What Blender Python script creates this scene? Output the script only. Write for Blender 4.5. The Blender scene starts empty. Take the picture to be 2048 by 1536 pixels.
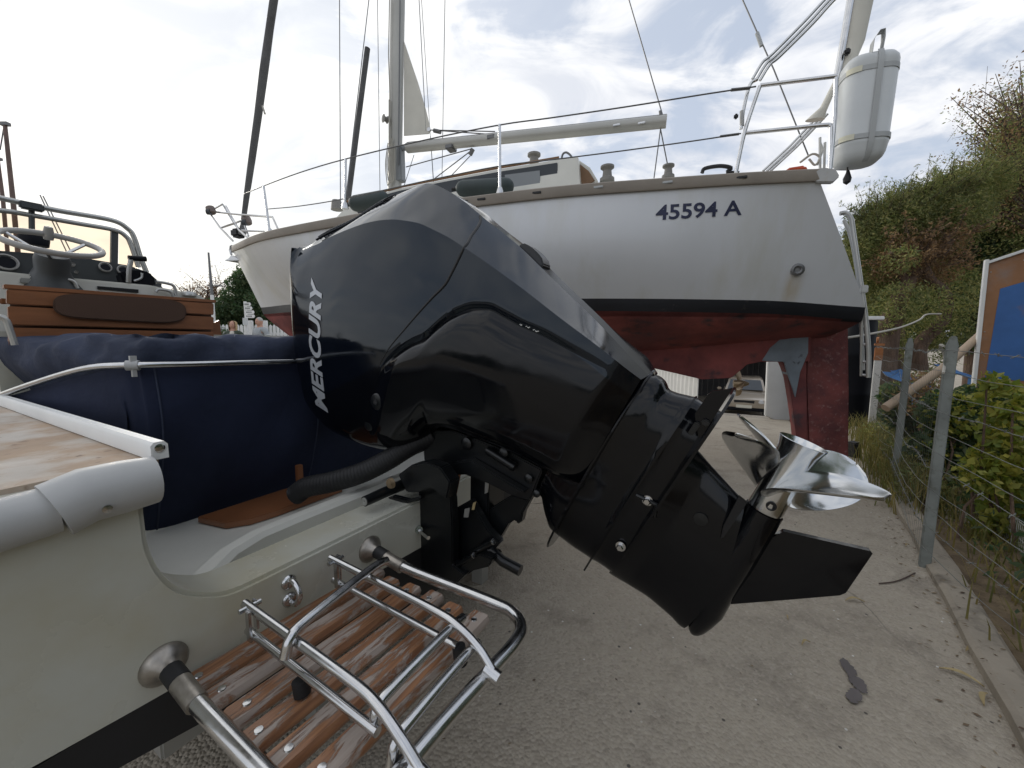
import bpy, math, random
import numpy as np
from mathutils import Vector, Matrix
random.seed(7); RNG = np.random.default_rng(11)
SC = bpy.context.scene
COL = SC.collection
R = math.radians

# ------------------------------------------------------------------ camera
F_PX, PITCH, CAM_H = 780.0, R(6.0), 1.15          # focal length in px of a 2048 px wide picture
cam_d = bpy.data.cameras.new('camera'); cam = bpy.data.objects.new('camera', cam_d); COL.objects.link(cam)
cam_d.sensor_width = 36.0; cam_d.lens = 36.0 * F_PX / 2048.0
cam_d.clip_start = 0.02; cam_d.clip_end = 3000
cam.location = (0, 0, CAM_H); cam.rotation_euler = (R(90) - PITCH, 0, 0)
SC.camera = cam

# ------------------------------------------------------------------ sky and sun
SUN_AZ, SUN_EL = R(-46), R(20)                     # azimuth from +Y towards +X
SUN_DIR = Vector((math.sin(SUN_AZ) * math.cos(SUN_EL), math.cos(SUN_AZ) * math.cos(SUN_EL), math.sin(SUN_EL)))
W = bpy.data.worlds.new('World'); SC.world = W; W.use_nodes = True
nt = W.node_tree; nt.nodes.clear()
def wn(t, **k):
    n = nt.nodes.new(t)
    for a, b in k.items(): setattr(n, a, b)
    return n
def wmath(op, a, b=None, c=None, clamp=False):
    n = wn('ShaderNodeMath', operation=op, use_clamp=clamp)
    for i, x in enumerate((a, b, c)):
        if x is None: continue
        if isinstance(x, (int, float)): n.inputs[i].default_value = x
        else: nt.links.new(x, n.inputs[i])
    return n.outputs[0]
def wmix(fac, a, b):
    n = wn('ShaderNodeMix', data_type='RGBA')
    for i, x in ((0, fac), (6, a), (7, b)):
        if isinstance(x, (int, float)): n.inputs[i].default_value = x
        elif isinstance(x, tuple): n.inputs[i].default_value = (*x, 1)
        else: nt.links.new(x, n.inputs[i])
    return n.outputs[2]
out = wn('ShaderNodeOutputWorld'); bg = wn('ShaderNodeBackground'); bg.inputs['Strength'].default_value = 0.1
nt.links.new(bg.outputs[0], out.inputs[0])
sky = wn('ShaderNodeTexSky', sky_type='NISHITA', sun_disc=False, sun_elevation=SUN_EL, sun_rotation=SUN_AZ % (2 * math.pi),
         altitude=0, air_density=1.0, dust_density=1.0, ozone_density=1.0)
tc = wn('ShaderNodeTexCoord')
sep = wn('ShaderNodeSeparateXYZ'); nt.links.new(tc.outputs['Generated'], sep.inputs[0])
zc = wmath('MAXIMUM', sep.outputs[2], 0.0)
den = wmath('ADD', zc, 0.22)
comb = wn('ShaderNodeCombineXYZ')
nt.links.new(wmath('DIVIDE', sep.outputs[0], den), comb.inputs[0])
nt.links.new(wmath('DIVIDE', sep.outputs[1], den), comb.inputs[1])
def wnoise(scale, detail, rough, dist=0.0, off=(0, 0, 0), stretch=(1, 1, 1), rot=0.0):
    mp = wn('ShaderNodeMapping'); mp.inputs['Location'].default_value = off; mp.inputs['Scale'].default_value = stretch
    mp.inputs['Rotation'].default_value = (0, 0, rot)
    nt.links.new(comb.outputs[0], mp.inputs[0])
    n = wn('ShaderNodeTexNoise', noise_dimensions='2D'); nt.links.new(mp.outputs[0], n.inputs['Vector'])
    n.inputs['Scale'].default_value = scale; n.inputs['Detail'].default_value = detail
    n.inputs['Roughness'].default_value = rough; n.inputs['Distortion'].default_value = dist
    return n.outputs['Fac']
def wramp(x, lo, hi):
    n = wn('ShaderNodeMapRange', interpolation_type='SMOOTHSTEP'); nt.links.new(x, n.inputs[0])
    n.inputs[1].default_value = lo; n.inputs[2].default_value = hi
    return n.outputs[0]
n1 = wnoise(1.5, 8, 0.58, 0.3, (3.1, 1.7, 0), (1.0, 1.35, 1), R(25))
n2 = wnoise(3.4, 7, 0.55, 0.5, (9.3, 5.2, 0), (1, 1.5, 1), R(20))
n3 = wnoise(0.9, 3, 0.5, 0.0, (1.2, 7.7, 0))
vm0 = wn('ShaderNodeVectorMath', operation='DOT_PRODUCT'); nt.links.new(tc.outputs['Generated'], vm0.inputs[0]); vm0.inputs[1].default_value = (math.sin(SUN_AZ), math.cos(SUN_AZ), 0)
away = wmath('MAXIMUM', wmath('MULTIPLY', vm0.outputs['Value'], -1.0), 0.0)                          # the deck is thinner away from the sun
cover = wramp(wmath('SUBTRACT', wmath('ADD', wmath('MULTIPLY', n1, 0.62), wmath('MULTIPLY', n2, 0.38)), wmath('MULTIPLY', away, 0.07)), 0.39, 0.53)     # holes in the deck
dens = wramp(wmath('ADD', wmath('MULTIPLY', n2, 0.55), wmath('MULTIPLY', n3, 0.45)), 0.40, 0.62)
vm = wn('ShaderNodeVectorMath', operation='DOT_PRODUCT'); nt.links.new(tc.outputs['Generated'], vm.inputs[0]); vm.inputs[1].default_value = SUN_DIR
sd = wmath('MAXIMUM', vm.outputs['Value'], 0.0)
glow = wmath('POWER', sd, 5.0)
cloud = wmix(dens, (6.7, 7.0, 7.7), (9.2, 9.25, 9.4))
glow_c = wmix(glow, (0, 0, 0), (2.0, 1.9, 1.4))
addn = wn('ShaderNodeMix', data_type='RGBA', blend_type='ADD'); addn.inputs[0].default_value = 1.0
nt.links.new(cloud, addn.inputs[6]); nt.links.new(glow_c, addn.inputs[7])
blue = wmix(0.66, sky.outputs[0], (6.3, 7.0, 8.3))
skyc = wmix(wmath('MAXIMUM', cover, wmath('MULTIPLY', wmath('POWER', sd, 3.0), 0.8)), blue, addn.outputs[2])
# a pale band of thicker air low down, warm on the sun's side
hz = wmath('POWER', wmath('SUBTRACT', 1.0, zc, clamp=True), 7.0)
hcol = wmix(wmath('POWER', sd, 3.0), (6.6, 6.8, 7.1), (10.3, 9.8, 7.9))
fin = wmix(wmath('MULTIPLY', hz, 0.75), skyc, hcol)
nt.links.new(fin, bg.inputs[0])
sun_d = bpy.data.lights.new('sun', 'SUN'); sun_d.energy = 1.0; sun_d.angle = R(14); sun_d.color = (1, 0.95, 0.86)
sun = bpy.data.objects.new('sun', sun_d); COL.objects.link(sun)
sun.rotation_euler = (-SUN_DIR).to_track_quat('-Z', 'Y').to_euler(); sun.location = (0, 0, 20)
SC.view_settings.view_transform = 'Standard'; SC.view_settings.look = 'None'
SC.view_settings.exposure = 0.2; SC.view_settings.gamma = 1.0; SC.view_settings.use_curve_mapping = False
SC.render.engine = 'CYCLES'
SC.cycles.max_bounces = 8; SC.cycles.use_denoising = True

# ------------------------------------------------------------------ picture-tracing maths (used to read real coordinates off known planes)
CT, ST = math.cos(PITCH), math.sin(PITCH)
EYE = np.array([0, 0, CAM_H])
def ray(u, v):
    a = (u - 1024) / F_PX; b = (768 - v) / F_PX
    return np.array([a, CT + b * ST, -ST + b * CT])
def on_plane(u, v, p, n):
    d = ray(u, v); n = np.asarray(n, float)
    return EYE + d * (np.dot(np.asarray(p, float) - EYE, n) / np.dot(d, n))
def on_z(u, v, z=0.0): return on_plane(u, v, (0, 0, z), (0, 0, 1))
def on_y(u, v, y): return on_plane(u, v, (0, y, 0), (0, 1, 0))
UP = np.array([0, 0, 1.0])

# ------------------------------------------------------------------ materials
MATS = {}
def mat(name, col, rough=0.5, metal=0.0, var=0.0, vscale=6.0, bump=0.0, bscale=60.0, col2=None, thr=None, coat=0.0, ior=1.5,
        stretch=None, trans=0.0, detail=6.0, col3=None, thr3=None, s3=3.0, attr=None, rvar=0.0, coords='Object', spec=None, sub=0.0, tint=None):
    m = bpy.data.materials.new(name); m.use_nodes = True; MATS[name] = m
    t = m.node_tree; b = t.nodes['Principled BSDF']
    b.inputs['Roughness'].default_value = rough; b.inputs['Metallic'].default_value = metal; b.inputs['IOR'].default_value = ior
    b.inputs['Coat Weight'].default_value = coat; b.inputs['Coat Roughness'].default_value = 0.03
    b.inputs['Transmission Weight'].default_value = trans
    if tint: b.inputs['Specular Tint'].default_value = (*tint, 1)
    if spec is not None: b.inputs['Specular IOR Level'].default_value = spec
    L = t.links.new
    tcn = t.nodes.new('ShaderNodeTexCoord'); mp = t.nodes.new('ShaderNodeMapping'); L(tcn.outputs[coords], mp.inputs[0])
    if stretch: mp.inputs['Scale'].default_value = stretch
    def noise(s, d=detail, r=0.6):
        n = t.nodes.new('ShaderNodeTexNoise'); n.inputs['Scale'].default_value = s; n.inputs['Detail'].default_value = d
        n.inputs['Roughness'].default_value = r; L(mp.outputs[0], n.inputs['Vector']); return n.outputs['Fac']
    def mr(x, lo, hi, a=0.0, bb=1.0):
        n = t.nodes.new('ShaderNodeMapRange'); L(x, n.inputs[0]); n.inputs[1].default_value = lo; n.inputs[2].default_value = hi
        n.inputs[3].default_value = a; n.inputs[4].default_value = bb; return n.outputs[0]
    def mix(f, a, bb, mode='MIX'):
        n = t.nodes.new('ShaderNodeMix'); n.data_type = 'RGBA'; n.blend_type = mode
        for i, x in ((0, f), (6, a), (7, bb)):
            if isinstance(x, (int, float)): n.inputs[i].default_value = x
            elif isinstance(x, tuple): n.inputs[i].default_value = (*x, 1)
            else: L(x, n.inputs[i])
        return n.outputs[2]
    c = tuple(col)
    nf = noise(vscale)
    if col2 is not None:
        lo, hi = thr or (0.42, 0.6)
        c = mix(mr(nf, lo, hi), c, tuple(col2))
    if col3 is not None:
        lo, hi = thr3 or (0.55, 0.65)
        c = mix(mr(noise(s3), lo, hi), c, tuple(col3))
    if attr:
        an = t.nodes.new('ShaderNodeAttribute'); an.attribute_name = 'tint'
        c = mix(an.outputs['Fac'], c, tuple(attr))
    if var:
        c = mix(1.0, c, mix(mr(noise(vscale * 0.7), 0.3, 0.7), (1 - var,) * 3, (1 + var,) * 3), 'MULTIPLY')
    if isinstance(c, tuple): b.inputs['Base Color'].default_value = (*c, 1)
    else: L(c, b.inputs['Base Color'])
    if rvar: L(mr(noise(vscale * 1.7), 0.35, 0.65, max(0.02, rough - rvar), rough + rvar), b.inputs['Roughness'])
    if bump:
        bn = t.nodes.new('ShaderNodeBump'); bn.inputs['Strength'].default_value = 1.0; bn.inputs['Distance'].default_value = bump
        L(noise(bscale, 4), bn.inputs['Height']); L(bn.outputs[0], b.inputs['Normal'])
    if sub:
        b.inputs['Subsurface Weight'].default_value = sub
    return m
def asphalt_mat():
    """worn yard surface: pale aggregate, dark chips, soft blotches, a few hairline cracks"""
    m = bpy.data.materials.new('worn_asphalt'); m.use_nodes = True; t = m.node_tree; b = t.nodes['Principled BSDF']; L = t.links.new
    c = t.nodes.new('ShaderNodeTexCoord')
    def noise(s, d=4, r=.6):
        n = t.nodes.new('ShaderNodeTexNoise'); n.inputs['Scale'].default_value = s; n.inputs['Detail'].default_value = d; n.inputs['Roughness'].default_value = r; L(c.outputs['Object'], n.inputs['Vector']); return n.outputs['Fac']
    def vor(s, feat='F1'):
        n = t.nodes.new('ShaderNodeTexVoronoi'); n.feature = feat; n.inputs['Scale'].default_value = s; L(c.outputs['Object'], n.inputs['Vector']); return n
    def mr(x, lo, hi, a=0., bb=1.):
        n = t.nodes.new('ShaderNodeMapRange'); L(x, n.inputs[0]); n.inputs[1].default_value = lo; n.inputs[2].default_value = hi; n.inputs[3].default_value = a; n.inputs[4].default_value = bb; return n.outputs[0]
    def mix(f, a, bb, mode='MIX'):
        n = t.nodes.new('ShaderNodeMix'); n.data_type = 'RGBA'; n.blend_type = mode
        for i, x in ((0, f), (6, a), (7, bb)):
            if isinstance(x, (int, float)): n.inputs[i].default_value = x
            elif isinstance(x, tuple): n.inputs[i].default_value = (*x, 1)
            else: L(x, n.inputs[i])
        return n.outputs[2]
    base = mix(mr(noise(.9, 6), .3, .7), (.315, .275, .215), (.425, .375, .30))
    base = mix(mr(noise(3.7, 6), .52, .72), base, (.225, .195, .155))
    v1 = vor(95); chip = t.nodes.new('ShaderNodeSeparateColor'); L(v1.outputs['Color'], chip.inputs[0])
    base = mix(mr(chip.outputs[0], 0, 1, .0, .42), base, mix(chip.outputs[1], (.19, .16, .13), (.46, .41, .345)))
    v2 = vor(38); c2 = t.nodes.new('ShaderNodeSeparateColor'); L(v2.outputs['Color'], c2.inputs[0])
    wh = t.nodes.new('ShaderNodeMath'); wh.operation = 'MULTIPLY'; L(mr(c2.outputs[0], .955, .965), wh.inputs[0]); L(mr(v2.outputs['Distance'], .0045 * 38, .0035 * 38), wh.inputs[1])
    base = mix(wh.outputs[0], base, (.62, .60, .56))
    dk = t.nodes.new('ShaderNodeMath'); dk.operation = 'MULTIPLY'; L(mr(c2.outputs[1], .975, .98), dk.inputs[0]); L(mr(v2.outputs['Distance'], .006 * 38, .004 * 38), dk.inputs[1])
    base = mix(dk.outputs[0], base, (.10, .088, .075))
    wp = t.nodes.new('ShaderNodeMix'); wp.data_type = 'RGBA'; wp.blend_type = 'ADD'; wp.inputs[0].default_value = .28
    nn = t.nodes.new('ShaderNodeTexNoise'); nn.inputs['Scale'].default_value = 2.2; nn.inputs['Detail'].default_value = 6; L(c.outputs['Object'], nn.inputs['Vector'])
    L(c.outputs['Object'], wp.inputs[6]); L(nn.outputs['Color'], wp.inputs[7])
    v3 = t.nodes.new('ShaderNodeTexVoronoi'); v3.feature = 'DISTANCE_TO_EDGE'; v3.inputs['Scale'].default_value = .62; L(wp.outputs[2], v3.inputs['Vector'])
    ck = t.nodes.new('ShaderNodeMath'); ck.operation = 'MULTIPLY'; L(mr(v3.outputs['Distance'], .004, .0015), ck.inputs[0]); L(mr(noise(.5, 2), .5, .6), ck.inputs[1])
    base = mix(ck.outputs[0], base, (.07, .06, .05))
    L(base, b.inputs['Base Color']); b.inputs['Roughness'].default_value = .88; b.inputs['Specular IOR Level'].default_value = .3
    bn = t.nodes.new('ShaderNodeBump'); bn.inputs['Distance'].default_value = .004; L(mr(v1.outputs['Distance'], 0, .8, 1, 0), bn.inputs['Height']); L(bn.outputs[0], b.inputs['Normal'])
    return m
M_asphalt = asphalt_mat()
M_kerb = mat('kerb_concrete', (0.30, 0.26, 0.205), 0.9, var=0.2, vscale=4, bump=0.004, bscale=60, col3=(0.13, 0.11, 0.085), thr3=(0.55, 0.7), s3=7)
M_soil = mat('leaf_litter_soil', (0.12, 0.085, 0.05), 0.95, var=0.3, vscale=8, bump=0.02, bscale=40, col2=(0.19, 0.14, 0.08), thr=(0.4, 0.6))
M_oil = mat('oil_stain', (0.115, 0.10, 0.096), 0.75, var=0.15, vscale=14)
M_black = mat('gloss_black_paint', (0.003, 0.0035, 0.005), 0.11, ior=1.40, bump=0.0002, bscale=9, rvar=.05, vscale=5)
M_cowl = mat('dark_metallic_paint', (0.003, 0.0045, 0.008), 0.11, coat=0.12, ior=1.46, tint=(.78, .89, 1.0), bump=0.0001, bscale=5, rvar=.05, vscale=5)
M_satin = mat('satin_black_metal', (0.006, 0.007, 0.008), 0.3, var=0.2, vscale=20)
M_rubber = mat('black_rubber', (0.012, 0.012, 0.013), 0.6)
M_steel = mat('polished_steel', (0.60, 0.60, 0.60), 0.20, metal=1.0, var=0.1, vscale=25, rvar=0.06)
M_chrome = mat('mirror_steel', (0.62, 0.63, 0.63), 0.17, metal=1.0, rvar=.05, vscale=14)
M_grey_txt = mat('silver_lettering', (0.50, 0.52, 0.55), 0.35, metal=0.3)
M_bronze = mat('dull_bronze', (0.36, 0.27, 0.17), 0.45, metal=0.6, var=0.2)
M_copper = mat('coppery_brown', (0.26, 0.13, 0.075), 0.45, metal=0.4)
M_cream = mat("cream_gelcoat", (0.53, 0.525, 0.455), 0.28, var=0.06, vscale=2.5, coat=0.3, col3=(0.46, 0.41, 0.27), thr3=(0.50, 0.78), s3=2.4, rvar=.08)
M_creamtop = mat('white_gelcoat', (0.66, 0.65, 0.59), 0.35, var=0.06, vscale=5)
M_hullblk = mat('black_bottom_paint', (0.012, 0.012, 0.014), 0.55, var=0.3)
M_greypvc = mat('grey_rubbing_strip', (0.44, 0.44, 0.43), 0.45, var=0.08, vscale=8, col3=(0.38, 0.35, 0.27), thr3=(0.58, 0.75), s3=6)
M_deckply = mat('worn_teak_deck', (0.40, 0.29, 0.20), 0.75, var=0.15, vscale=7, col2=(0.52, 0.47, 0.41), thr=(0.42, 0.60), col3=(0.20, 0.14, 0.10), thr3=(.62, .72), s3=30, bump=0.001, bscale=90)
M_teak = mat('varnished_teak', (0.25, 0.10, 0.042), 0.42, var=0.22, vscale=7, stretch=(1, 1, 6), coat=0.25, bump=0.0004, bscale=60)
M_canvas = mat('navy_canvas', (0.017, 0.023, 0.050), 0.85, var=0.3, vscale=4, bump=0.006, bscale=9, spec=0.3)
M_canvas2 = mat('navy_canvas_faded', (0.036, 0.045, 0.076), 0.85, var=0.35, vscale=5, bump=0.010, bscale=11, spec=0.35)
M_dash = mat('dark_dash', (0.055, 0.06, 0.062), 0.45, var=0.1)
M_alu = mat('grey_aluminium', (0.50, 0.50, 0.48), 0.38, metal=0.7, var=0.1)
M_wheel = mat('grey_wheel_rim', (0.34, 0.33, 0.31), 0.4)
M_upho = mat('brown_mesh_upholstery', (0.085, 0.045, 0.028), 0.8, bump=0.001, bscale=300)
M_yacht = mat('yacht_white_gelcoat', (0.62, 0.63, 0.645), 0.34, var=0.025, vscale=1.3, coat=0.2, col3=(0.54, 0.535, 0.49), thr3=(0.5, 0.8), s3=1.3, stretch=(2.6, 2.6, .55), rvar=.06)
M_boot = mat('dark_boot_stripe', (0.010, 0.011, 0.016), 0.5, var=0.3, vscale=4, col3=(0.06, 0.05, 0.05), thr3=(0.6, 0.7), s3=9)
M_anti = mat('red_antifouling', (0.225, 0.068, 0.062), 0.8, var=0.32, vscale=2.4, col2=(0.14, 0.048, 0.048), thr=(0.38, 0.6), col3=(0.065, 0.045, 0.05), thr3=(0.55, 0.70), s3=5, spec=0.2, bump=0.002, bscale=50)
M_anti2 = mat('red_antifouling_scuffed', (0.175, 0.048, 0.044), 0.75, var=0.35, vscale=5, col2=(0.11, 0.034, 0.036), thr=(0.42, 0.6), col3=(0.27, 0.16, 0.145), thr3=(0.56, 0.74), s3=26, bump=0.002, bscale=50)
M_primer = mat('blue_grey_primer', (0.16, 0.19, 0.22), 0.7, var=0.25, vscale=6, col3=(0.05, 0.05, 0.06), thr3=(0.66, 0.72), s3=12)
M_toe = mat('weathered_toe_rail', (0.27, 0.235, 0.195), 0.65, var=0.15, vscale=3, bump=0.001, bscale=40)
M_navytxt = mat('navy_lettering', (0.013, 0.017, 0.055), 0.5, var=.3, vscale=25)
M_window = mat('smoked_window', (0.055, 0.062, 0.07), 0.35, spec=.3)
M_winframe = mat('aluminium_trim', (0.24, 0.255, 0.265), 0.5, metal=0.2)
M_mast = mat('mast_alloy', (0.42, 0.415, 0.385), 0.45, metal=0.35, var=0.1, vscale=2)
M_sail = mat('cream_sailcloth', (0.64, 0.62, 0.55), 0.85, var=0.06)
M_genoa = mat('genoa_cover', (0.10, 0.10, 0.10), 0.8, var=0.3, vscale=5)
M_wire = mat('wire_rope', (0.15, 0.15, 0.15), 0.4, metal=0.6)
M_rope = mat('pale_rope', (0.42, 0.40, 0.35), 0.85)
M_drum = mat('white_plastic', (0.58, 0.60, 0.60), 0.4, var=0.05, vscale=5, sub=0.0)
M_strap = mat('grey_strap', (0.44, 0.455, 0.455), 0.6)
M_strapw = mat('cream_strap', (0.68, 0.66, 0.52), 0.6)
M_fender = mat('dark_green_fender', (0.035, 0.05, 0.05), 0.6, var=0.2)
M_orange = mat('orange_plastic', (0.60, 0.10, 0.04), 0.5)
M_tan = mat('brown_wood', (0.23, 0.125, 0.06), 0.6, var=0.3, vscale=6)
M_winch = mat('winch_cover', (0.22, 0.21, 0.19), 0.6, var=0.1)
M_white = mat('white_paint', (0.78, 0.78, 0.76), 0.5, var=0.06, vscale=4)
M_whitecor = mat('white_corrugated', (0.66, 0.66, 0.64), 0.5, var=0.08, vscale=3)
M_post = mat('grey_concrete_post', (0.20, 0.215, 0.20), 0.85, col3=(.12, .125, .10), thr3=(.55, .7), s3=14, var=0.25, vscale=8, bump=0.002, bscale=60)
M_galv = mat('galvanised_wire', (0.20, 0.205, 0.19), 0.45, metal=0.5)
M_mesh = mat('pale_mesh', (0.45, 0.45, 0.40), 0.7)
M_rust = mat('rusty_orange', (0.36, 0.15, 0.06), 0.8, var=0.3, vscale=20)
M_signb = mat('faded_blue_board', (0.045, 0.14, 0.38), 0.6, var=0.25, vscale=3, col3=(0.16, 0.13, 0.17), thr3=(0.6, 0.75), s3=4)
M_signo = mat('faded_orange_board', (0.31, 0.15, 0.07), 0.65, var=0.3, vscale=4, col3=(0.27, 0.19, 0.15), thr3=(0.5, 0.7), s3=5)
M_bark = mat('brown_bark', (0.13, 0.085, 0.06), 0.9, var=0.4, vscale=8, bump=0.03, bscale=14, stretch=(3, 3, 0.7))
M_twig = mat('dark_twigs', (0.075, 0.05, 0.042), 0.9)
M_lf_dark = mat('dark_evergreen_leaf', (0.048, 0.098, 0.040), 0.6, var=0.5, vscale=1.8, attr=(0.12, 0.145, 0.065))
M_lf_olive = mat('olive_leaf', (0.125, 0.165, 0.055), 0.65, var=0.5, vscale=1.8, attr=(0.34, 0.31, 0.12))
M_lf_brown = mat('dry_brown_leaf', (0.19, 0.125, 0.075), 0.75, var=0.35, vscale=2, attr=(0.34, 0.22, 0.11))
M_lf_yel = mat('yellow_green_leaf', (0.15, 0.20, 0.035), 0.55, var=0.25, vscale=4, attr=(0.42, 0.38, 0.08))
M_lf_gold = mat('fallen_leaf', (0.36, 0.28, 0.14), 0.8, var=0.2, vscale=30)
M_grass = mat('dry_grass', (0.10, 0.115, 0.032), 0.8, var=0.3, attr=(0.24, 0.19, 0.07))
M_litter = mat('dry_litter', (0.10, 0.065, 0.045), 0.9, var=0.3, attr=(0.30, 0.23, 0.14))
M_hillf = mat('wooded_hill', (0.03, 0.042, 0.024), 0.9, var=0.3, vscale=0.05)
M_skin = mat('skin', (0.50, 0.28, 0.20), 0.55)
M_blond = mat('blond_hair', (0.46, 0.33, 0.17), 0.7)
M_greyhair = mat('grey_hair', (0.42, 0.40, 0.37), 0.7)
M_greensh = mat('dark_green_jacket', (0.045, 0.06, 0.04), 0.8)
M_pale = mat('pale_scarf', (0.55, 0.52, 0.46), 0.8)
M_polo = mat('grey_polo_shirt', (0.33, 0.35, 0.36), 0.8)
M_navycl = mat('navy_cloth', (0.025, 0.028, 0.06), 0.8)
M_blackpl = mat('black_plastic', (0.006, 0.007, 0.010), 0.55, var=0.2, spec=0.15)
M_shed = mat('dark_shed_boards', (0.035, 0.033, 0.034), 0.8, var=0.3, vscale=3)
M_carpaint = mat('beige_car_paint', (0.32, 0.27, 0.21), 0.3, metal=0.3, coat=0.6)
M_glass = mat('windscreen_tint', (0.92, 0.80, 0.66), 0.03, trans=1.0, ior=1.02)
M_lamp = mat('headlamp_glass', (0.55, 0.55, 0.55), 0.15)
M_plate = mat('pale_number_plate', (0.6, 0.58, 0.5), 0.5)
M_bluetarp = mat('blue_tarp', (0.03, 0.12, 0.30), 0.6)
M_bamboo = mat('pale_timber', (0.40, 0.30, 0.21), 0.7, var=0.2, vscale=7)
M_gasket = mat('black_gap', (0.004, 0.004, 0.005), 0.5)
M_dirt = mat('rust_run', (0.42, 0.33, 0.18), 0.7, var=0.1)

M_mastbr = mat('dark_brown_mast', (0.13, 0.085, 0.07), 0.6, var=0.3, vscale=6)
M_lampbody = mat('weathered_lamp', (0.17, 0.135, 0.12), 0.6, var=0.2)
M_dull = mat('dull_stained_steel', (0.36, 0.33, 0.29), 0.38, metal=0.85, var=0.25, vscale=40, rvar=.1)
def translucent(m_, f=0.4):
    """leaves pass some light through"""
    t_ = m_.node_tree; b = t_.nodes['Principled BSDF']; o_ = t_.nodes['Material Output']; src = b.inputs['Base Color'].links[0].from_socket
    tr_ = t_.nodes.new('ShaderNodeBsdfTranslucent'); hs = t_.nodes.new('ShaderNodeHueSaturation'); hs.inputs['Value'].default_value = 1.5; hs.inputs['Saturation'].default_value = 1.1
    t_.links.new(src, hs.inputs['Color']); t_.links.new(hs.outputs[0], tr_.inputs['Color'])
    mx = t_.nodes.new('ShaderNodeMixShader'); mx.inputs[0].default_value = f; t_.links.new(b.outputs[0], mx.inputs[1]); t_.links.new(tr_.outputs[0], mx.inputs[2]); t_.links.new(mx.outputs[0], o_.inputs['Surface'])
for m_ in (M_lf_dark, M_lf_olive, M_lf_yel, M_lf_brown, M_grass): translucent(m_)
# peeling varnish on the platform slats: bare streaks along the grain (object X is the grain)
def peel_mat():
    m = bpy.data.materials.new('peeling_teak'); m.use_nodes = True; t = m.node_tree; b = t.nodes['Principled BSDF']; L = t.links.new
    c = t.nodes.new('ShaderNodeTexCoord'); mp = t.nodes.new('ShaderNodeMapping'); L(c.outputs['UV'], mp.inputs[0])
    mp.inputs['Scale'].default_value = (5, 30, 1)
    n = t.nodes.new('ShaderNodeTexNoise'); n.inputs['Scale'].default_value = 1.0; n.inputs['Detail'].default_value = 8; n.inputs['Roughness'].default_value = 0.7
    n.inputs['Distortion'].default_value = 0.6; L(mp.outputs[0], n.inputs['Vector'])
    mp2 = t.nodes.new('ShaderNodeMapping'); L(c.outputs['UV'], mp2.inputs[0]); mp2.inputs['Scale'].default_value = (9, 160, 1)
    g = t.nodes.new('ShaderNodeTexNoise'); g.inputs['Scale'].default_value = 1.0; g.inputs['Detail'].default_value = 5; L(mp2.outputs[0], g.inputs['Vector'])
    r1 = t.nodes.new('ShaderNodeValToRGB'); L(n.outputs['Fac'], r1.inputs[0])
    e = r1.color_ramp.elements; e[0].position = 0.49; e[0].color = (0, 0, 0, 1); e[1].position = 0.54; e[1].color = (1, 1, 1, 1)
    r2 = t.nodes.new('ShaderNodeValToRGB'); L(g.outputs['Fac'], r2.inputs[0])
    r2.color_ramp.elements[0].color = (0.19, 0.085, 0.045, 1); r2.color_ramp.elements[1].color = (0.37, 0.185, 0.09, 1)
    r2.color_ramp.elements[0].position = 0.3; r2.color_ramp.elements[1].position = 0.7
    r3 = t.nodes.new('ShaderNodeValToRGB'); L(g.outputs['Fac'], r3.inputs[0])
    r3.color_ramp.elements[0].color = (0.26, 0.195, 0.155, 1); r3.color_ramp.elements[1].color = (0.47, 0.41, 0.36, 1)
    mx = t.nodes.new('ShaderNodeMix'); mx.data_type = 'RGBA'; L(r1.outputs[0], mx.inputs[0]); L(r2.outputs[0], mx.inputs[6]); L(r3.outputs[0], mx.inputs[7])
    L(mx.outputs[2], b.inputs['Base Color'])
    rr = t.nodes.new('ShaderNodeMapRange'); L(r1.outputs[0], rr.inputs[0]); rr.inputs[3].default_value = 0.33; rr.inputs[4].default_value = 0.8
    L(rr.outputs[0], b.inputs['Roughness'])
    bn = t.nodes.new('ShaderNodeBump'); bn.inputs['Distance'].default_value = 0.0012; bn.invert = True; L(r1.outputs[0], bn.inputs['Height']); L(bn.outputs[0], b.inputs['Normal'])
    return m
M_peel = peel_mat()

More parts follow.
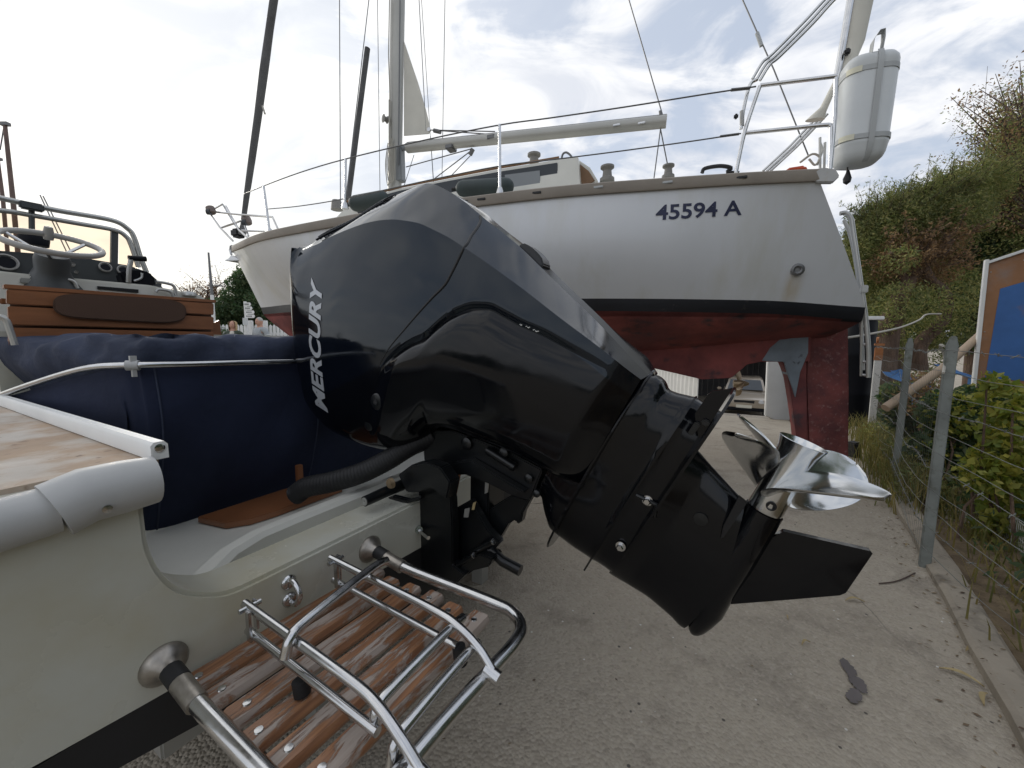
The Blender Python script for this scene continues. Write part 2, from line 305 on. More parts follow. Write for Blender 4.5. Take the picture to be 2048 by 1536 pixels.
# ------------------------------------------------------------------ mesh helpers
class MB:
    """collects verts/faces in world coordinates and links them as ONE mesh object"""
    def __init__(self): self.v = []; self.f = []; self.uv = None
    def add(self, v, f):
        o = len(self.v); self.v.extend([tuple(map(float, p)) for p in v]); self.f.extend([tuple(i + o for i in q) for q in f]); return self
    def box(self, c, size, ax=None):
        c = np.asarray(c, float); ax = np.eye(3) if ax is None else np.asarray(ax, float)
        h = np.asarray(size, float) / 2
        v = [c + ax[0] * h[0] * x + ax[1] * h[1] * y + ax[2] * h[2] * z for z in (-1, 1) for y in (-1, 1) for x in (-1, 1)]
        return self.add(v, [(0, 2, 3, 1), (4, 5, 7, 6), (0, 1, 5, 4), (2, 6, 7, 3), (0, 4, 6, 2), (1, 3, 7, 5)])
    def tube(self, pts, r, n=10, cap=True, closed=False):
        pts = [np.asarray(p, float) for p in pts]; k = len(pts)
        rr = list(r) if hasattr(r, '__len__') else [r] * k
        tg = []
        for i in range(k):
            a = pts[(i - 1) % k] if (closed or i > 0) else pts[i]; b = pts[(i + 1) % k] if (closed or i < k - 1) else pts[i]
            d = b - a; tg.append(d / (np.linalg.norm(d) + 1e-12))
        ref = np.array([0, 0, 1.0]) if abs(tg[0][2]) < 0.9 else np.array([1.0, 0, 0])
        nrm = np.cross(tg[0], ref); nrm /= np.linalg.norm(nrm)
        v = []
        for i in range(k):
            nrm = nrm - tg[i] * np.dot(nrm, tg[i]); nrm /= np.linalg.norm(nrm) + 1e-12
            bn = np.cross(tg[i], nrm)
            for j in range(n):
                a = 2 * math.pi * j / n
                v.append(pts[i] + rr[i] * (math.cos(a) * nrm + math.sin(a) * bn))
        f = []
        for i in range(k if closed else k - 1):
            i2 = (i + 1) % k
            for j in range(n):
                j2 = (j + 1) % n
                f.append((i * n + j, i * n + j2, i2 * n + j2, i2 * n + j))
        if cap and not closed:
            f.append(tuple(range(n))[::-1]); f.append(tuple((k - 1) * n + j for j in range(n)))
        return self.add(v, f)
    def loft(self, rings, cap=True, closed_ring=True):
        n = len(rings[0]); v = [p for r in rings for p in r]; f = []
        for i in range(len(rings) - 1):
            for j in range(n if closed_ring else n - 1):
                j2 = (j + 1) % n
                f.append((i * n + j, i * n + j2, (i + 1) * n + j2, (i + 1) * n + j))
        if cap and closed_ring:
            f.append(tuple(range(n))[::-1]); f.append(tuple((len(rings) - 1) * n + j for j in range(n)))
        return self.add(v, f)
    def prism(self, poly, d):
        """poly: 3D points in a plane; d: extrusion vector"""
        p = [np.asarray(q, float) for q in poly]; d = np.asarray(d, float); n = len(p)
        f = [tuple(range(n))[::-1], tuple(range(n, 2 * n))] + [(i, (i + 1) % n, n + (i + 1) % n, n + i) for i in range(n)]
        return self.add(p + [q + d for q in p], f)
    def lathe(self, prof, base, axis, n=20):
        """prof: (radius, height) along axis from base"""
        axis = np.asarray(axis, float); axis = axis / np.linalg.norm(axis)
        ref = np.array([0, 0, 1.0]) if abs(axis[2]) < 0.9 else np.array([1.0, 0, 0])
        a = np.cross(axis, ref); a /= np.linalg.norm(a); b = np.cross(axis, a)
        rings = [[np.asarray(base, float) + axis * h + max(r, 1e-4) * (math.cos(2 * math.pi * j / n) * a + math.sin(2 * math.pi * j / n) * b) for j in range(n)] for r, h in prof]
        return self.loft(rings)
    def build(self, name, material, parent=None, smooth=True, angle=40, bevel=0.0, uv=None):
        me = bpy.data.meshes.new(name)
        off = np.zeros(3)
        if parent is not None: off = np.array(parent['_o'] if '_o' in parent else (0, 0, 0))
        me.from_pydata([tuple(np.asarray(p) - off) for p in self.v], [], self.f)
        me.update()
        if material: me.materials.append(material)
        o = bpy.data.objects.new(name, me); COL.objects.link(o)
        if parent is not None: o.parent = parent; o['_o'] = tuple(off)
        import bmesh
        bm = bmesh.new(); bm.from_mesh(me); bmesh.ops.recalc_face_normals(bm, faces=bm.faces)
        if bevel:
            ed = [e for e in bm.edges if len(e.link_faces) == 2 and e.calc_face_angle(0) > R(35)]
            bmesh.ops.bevel(bm, geom=ed, offset=bevel, segments=2, affect='EDGES', clamp_overlap=True)
        bm.to_mesh(me); bm.free()
        if smooth:
            me.polygons.foreach_set('use_smooth', [True] * len(me.polygons))
            try: me.set_sharp_from_angle(angle=R(angle))
            except Exception: pass
        if uv is not None:
            l = me.uv_layers.new(name='UVMap')
            for lp in me.loops:
                l.data[lp.index].uv = uv(np.array(me.vertices[lp.vertex_index].co) + off)
        return o
def thing(name, label, cat, loc, group=None):
    o = bpy.data.objects.new(name, None); COL.objects.link(o); o.empty_display_size = 0.1
    o.location = tuple(loc); o['_o'] = tuple(float(x) for x in loc)
    o['label'] = label; o['category'] = cat
    if group: o['group'] = group
    return o
def tag(o, label, cat, group=None):
    o['label'] = label; o['category'] = cat
    if group: o['group'] = group
    return o
def struct(o): o['kind'] = 'structure'; return o
def stuff(o): o['kind'] = 'stuff'; return o
def smooth_path(pts, n=8):
    """Catmull-Rom through the points"""
    P = [np.asarray(p, float) for p in pts]; P = [2 * P[0] - P[1]] + P + [2 * P[-1] - P[-2]]
    o = []
    for i in range(1, len(P) - 2):
        for k in range(n):
            t = k / n
            o.append(0.5 * ((2 * P[i]) + (-P[i - 1] + P[i + 1]) * t + (2 * P[i - 1] - 5 * P[i] + 4 * P[i + 1] - P[i + 2]) * t * t + (-P[i - 1] + 3 * P[i] - 3 * P[i + 1] + P[i + 2]) * t ** 3))
    o.append(P[-2]); return o
def sstep(x, a, b):
    t = np.clip((x - a) / (b - a), 0, 1); return t * t * (3 - 2 * t)
def pchip(xs, ys):
    """smooth monotone interpolation y(x)"""
    i = np.argsort(xs); xs = np.array(xs, float)[i]; ys = np.array(ys, float)[i]
    keep = np.concatenate([[True], np.diff(xs) > 1e-6]); xs = xs[keep]; ys = ys[keep]
    d = np.diff(ys) / np.diff(xs); m = np.zeros(len(xs)); m[0] = d[0]; m[-1] = d[-1]
    for k in range(1, len(xs) - 1): m[k] = 0 if d[k - 1] * d[k] <= 0 else 2 * d[k - 1] * d[k] / (d[k - 1] + d[k])
    def f(x):
        x = np.clip(x, xs[0], xs[-1]); k = np.clip(np.searchsorted(xs, x) - 1, 0, len(xs) - 2)
        h = xs[k + 1] - xs[k]; t = (x - xs[k]) / h
        return ((1 + 2 * t) * (1 - t) ** 2) * ys[k] + t * (1 - t) ** 2 * h * m[k] + t * t * (3 - 2 * t) * ys[k + 1] + t * t * (t - 1) * h * m[k + 1]
    return f
def text_pts(body, bold=0.0, shear=0.0):
    """flat lettering as (verts2d, faces), width and height normalised to the unit box"""
    cu = bpy.data.curves.new('lettering', 'FONT'); cu.body = body; cu.offset = bold; cu.shear = shear; cu.resolution_u = 4
    o = bpy.data.objects.new('lettering', cu); COL.objects.link(o)
    dg = bpy.context.evaluated_depsgraph_get(); me = bpy.data.meshes.new_from_object(o.evaluated_get(dg))
    v = np.array([p.co[:2] for p in me.vertices]); f = [tuple(p.vertices) for p in me.polygons]
    bpy.data.objects.remove(o); bpy.data.curves.remove(cu); bpy.data.meshes.remove(me)
    lo = v.min(0); hi = v.max(0)
    return (v - lo) / (hi - lo), f, (hi - lo)
# ------------------------------------------------------------------ ground
def gz(x, y):
    s = 0.5 * x + 0.866 * y
    return -1.7 * sstep(s, 5.6, 19.0) * sstep(x, -0.5, 3.0)
def axis_grid(lo, hi, step, far):
    a = list(np.arange(lo, hi + 1e-6, step)); g = step
    l, r = [], []
    x = lo
    while x > -far: g *= 1.5; x -= g; l.append(x)
    g = step; x = hi
    while x < far: g *= 1.5; x += g; r.append(x)
    return np.array(l[::-1] + a + r)
gx = axis_grid(-6, 16, 0.4, 1600); gy = axis_grid(-4, 26, 0.4, 1600)
X, Y = np.meshgrid(gx, gy); Z = gz(X, Y) + 0.006 * np.sin(X * 2.1 + 1) * np.sin(Y * 1.7)
nx, ny = len(gx), len(gy)
g = MB(); g.v = list(zip(X.ravel(), Y.ravel(), Z.ravel()))
g.f = [(j * nx + i, j * nx + i + 1, (j + 1) * nx + i + 1, (j + 1) * nx + i) for j in range(ny - 1) for i in range(nx - 1)]
ground = struct(g.build('ground', M_asphalt))
def ggz(x, y): return float(gz(np.float64(x), np.float64(y)) + 0.006 * np.sin(x * 2.1 + 1) * np.sin(y * 1.7))
# low wooded hills behind the viewer and far round the yard
def hills(name, az0, az1, r, h, seed):
    rg = np.random.default_rng(seed); n = 60; m = MB(); rings = []
    ph = rg.uniform(0, 6.28, 6)
    for k in range(n + 1):
        a = R(az0 + (az1 - az0) * k / n); hh = h * (0.55 + 0.2 * math.sin(3 * a + ph[0]) + 0.13 * math.sin(9 * a + ph[1]) + 0.08 * math.sin(31 * a + ph[2]) + 0.05 * math.sin(67 * a + ph[3]))
        e = min(1, 6 * k / n, 6 * (n - k) / n); hh *= e
        rings.append([(math.sin(a) * (r + d), math.cos(a) * (r + d), hh * q - 0.5) for d, q in ((0, 0), (r * .03, .62), (r * .09, .9), (r * .16, 1.0), (r * .3, 0.8), (r * .45, 0))])
    m.loft(rings, cap=False, closed_ring=False)
    return struct(m.build(name, M_hillf))
hills('hills', 95, 268, 60, 6.5, 3)

hills('hills', -100, 100, 260, 10, 8)

# kerb and planting strip along the fence
K0, K1 = on_z(2046, 1506)[:2], on_z(1845, 1122)[:2]
kd = (K1 - K0) / np.linalg.norm(K1 - K0); kn = np.array([kd[1], -kd[0]])          # kn points to the planting side
def kp(s, w, z=0.0):
    p = K1 + kd * s + kn * w
    return np.array([p[0], p[1], ggz(p[0], p[1]) + z])
sk = np.arange(-3.2, 9.01, 0.35)
m = MB(); rng = np.random.default_rng(5)
rings = []
for s in sk:
    j = rng.normal(0, .006, 4)
    rings.append([kp(s, 0.0 + j[0], -.05), kp(s, 0.004 + j[0], .028 + j[1]), kp(s, 0.02 + j[0], .040 + j[1]), kp(s, .10 + j[2], .042 + j[1]), kp(s, .115 + j[2], .03), kp(s, .12, -.05)])
m.loft(rings)
struct(m.build('kerb', M_kerb, smooth=True, angle=30))
m = MB(); rings = []
for s in sk: rings.append([kp(s, .11, .012)] + [kp(s, .11 + .25 * k, .012 + .03 * k + rng.normal(0, .02)) for k in range(1, 20)])
m.loft(rings, cap=False, closed_ring=False)
struct(m.build('planting_bed', M_soil))

# ------------------------------------------------------------------ the motorboat (its own frame: aft, across to starboard, up)
PROP_PH, SKEW, RAKE = 8.0, .60, .075
PHI = R(30)
AFT = np.array([math.cos(PHI), -math.sin(PHI), 0]); TR = np.array([math.sin(PHI), math.cos(PHI), 0])
MO = np.array([-.28, 1.38, 0])
def B(a, t, z): return MO + AFT * a + TR * t + UP * z
def at_a(u, v, a): return on_plane(u, v, MO + AFT * a, AFT)            # point on a plane across the boat
def at_t(u, v, t): return on_plane(u, v, MO + TR * t, TR)              # point on a plane along the boat
A0 = 0.07
boat = thing('motorboat', 'cream motorboat with teak helm seat, steel swim platform fittings and cut-away transom', 'boat', B(-2.6, 0, 0))
def tz(t): return 0.47 + 0.055 * abs(t)
# transom with the cut-away for the engine
cut = [ (-.815, .86), (-.813, .80), (-.80, .745), (-.775, .70), (-.735, .668), (-.69, .650), (-.60, .648)]
cut = [(-.812, .932)] + [(float(p[0]), float(p[1])) for p in smooth_path([np.array(c) for c in cut], 5)]
sec = [(-1.03, .92), (-.985, .935)] + cut + [(-t, z) for t, z in cut[::-1]] + [(.985, .935), (1.03, .92), (1.03, .56), (1.0, .527)]
sec += [(t, tz(t) ) for t in (.85, .6, .3, 0, -.3, -.6, -.85)] + [(-1.0, .527), (-1.03, .56)]
m = MB(); m.prism([B(A0 - .13, t, z) for t, z in sec], AFT * .13)
m.build('transom', M_cream, boat, bevel=0.008, angle=30)
# topsides: both flanks forward to the stem
def flank(sg):
    rings = []
    for k in range(25):
        q = k / 24; a = A0 - .002 - q * 5.6; w = (1.03 + .10 * math.sin(min(1, q * 2) * math.pi / 2)) * (1 - max(0, (q - .35) / .65) ** 2.2) + .01
        zt = .925 + .25 * q ** 2; zb = .53 + .30 * q ** 3; wb = w * (.97 - .28 * q)
        rings.append([B(a, sg * (w - .03), zt), B(a, sg * w, zt - .01), B(a, sg * w, zt - .32 + .1 * q), B(a, sg * wb, zb), B(a, sg * (wb - .03), zb), B(a, sg * (w - .035), zt - .32 + .1 * q)])
    mm = MB(); mm.loft(rings); mm.build('topside', M_cream, boat, angle=30)
flank(-1); flank(1)
rings = []
for k in range(25):
    q = k / 24; a = A0 - .001 - q * 5.5; w = (1.03 + .10 * math.sin(min(1, q * 2) * math.pi / 2)) * (1 - max(0, (q - .35) / .65) ** 2.2) + .01
    wb = w * (.97 - .28 * q) * .99; zb = .528 + .30 * q ** 3; zk = .30 + .4 * q ** 3
    rings.append([B(a, -wb, zb), B(a, -wb * .97, zb - .07), B(a, -wb * .5, (zb + zk) / 2 - .05), B(a, 0, zk - .02), B(a, wb * .5, (zb + zk) / 2 - .05), B(a, wb * .97, zb - .07), B(a, wb, zb)])
m = MB(); m.loft(rings); m.build('bottom', M_hullblk, boat, angle=30)
# side decks of worn ply, toe rail, rubbing strip
for sg in (-1, 1):
    m = MB(); rings = []
    for k in range(15):
        q = k / 14; a = A0 - .035 - q * 4.4; w = 1.02 + .10 * q
        rings.append([B(a, sg * .78, .93), B(a, sg * .78, .945), B(a, sg * (w - .045), .942), B(a, sg * (w - .045), .90)])
    m.loft(rings); m.build('side_deck', M_deckply, boat, angle=30)
    m = MB(); p = [B(.062, sg * .785, 0), B(-3.6, sg * .80, 0)]
    d = (p[1] - p[0]) / np.linalg.norm(p[1] - p[0]); n = np.array([-d[1], d[0], 0])
    prof = [(-.012, .947), (-.012, .972), (-.007, .978), (.007, .978), (.012, .972), (.012, .947)]
    m.loft([[q + n * x + UP * z for x, z in prof] for q in p]); tr_ = m.build('toe_rail', M_white, boat, angle=50)
    m = MB(); m.lathe([(.0, 0), (.0075, 0), (.0075, .002), (.005, .003), (.0, .0025)], B(.062, sg * .785, .967), AFT, 14); m.build('screw', M_steel, tr_)
# rubbing strip across the top of the transom: grey end cap, then a white dented length
for sg in (-1, 1):
    pth = [B(A0 + .005, sg * t, .905 + .012 * (1 if t < .9 else 0)) for t in (.80, .84, .88, .915)]
    m = MB(); m.tube(pth, [.040, .043, .043, .0435], 20); cap_ = m.build('strip_end_cap', M_greypvc, boat, angle=50)
    m = MB(); m.lathe([(0, .0), (.006, 0), (.006, .002), (0, .003)], B(A0 + .047, sg * .87, .90), AFT, 12); m.build('screw', M_steel, cap_)
    pth = smooth_path([B(A0 + .004, sg * .914, .908), B(A0 + .003, sg * .94, .905), B(A0 - .002, sg * 1.005, .90), B(A0 - .05, sg * 1.035, .898), B(A0 - .3, sg * 1.045, .898), B(A0 - 1.5, sg * 1.06, .90), B(A0 - 2.8, sg * 1.09, .93)], 6)
    m = MB(); m.tube(pth, .036, 16); m.build('rubbing_strip', M_greypvc, boat, angle=50)
# inner cockpit sides, out of sight, added to block light
for sg in (-1, 1):
    m = MB(); m.prism([B(-.062, sg * .79, .551), B(-.062, sg * .79, .928), B(-3.0, sg * .79, .928), B(-3.0, sg * .79, .551)], TR * (.012 * sg)); m.build('cockpit_side_blocker', M_cream, boat)
# motor well: sole, inner coaming, teak plank
m = MB(); m.box(B(-.62, 0, .535), (1.15, 1.60, .03), (AFT, TR, UP)); m.build('cockpit_sole', M_creamtop, boat, bevel=.004)
pth = [(-.02, -.70), (-.06, -.665), (-.115, -.60), (-.145, -.52), (-.15, -.40), (-.15, .40), (-.145, .52), (-.115, .60), (-.06, .665), (-.02, .70)]
rings = []
for i, (a, t) in enumerate(pth):
    a2, t2 = pth[min(i + 1, len(pth) - 1)]; a1, t1 = pth[max(i - 1, 0)]
    d = np.array([a2 - a1, t2 - t1]); d /= np.linalg.norm(d); n = np.array([-d[1], d[0]])
    if n[0] > 0: n = -n
    w = .055
    zt = .642
    rings.append([B(a, t, .54), B(a, t, zt - .012), B(a + n[0] * .012, t + n[1] * .012, zt), B(a + n[0] * (w - .012), t + n[1] * (w - .012), zt), B(a + n[0] * w, t + n[1] * w, zt - .02), B(a + n[0] * (w + .03), t + n[1] * (w + .03), .54)])
m = MB(); m.loft(rings); m.build('well_coaming', M_creamtop, boat, angle=30)
m = MB(); m.prism([B(a, t, .552) for a, t in [(-.60, -.50), (-.47, -.475), (-.43, -.42), (-.42, -.34), (-.42, -.08), (-.60, -.08)]], UP * .022)
m.build('teak_plank', M_teak, boat, bevel=.003)
m = MB(); m.box(B(-.535, -.185, .62), (.02, .022, .11), (AFT, TR, UP)); m.build('teak_post', M_teak, boat, bevel=.002)
# small deck details on the transom
def flange(name, t, z, r, par):
    mm = MB(); mm.lathe([(0, 0), (r, 0), (r, .004), (r * .82, .012), (r * .55, .02), (r * .42, .035), (0, .036)], B(A0, t, z), AFT, 26); o = mm.build(name, M_dull, par, angle=50)
    for k in range(3):
        an = k * 2.094 + .5; mm = MB(); mm.lathe([(0, 0), (.006, 0), (.005, .004), (0, .005)], B(A0 + .005, t + .75 * r * math.cos(an), z + .75 * r * math.sin(an)), AFT, 10); mm.build('screw', M_steel, o)
    return o
ey = MB(); ey.lathe([(0, 0), (.017, 0), (.017, .003), (.012, .008), (0, .009)], B(A0, -.584, .607), AFT, 16); ey.lathe([(0, 0), (.017, 0), (.017, .003), (.012, .008), (0, .009)], B(A0, -.584, .565), AFT, 16)
ey.tube(smooth_path([B(A0, -.584, .612), B(A0 + .025, -.584, .612), B(A0 + .042, -.584, .588), B(A0 + .025, -.584, .562), B(A0, -.584, .562)], 6), .0065, 10)
ey.build('stern_eye', M_steel, boat, angle=50)
m = MB(); m.box(B(-1.28, 0, .86), (.03, 1.56, .66), (AFT, TR, UP)); m.build('helm_bulkhead_blocker', M_cream, boat)  # wall added to keep bright sky out of the open cockpit
# canvas hood: lower skirt, rolled upper part, steel bow along it
canvas = thing('canvas_cover', 'navy blue canvas cover folded over the cockpit behind a steel bow', 'boat cover', B(-.8, 0, .55))
plan = [(-2.6, -.84), (-1.9, -.81), (-1.3, -.785), (-.9, -.712), (-.64, -.655), (-.575, -.625), (-.555, -.57), (-.555, -.2), (-.555, .2), (-.555, .58), (-.565, .64), (-.63, .675), (-1.3, .805), (-2.6, .86)]
topz = [.965, .96, .962, 1.03, 1.075, 1.082, 1.082, 1.07, 1.07, 1.08, 1.08, 1.07, .96, .96]
botz = [.93, .93, .93, .90, .78, .60, .552, .552, .552, .552, .60, .78, .93, .93]
pp = smooth_path([(a, t, z) for (a, t), z in zip(plan, topz)], 10); pb = smooth_path([(a, t, z) for (a, t), z in zip(plan, botz)], 10)
rings = []
for i, (p, q) in enumerate(zip(pp, pb)):
    row = []
    for k in range(15):
        s = k / 14; z = p[2] + (max(q[2], .55) - p[2]) * s
        wob = (.009 * math.sin(p[1] * 9 + s * 4) + .006 * math.sin(p[1] * 23 + s * 7 + 1) + .012 * math.sin(p[1] * 5 - s * 3)) * math.sin(s * 3.0)
        row.append(B(p[0] - .10 * s * s * (1 if p[0] > -.62 else 0) + wob + .02 * math.sin(s * math.pi), p[1], z))
    rings.append(row)
m = MB(); m.loft(rings, cap=False, closed_ring=False); m.build('canvas_skirt', M_canvas, canvas, angle=80)
for ts_ in (-.585, -.10, .36):
    i_ = int(np.argmin([abs(r_[0][1] - B(-.555, ts_, 0)[1]) + abs(r_[0][0] - B(-.555, ts_, 0)[0]) for r_ in rings])); m = MB(); m.tube([np.asarray(p_) + AFT * .002 for p_ in rings[i_]], .0028, 6); m.build('canvas_seam', M_canvas2, canvas)
# the folded upper part follows the same line round the corner
rg = np.random.default_rng(4); ph = rg.uniform(0, 6.28, 12)
cpl = smooth_path([(a, t, 0) for a, t in [(-2.6, -.82), (-1.9, -.79), (-1.3, -.765), (-.9, -.695), (-.68, -.645), (-.60, -.61), (-.575, -.55), (-.57, -.2), (-.57, .2), (-.57, .58), (-.585, .655), (-.66, .70), (-1.3, .83)]], 16)
rings = []; run = 0.0
for i, p in enumerate(cpl):
    p1, p2 = cpl[max(i - 1, 0)], cpl[min(i + 1, len(cpl) - 1)]; d = (p2 - p1)[:2]; d /= np.linalg.norm(d); nrm = np.array([d[1], -d[0]])
    run += np.linalg.norm((p - p1)[:2]); u_ = run
    prof = [(-.06, .95), (-.04, 1.0), (-.014, 1.04), (.006, 1.075), (.010, 1.10), (.010, 1.125), (.004, 1.148), (-.010, 1.163), (-.035, 1.171), (-.08, 1.175), (-.14, 1.174), (-.21, 1.168), (-.27, 1.12)]
    row = []; cs_ = .12 + .88 * sstep(np.linalg.norm(p[:2] - np.array([-.61, -.61])), .12, .40)
    for k, (o_, z) in enumerate(prof):
        s_ = k / (len(prof) - 1); amp = math.sin(min(1, s_ * 1.9) * math.pi * .5)
        w1 = .007 * math.sin(u_ * 9 + s_ * 7 + ph[0]) + .006 * math.sin(u_ * 17 - s_ * 12 + ph[1]) + .004 * math.sin(u_ * 33 + s_ * 15 + ph[2]) + .003 * math.sin(u_ * 61 - s_ * 9 + ph[3]) + .002 * math.sin(u_ * 97 + s_ * 23 + ph[4])
        t_ = p[1]
        fold = .018 * math.exp(-((t_ + .60 + .22 * s_) / .045) ** 2) - .022 * math.exp(-((t_ + .50 + .35 * s_) / .030) ** 2) + .018 * math.exp(-((t_ + .30 + .25 * s_) / .05) ** 2) - .016 * math.exp(-((t_ + .17 + .33 * s_) / .03) ** 2) + .014 * math.exp(-((t_ - .0 + .2 * s_) / .04) ** 2) - .014 * math.exp(-((t_ - .12 + .3 * s_) / .03) ** 2)
        if o_ < -.03 and k > 5: o_ = -.03 + (o_ + .03) * cs_
        oo = o_ + (w1 + fold * .8) * amp; zz = z + (w1 * .6 + fold * .45) * amp - .010 * sstep(t_, -.4, .4) * s_
        row.append(B(p[0] + nrm[0] * oo, p[1] + nrm[1] * oo, zz))
    rings.append(row)
m = MB(); m.loft(rings, cap=False, closed_ring=False); m.build('canvas_roll', M_canvas2, canvas, angle=80)
bow = smooth_path([B(-1.30, -.805, .955), B(-1.05, -.765, 1.008), B(-.80, -.722, 1.058), B(-.66, -.692, 1.081), B(-.57, -.655, 1.087), B(-.530, -.60, 1.087), B(-.528, -.45, 1.084), B(-.528, 0, 1.079), B(-.528, .45, 1.084), B(-.54, .60, 1.087), B(-.66, .69, 1.08), B(-1.30, .80, .955)], 8)
m = MB(); m.tube(bow, .0095, 12); m.build('steel_bow', M_steel, canvas)
m = MB(); m.tube([B(-.556, -.648, 1.087), B(-.540, -.625, 1.087)], .0145, 14); m.box(B(-.545, -.636, 1.106), (.012, .014, .016), (AFT, TR, UP)); m.box(B(-.545, -.636, 1.066), (.010, .010, .022), (AFT, TR, UP)); m.build('bow_clip', M_greypvc, canvas)

# ------------------------------------------------------------------ helm of the motorboat
m = MB()
HA = -1.17
def helm(u, v, a=HA): return at_a(u, v, a)
sb_ = MB(); sb_.prism([helm(20, 580, HA - .05), helm(424, 606, HA - .05), helm(420, 700, HA - .05), helm(24, 700, HA - .05)], -AFT * .01)
seat = MB(); seat.prism([helm(8, 568), helm(432, 600), helm(432, 606), helm(8, 577)], -AFT * .035); st = seat.build('helm_seat', M_teak, boat, bevel=.002)
sb_.build('backing', M_upho, st)
def plank(q, dep=.022, back=0.0):
    mm = MB(); mm.prism([p - AFT * back for p in q], -AFT * dep); return mm.build('plank', M_teak, st, bevel=.003)
plank([helm(14, 578), helm(428, 607), helm(428, 630), helm(14, 608)]); plank([helm(16, 612), helm(428, 634), helm(428, 660), helm(18, 650)])
plank([helm(18, 655), helm(428, 664), helm(428, 700), helm(18, 700)]); plank([helm(0, 596, HA - .05), helm(20, 598, HA - .05), helm(18, 608, HA - .05), helm(0, 608, HA - .05)])
plank([helm(412, 655, HA - .1), helm(440, 640, HA - .1), helm(446, 690, HA - .1), helm(400, 690, HA - .1)])
pad = []
for k in range(40):
    an = 2 * math.pi * k / 40; cx, cy = math.cos(an), math.sin(an)
    ex, ey_ = abs(cx) ** .35 * np.sign(cx), abs(cy) ** .75 * np.sign(cy)
    u = 238 + 133 * ex; v = 617 + 25 * ey_ + (u - 238) * .055
    pad.append(helm(u, v, HA + .004))
mm = MB(); mm.prism(pad, AFT * .012); mm.build('back_pad', M_upho, st, bevel=.004)
# dash, coaming, gauges
DA = -1.55
def dh(u, v, a=DA): return at_a(u, v, a)
mm = MB(); mm.prism([dh(-60, 496), dh(150, 512), dh(262, 531), dh(300, 545), dh(330, 572), dh(330, 600), dh(-60, 570)], -AFT * .35); dash = mm.build('dash', M_dash, boat, bevel=.012)
mm = MB(); mm.prism([dh(-60, 535, -1.40), dh(60, 548, -1.40), dh(300, 570, -1.40), dh(400, 590, -1.40), dh(415, 600, -1.40), dh(415, 700, -1.40), dh(-60, 700, -1.40)], -AFT * .12); cm = mm.build('helm_coaming', M_creamtop, boat, bevel=.008)
mm = MB(); mm.prism([dh(195, 572, -1.395), dh(277, 579, -1.395), dh(277, 586, -1.395), dh(195, 578, -1.395)], -AFT * .01); mm.build('vent_slot', M_gasket, cm)
mm = MB(); mm.prism([dh(40, 555, -1.393), dh(95, 560, -1.393), dh(95, 572, -1.393), dh(40, 566, -1.393)], -AFT * .01); mm.build('switch_panel', M_alu, cm, bevel=.003)
for (u, v, r) in ((12, 525, .033), (210, 535, .022), (246, 541, .022), (152, 545, .006), (145, 530, .008)):
    c = dh(u, v, DA + .003); mm = MB(); mm.lathe([(0, 0), (r, 0), (r, .008), (r * .85, .010), (r * .8, .004), (0, .004)], c, AFT + UP * .35, 22); gg = mm.build('gauge', M_wheel, dash)
    if r > .02:
        mm = MB(); mm.lathe([(0, 0), (r * .72, 0), (r * .72, .001), (0, .001)], c + AFT * .006, AFT + UP * .35, 20); mm.build('gauge_face', M_blackpl, gg)
# steering wheel: rim, spokes, hub, boss
wc = dh(105, 487, -1.36); wn_ = UP * math.cos(R(24)) + AFT * math.sin(R(24)); wx = TR; wy = np.cross(wn_, wx)
rw = np.linalg.norm(dh(208, 497, -1.36) - dh(2, 474, -1.36)) / 2
mm = MB(); mm.tube([wc + rw * (math.cos(k * math.pi / 24) * wx + math.sin(k * math.pi / 24) * wy) for k in range(48)], .011, 10, closed=True); whl = mm.build('steering_wheel', M_wheel, boat)
hubp = wc - wn_ * .065
for an in (.6, 2.5, 4.4):
    mm = MB(); mm.tube([hubp, wc + rw * (math.cos(an) * wx + math.sin(an) * wy)], .006, 8); mm.build('spoke', M_steel, whl)
mm = MB(); mm.lathe([(.0, .02), (.045, .02), (.05, 0), (.048, -.04), (.06, -.07), (.10, -.12), (.0, -.12)], hubp, wn_, 20); mm.build('wheel_boss', M_dash, whl)
mm = MB(); mm.lathe([(0, -.02), (.014, -.02), (.017, .0), (.012, .03), (0, .032)], wc + rw * (math.cos(1.45) * wx + math.sin(1.45) * wy), wn_, 12); mm.build('wheel_knob', M_wheel, whl)
# throttle box
TA = -1.42
mm = MB(); mm.prism([dh(u, v, TA) for u, v in ((240, 545), (262, 540), (290, 540), (308, 550), (313, 573), (250, 575))], -AFT * .07); thr = mm.build('throttle_box', M_blackpl, boat, bevel=.008)
mm = MB(); mm.tube([dh(257, 565, TA + .01), dh(258, 540, TA + .02), dh(263, 515, TA + .02)], .009, 10); mm.build('throttle_lever', M_alu, thr)
mm = MB(); mm.tube([dh(257, 516, TA + .02), dh(292, 518, TA + .02)], .0115, 10); mm.build('throttle_grip', M_blackpl, thr)
mm = MB(); mm.tube(smooth_path([dh(268, 562, TA + .005), dh(282, 556, TA + .005), dh(284, 546, TA + .005)], 5), .005, 8); mm.build('lever_arc', M_alu, thr)
# grab rails
for q in (((100, 572), (104, 560), (115, 558), (145, 562), (155, 577)), ((312, 563), (335, 567), (348, 573), (352, 592)), ((312, 584), (318, 579), (340, 583), (347, 594))):
    mm = MB(); mm.tube(smooth_path([dh(u, v, -1.375) for u, v in q], 5), .0065, 10); mm.build('grab_rail', M_alu, boat)
mm = MB(); mm.lathe([(0, 0), (.03, 0), (.03, .012), (.024, .02), (0, .022)], dh(378, 592, -1.40), UP, 18); mm.build('filler_cap', M_alu, boat)
mm = MB(); mm.tube(smooth_path([dh(-2, 632, -.98), dh(12, 640, -.98), dh(20, 660, -.98), dh(30, 690, -.98)], 5), .008, 8); mm.build('seat_tube', M_alu, boat)
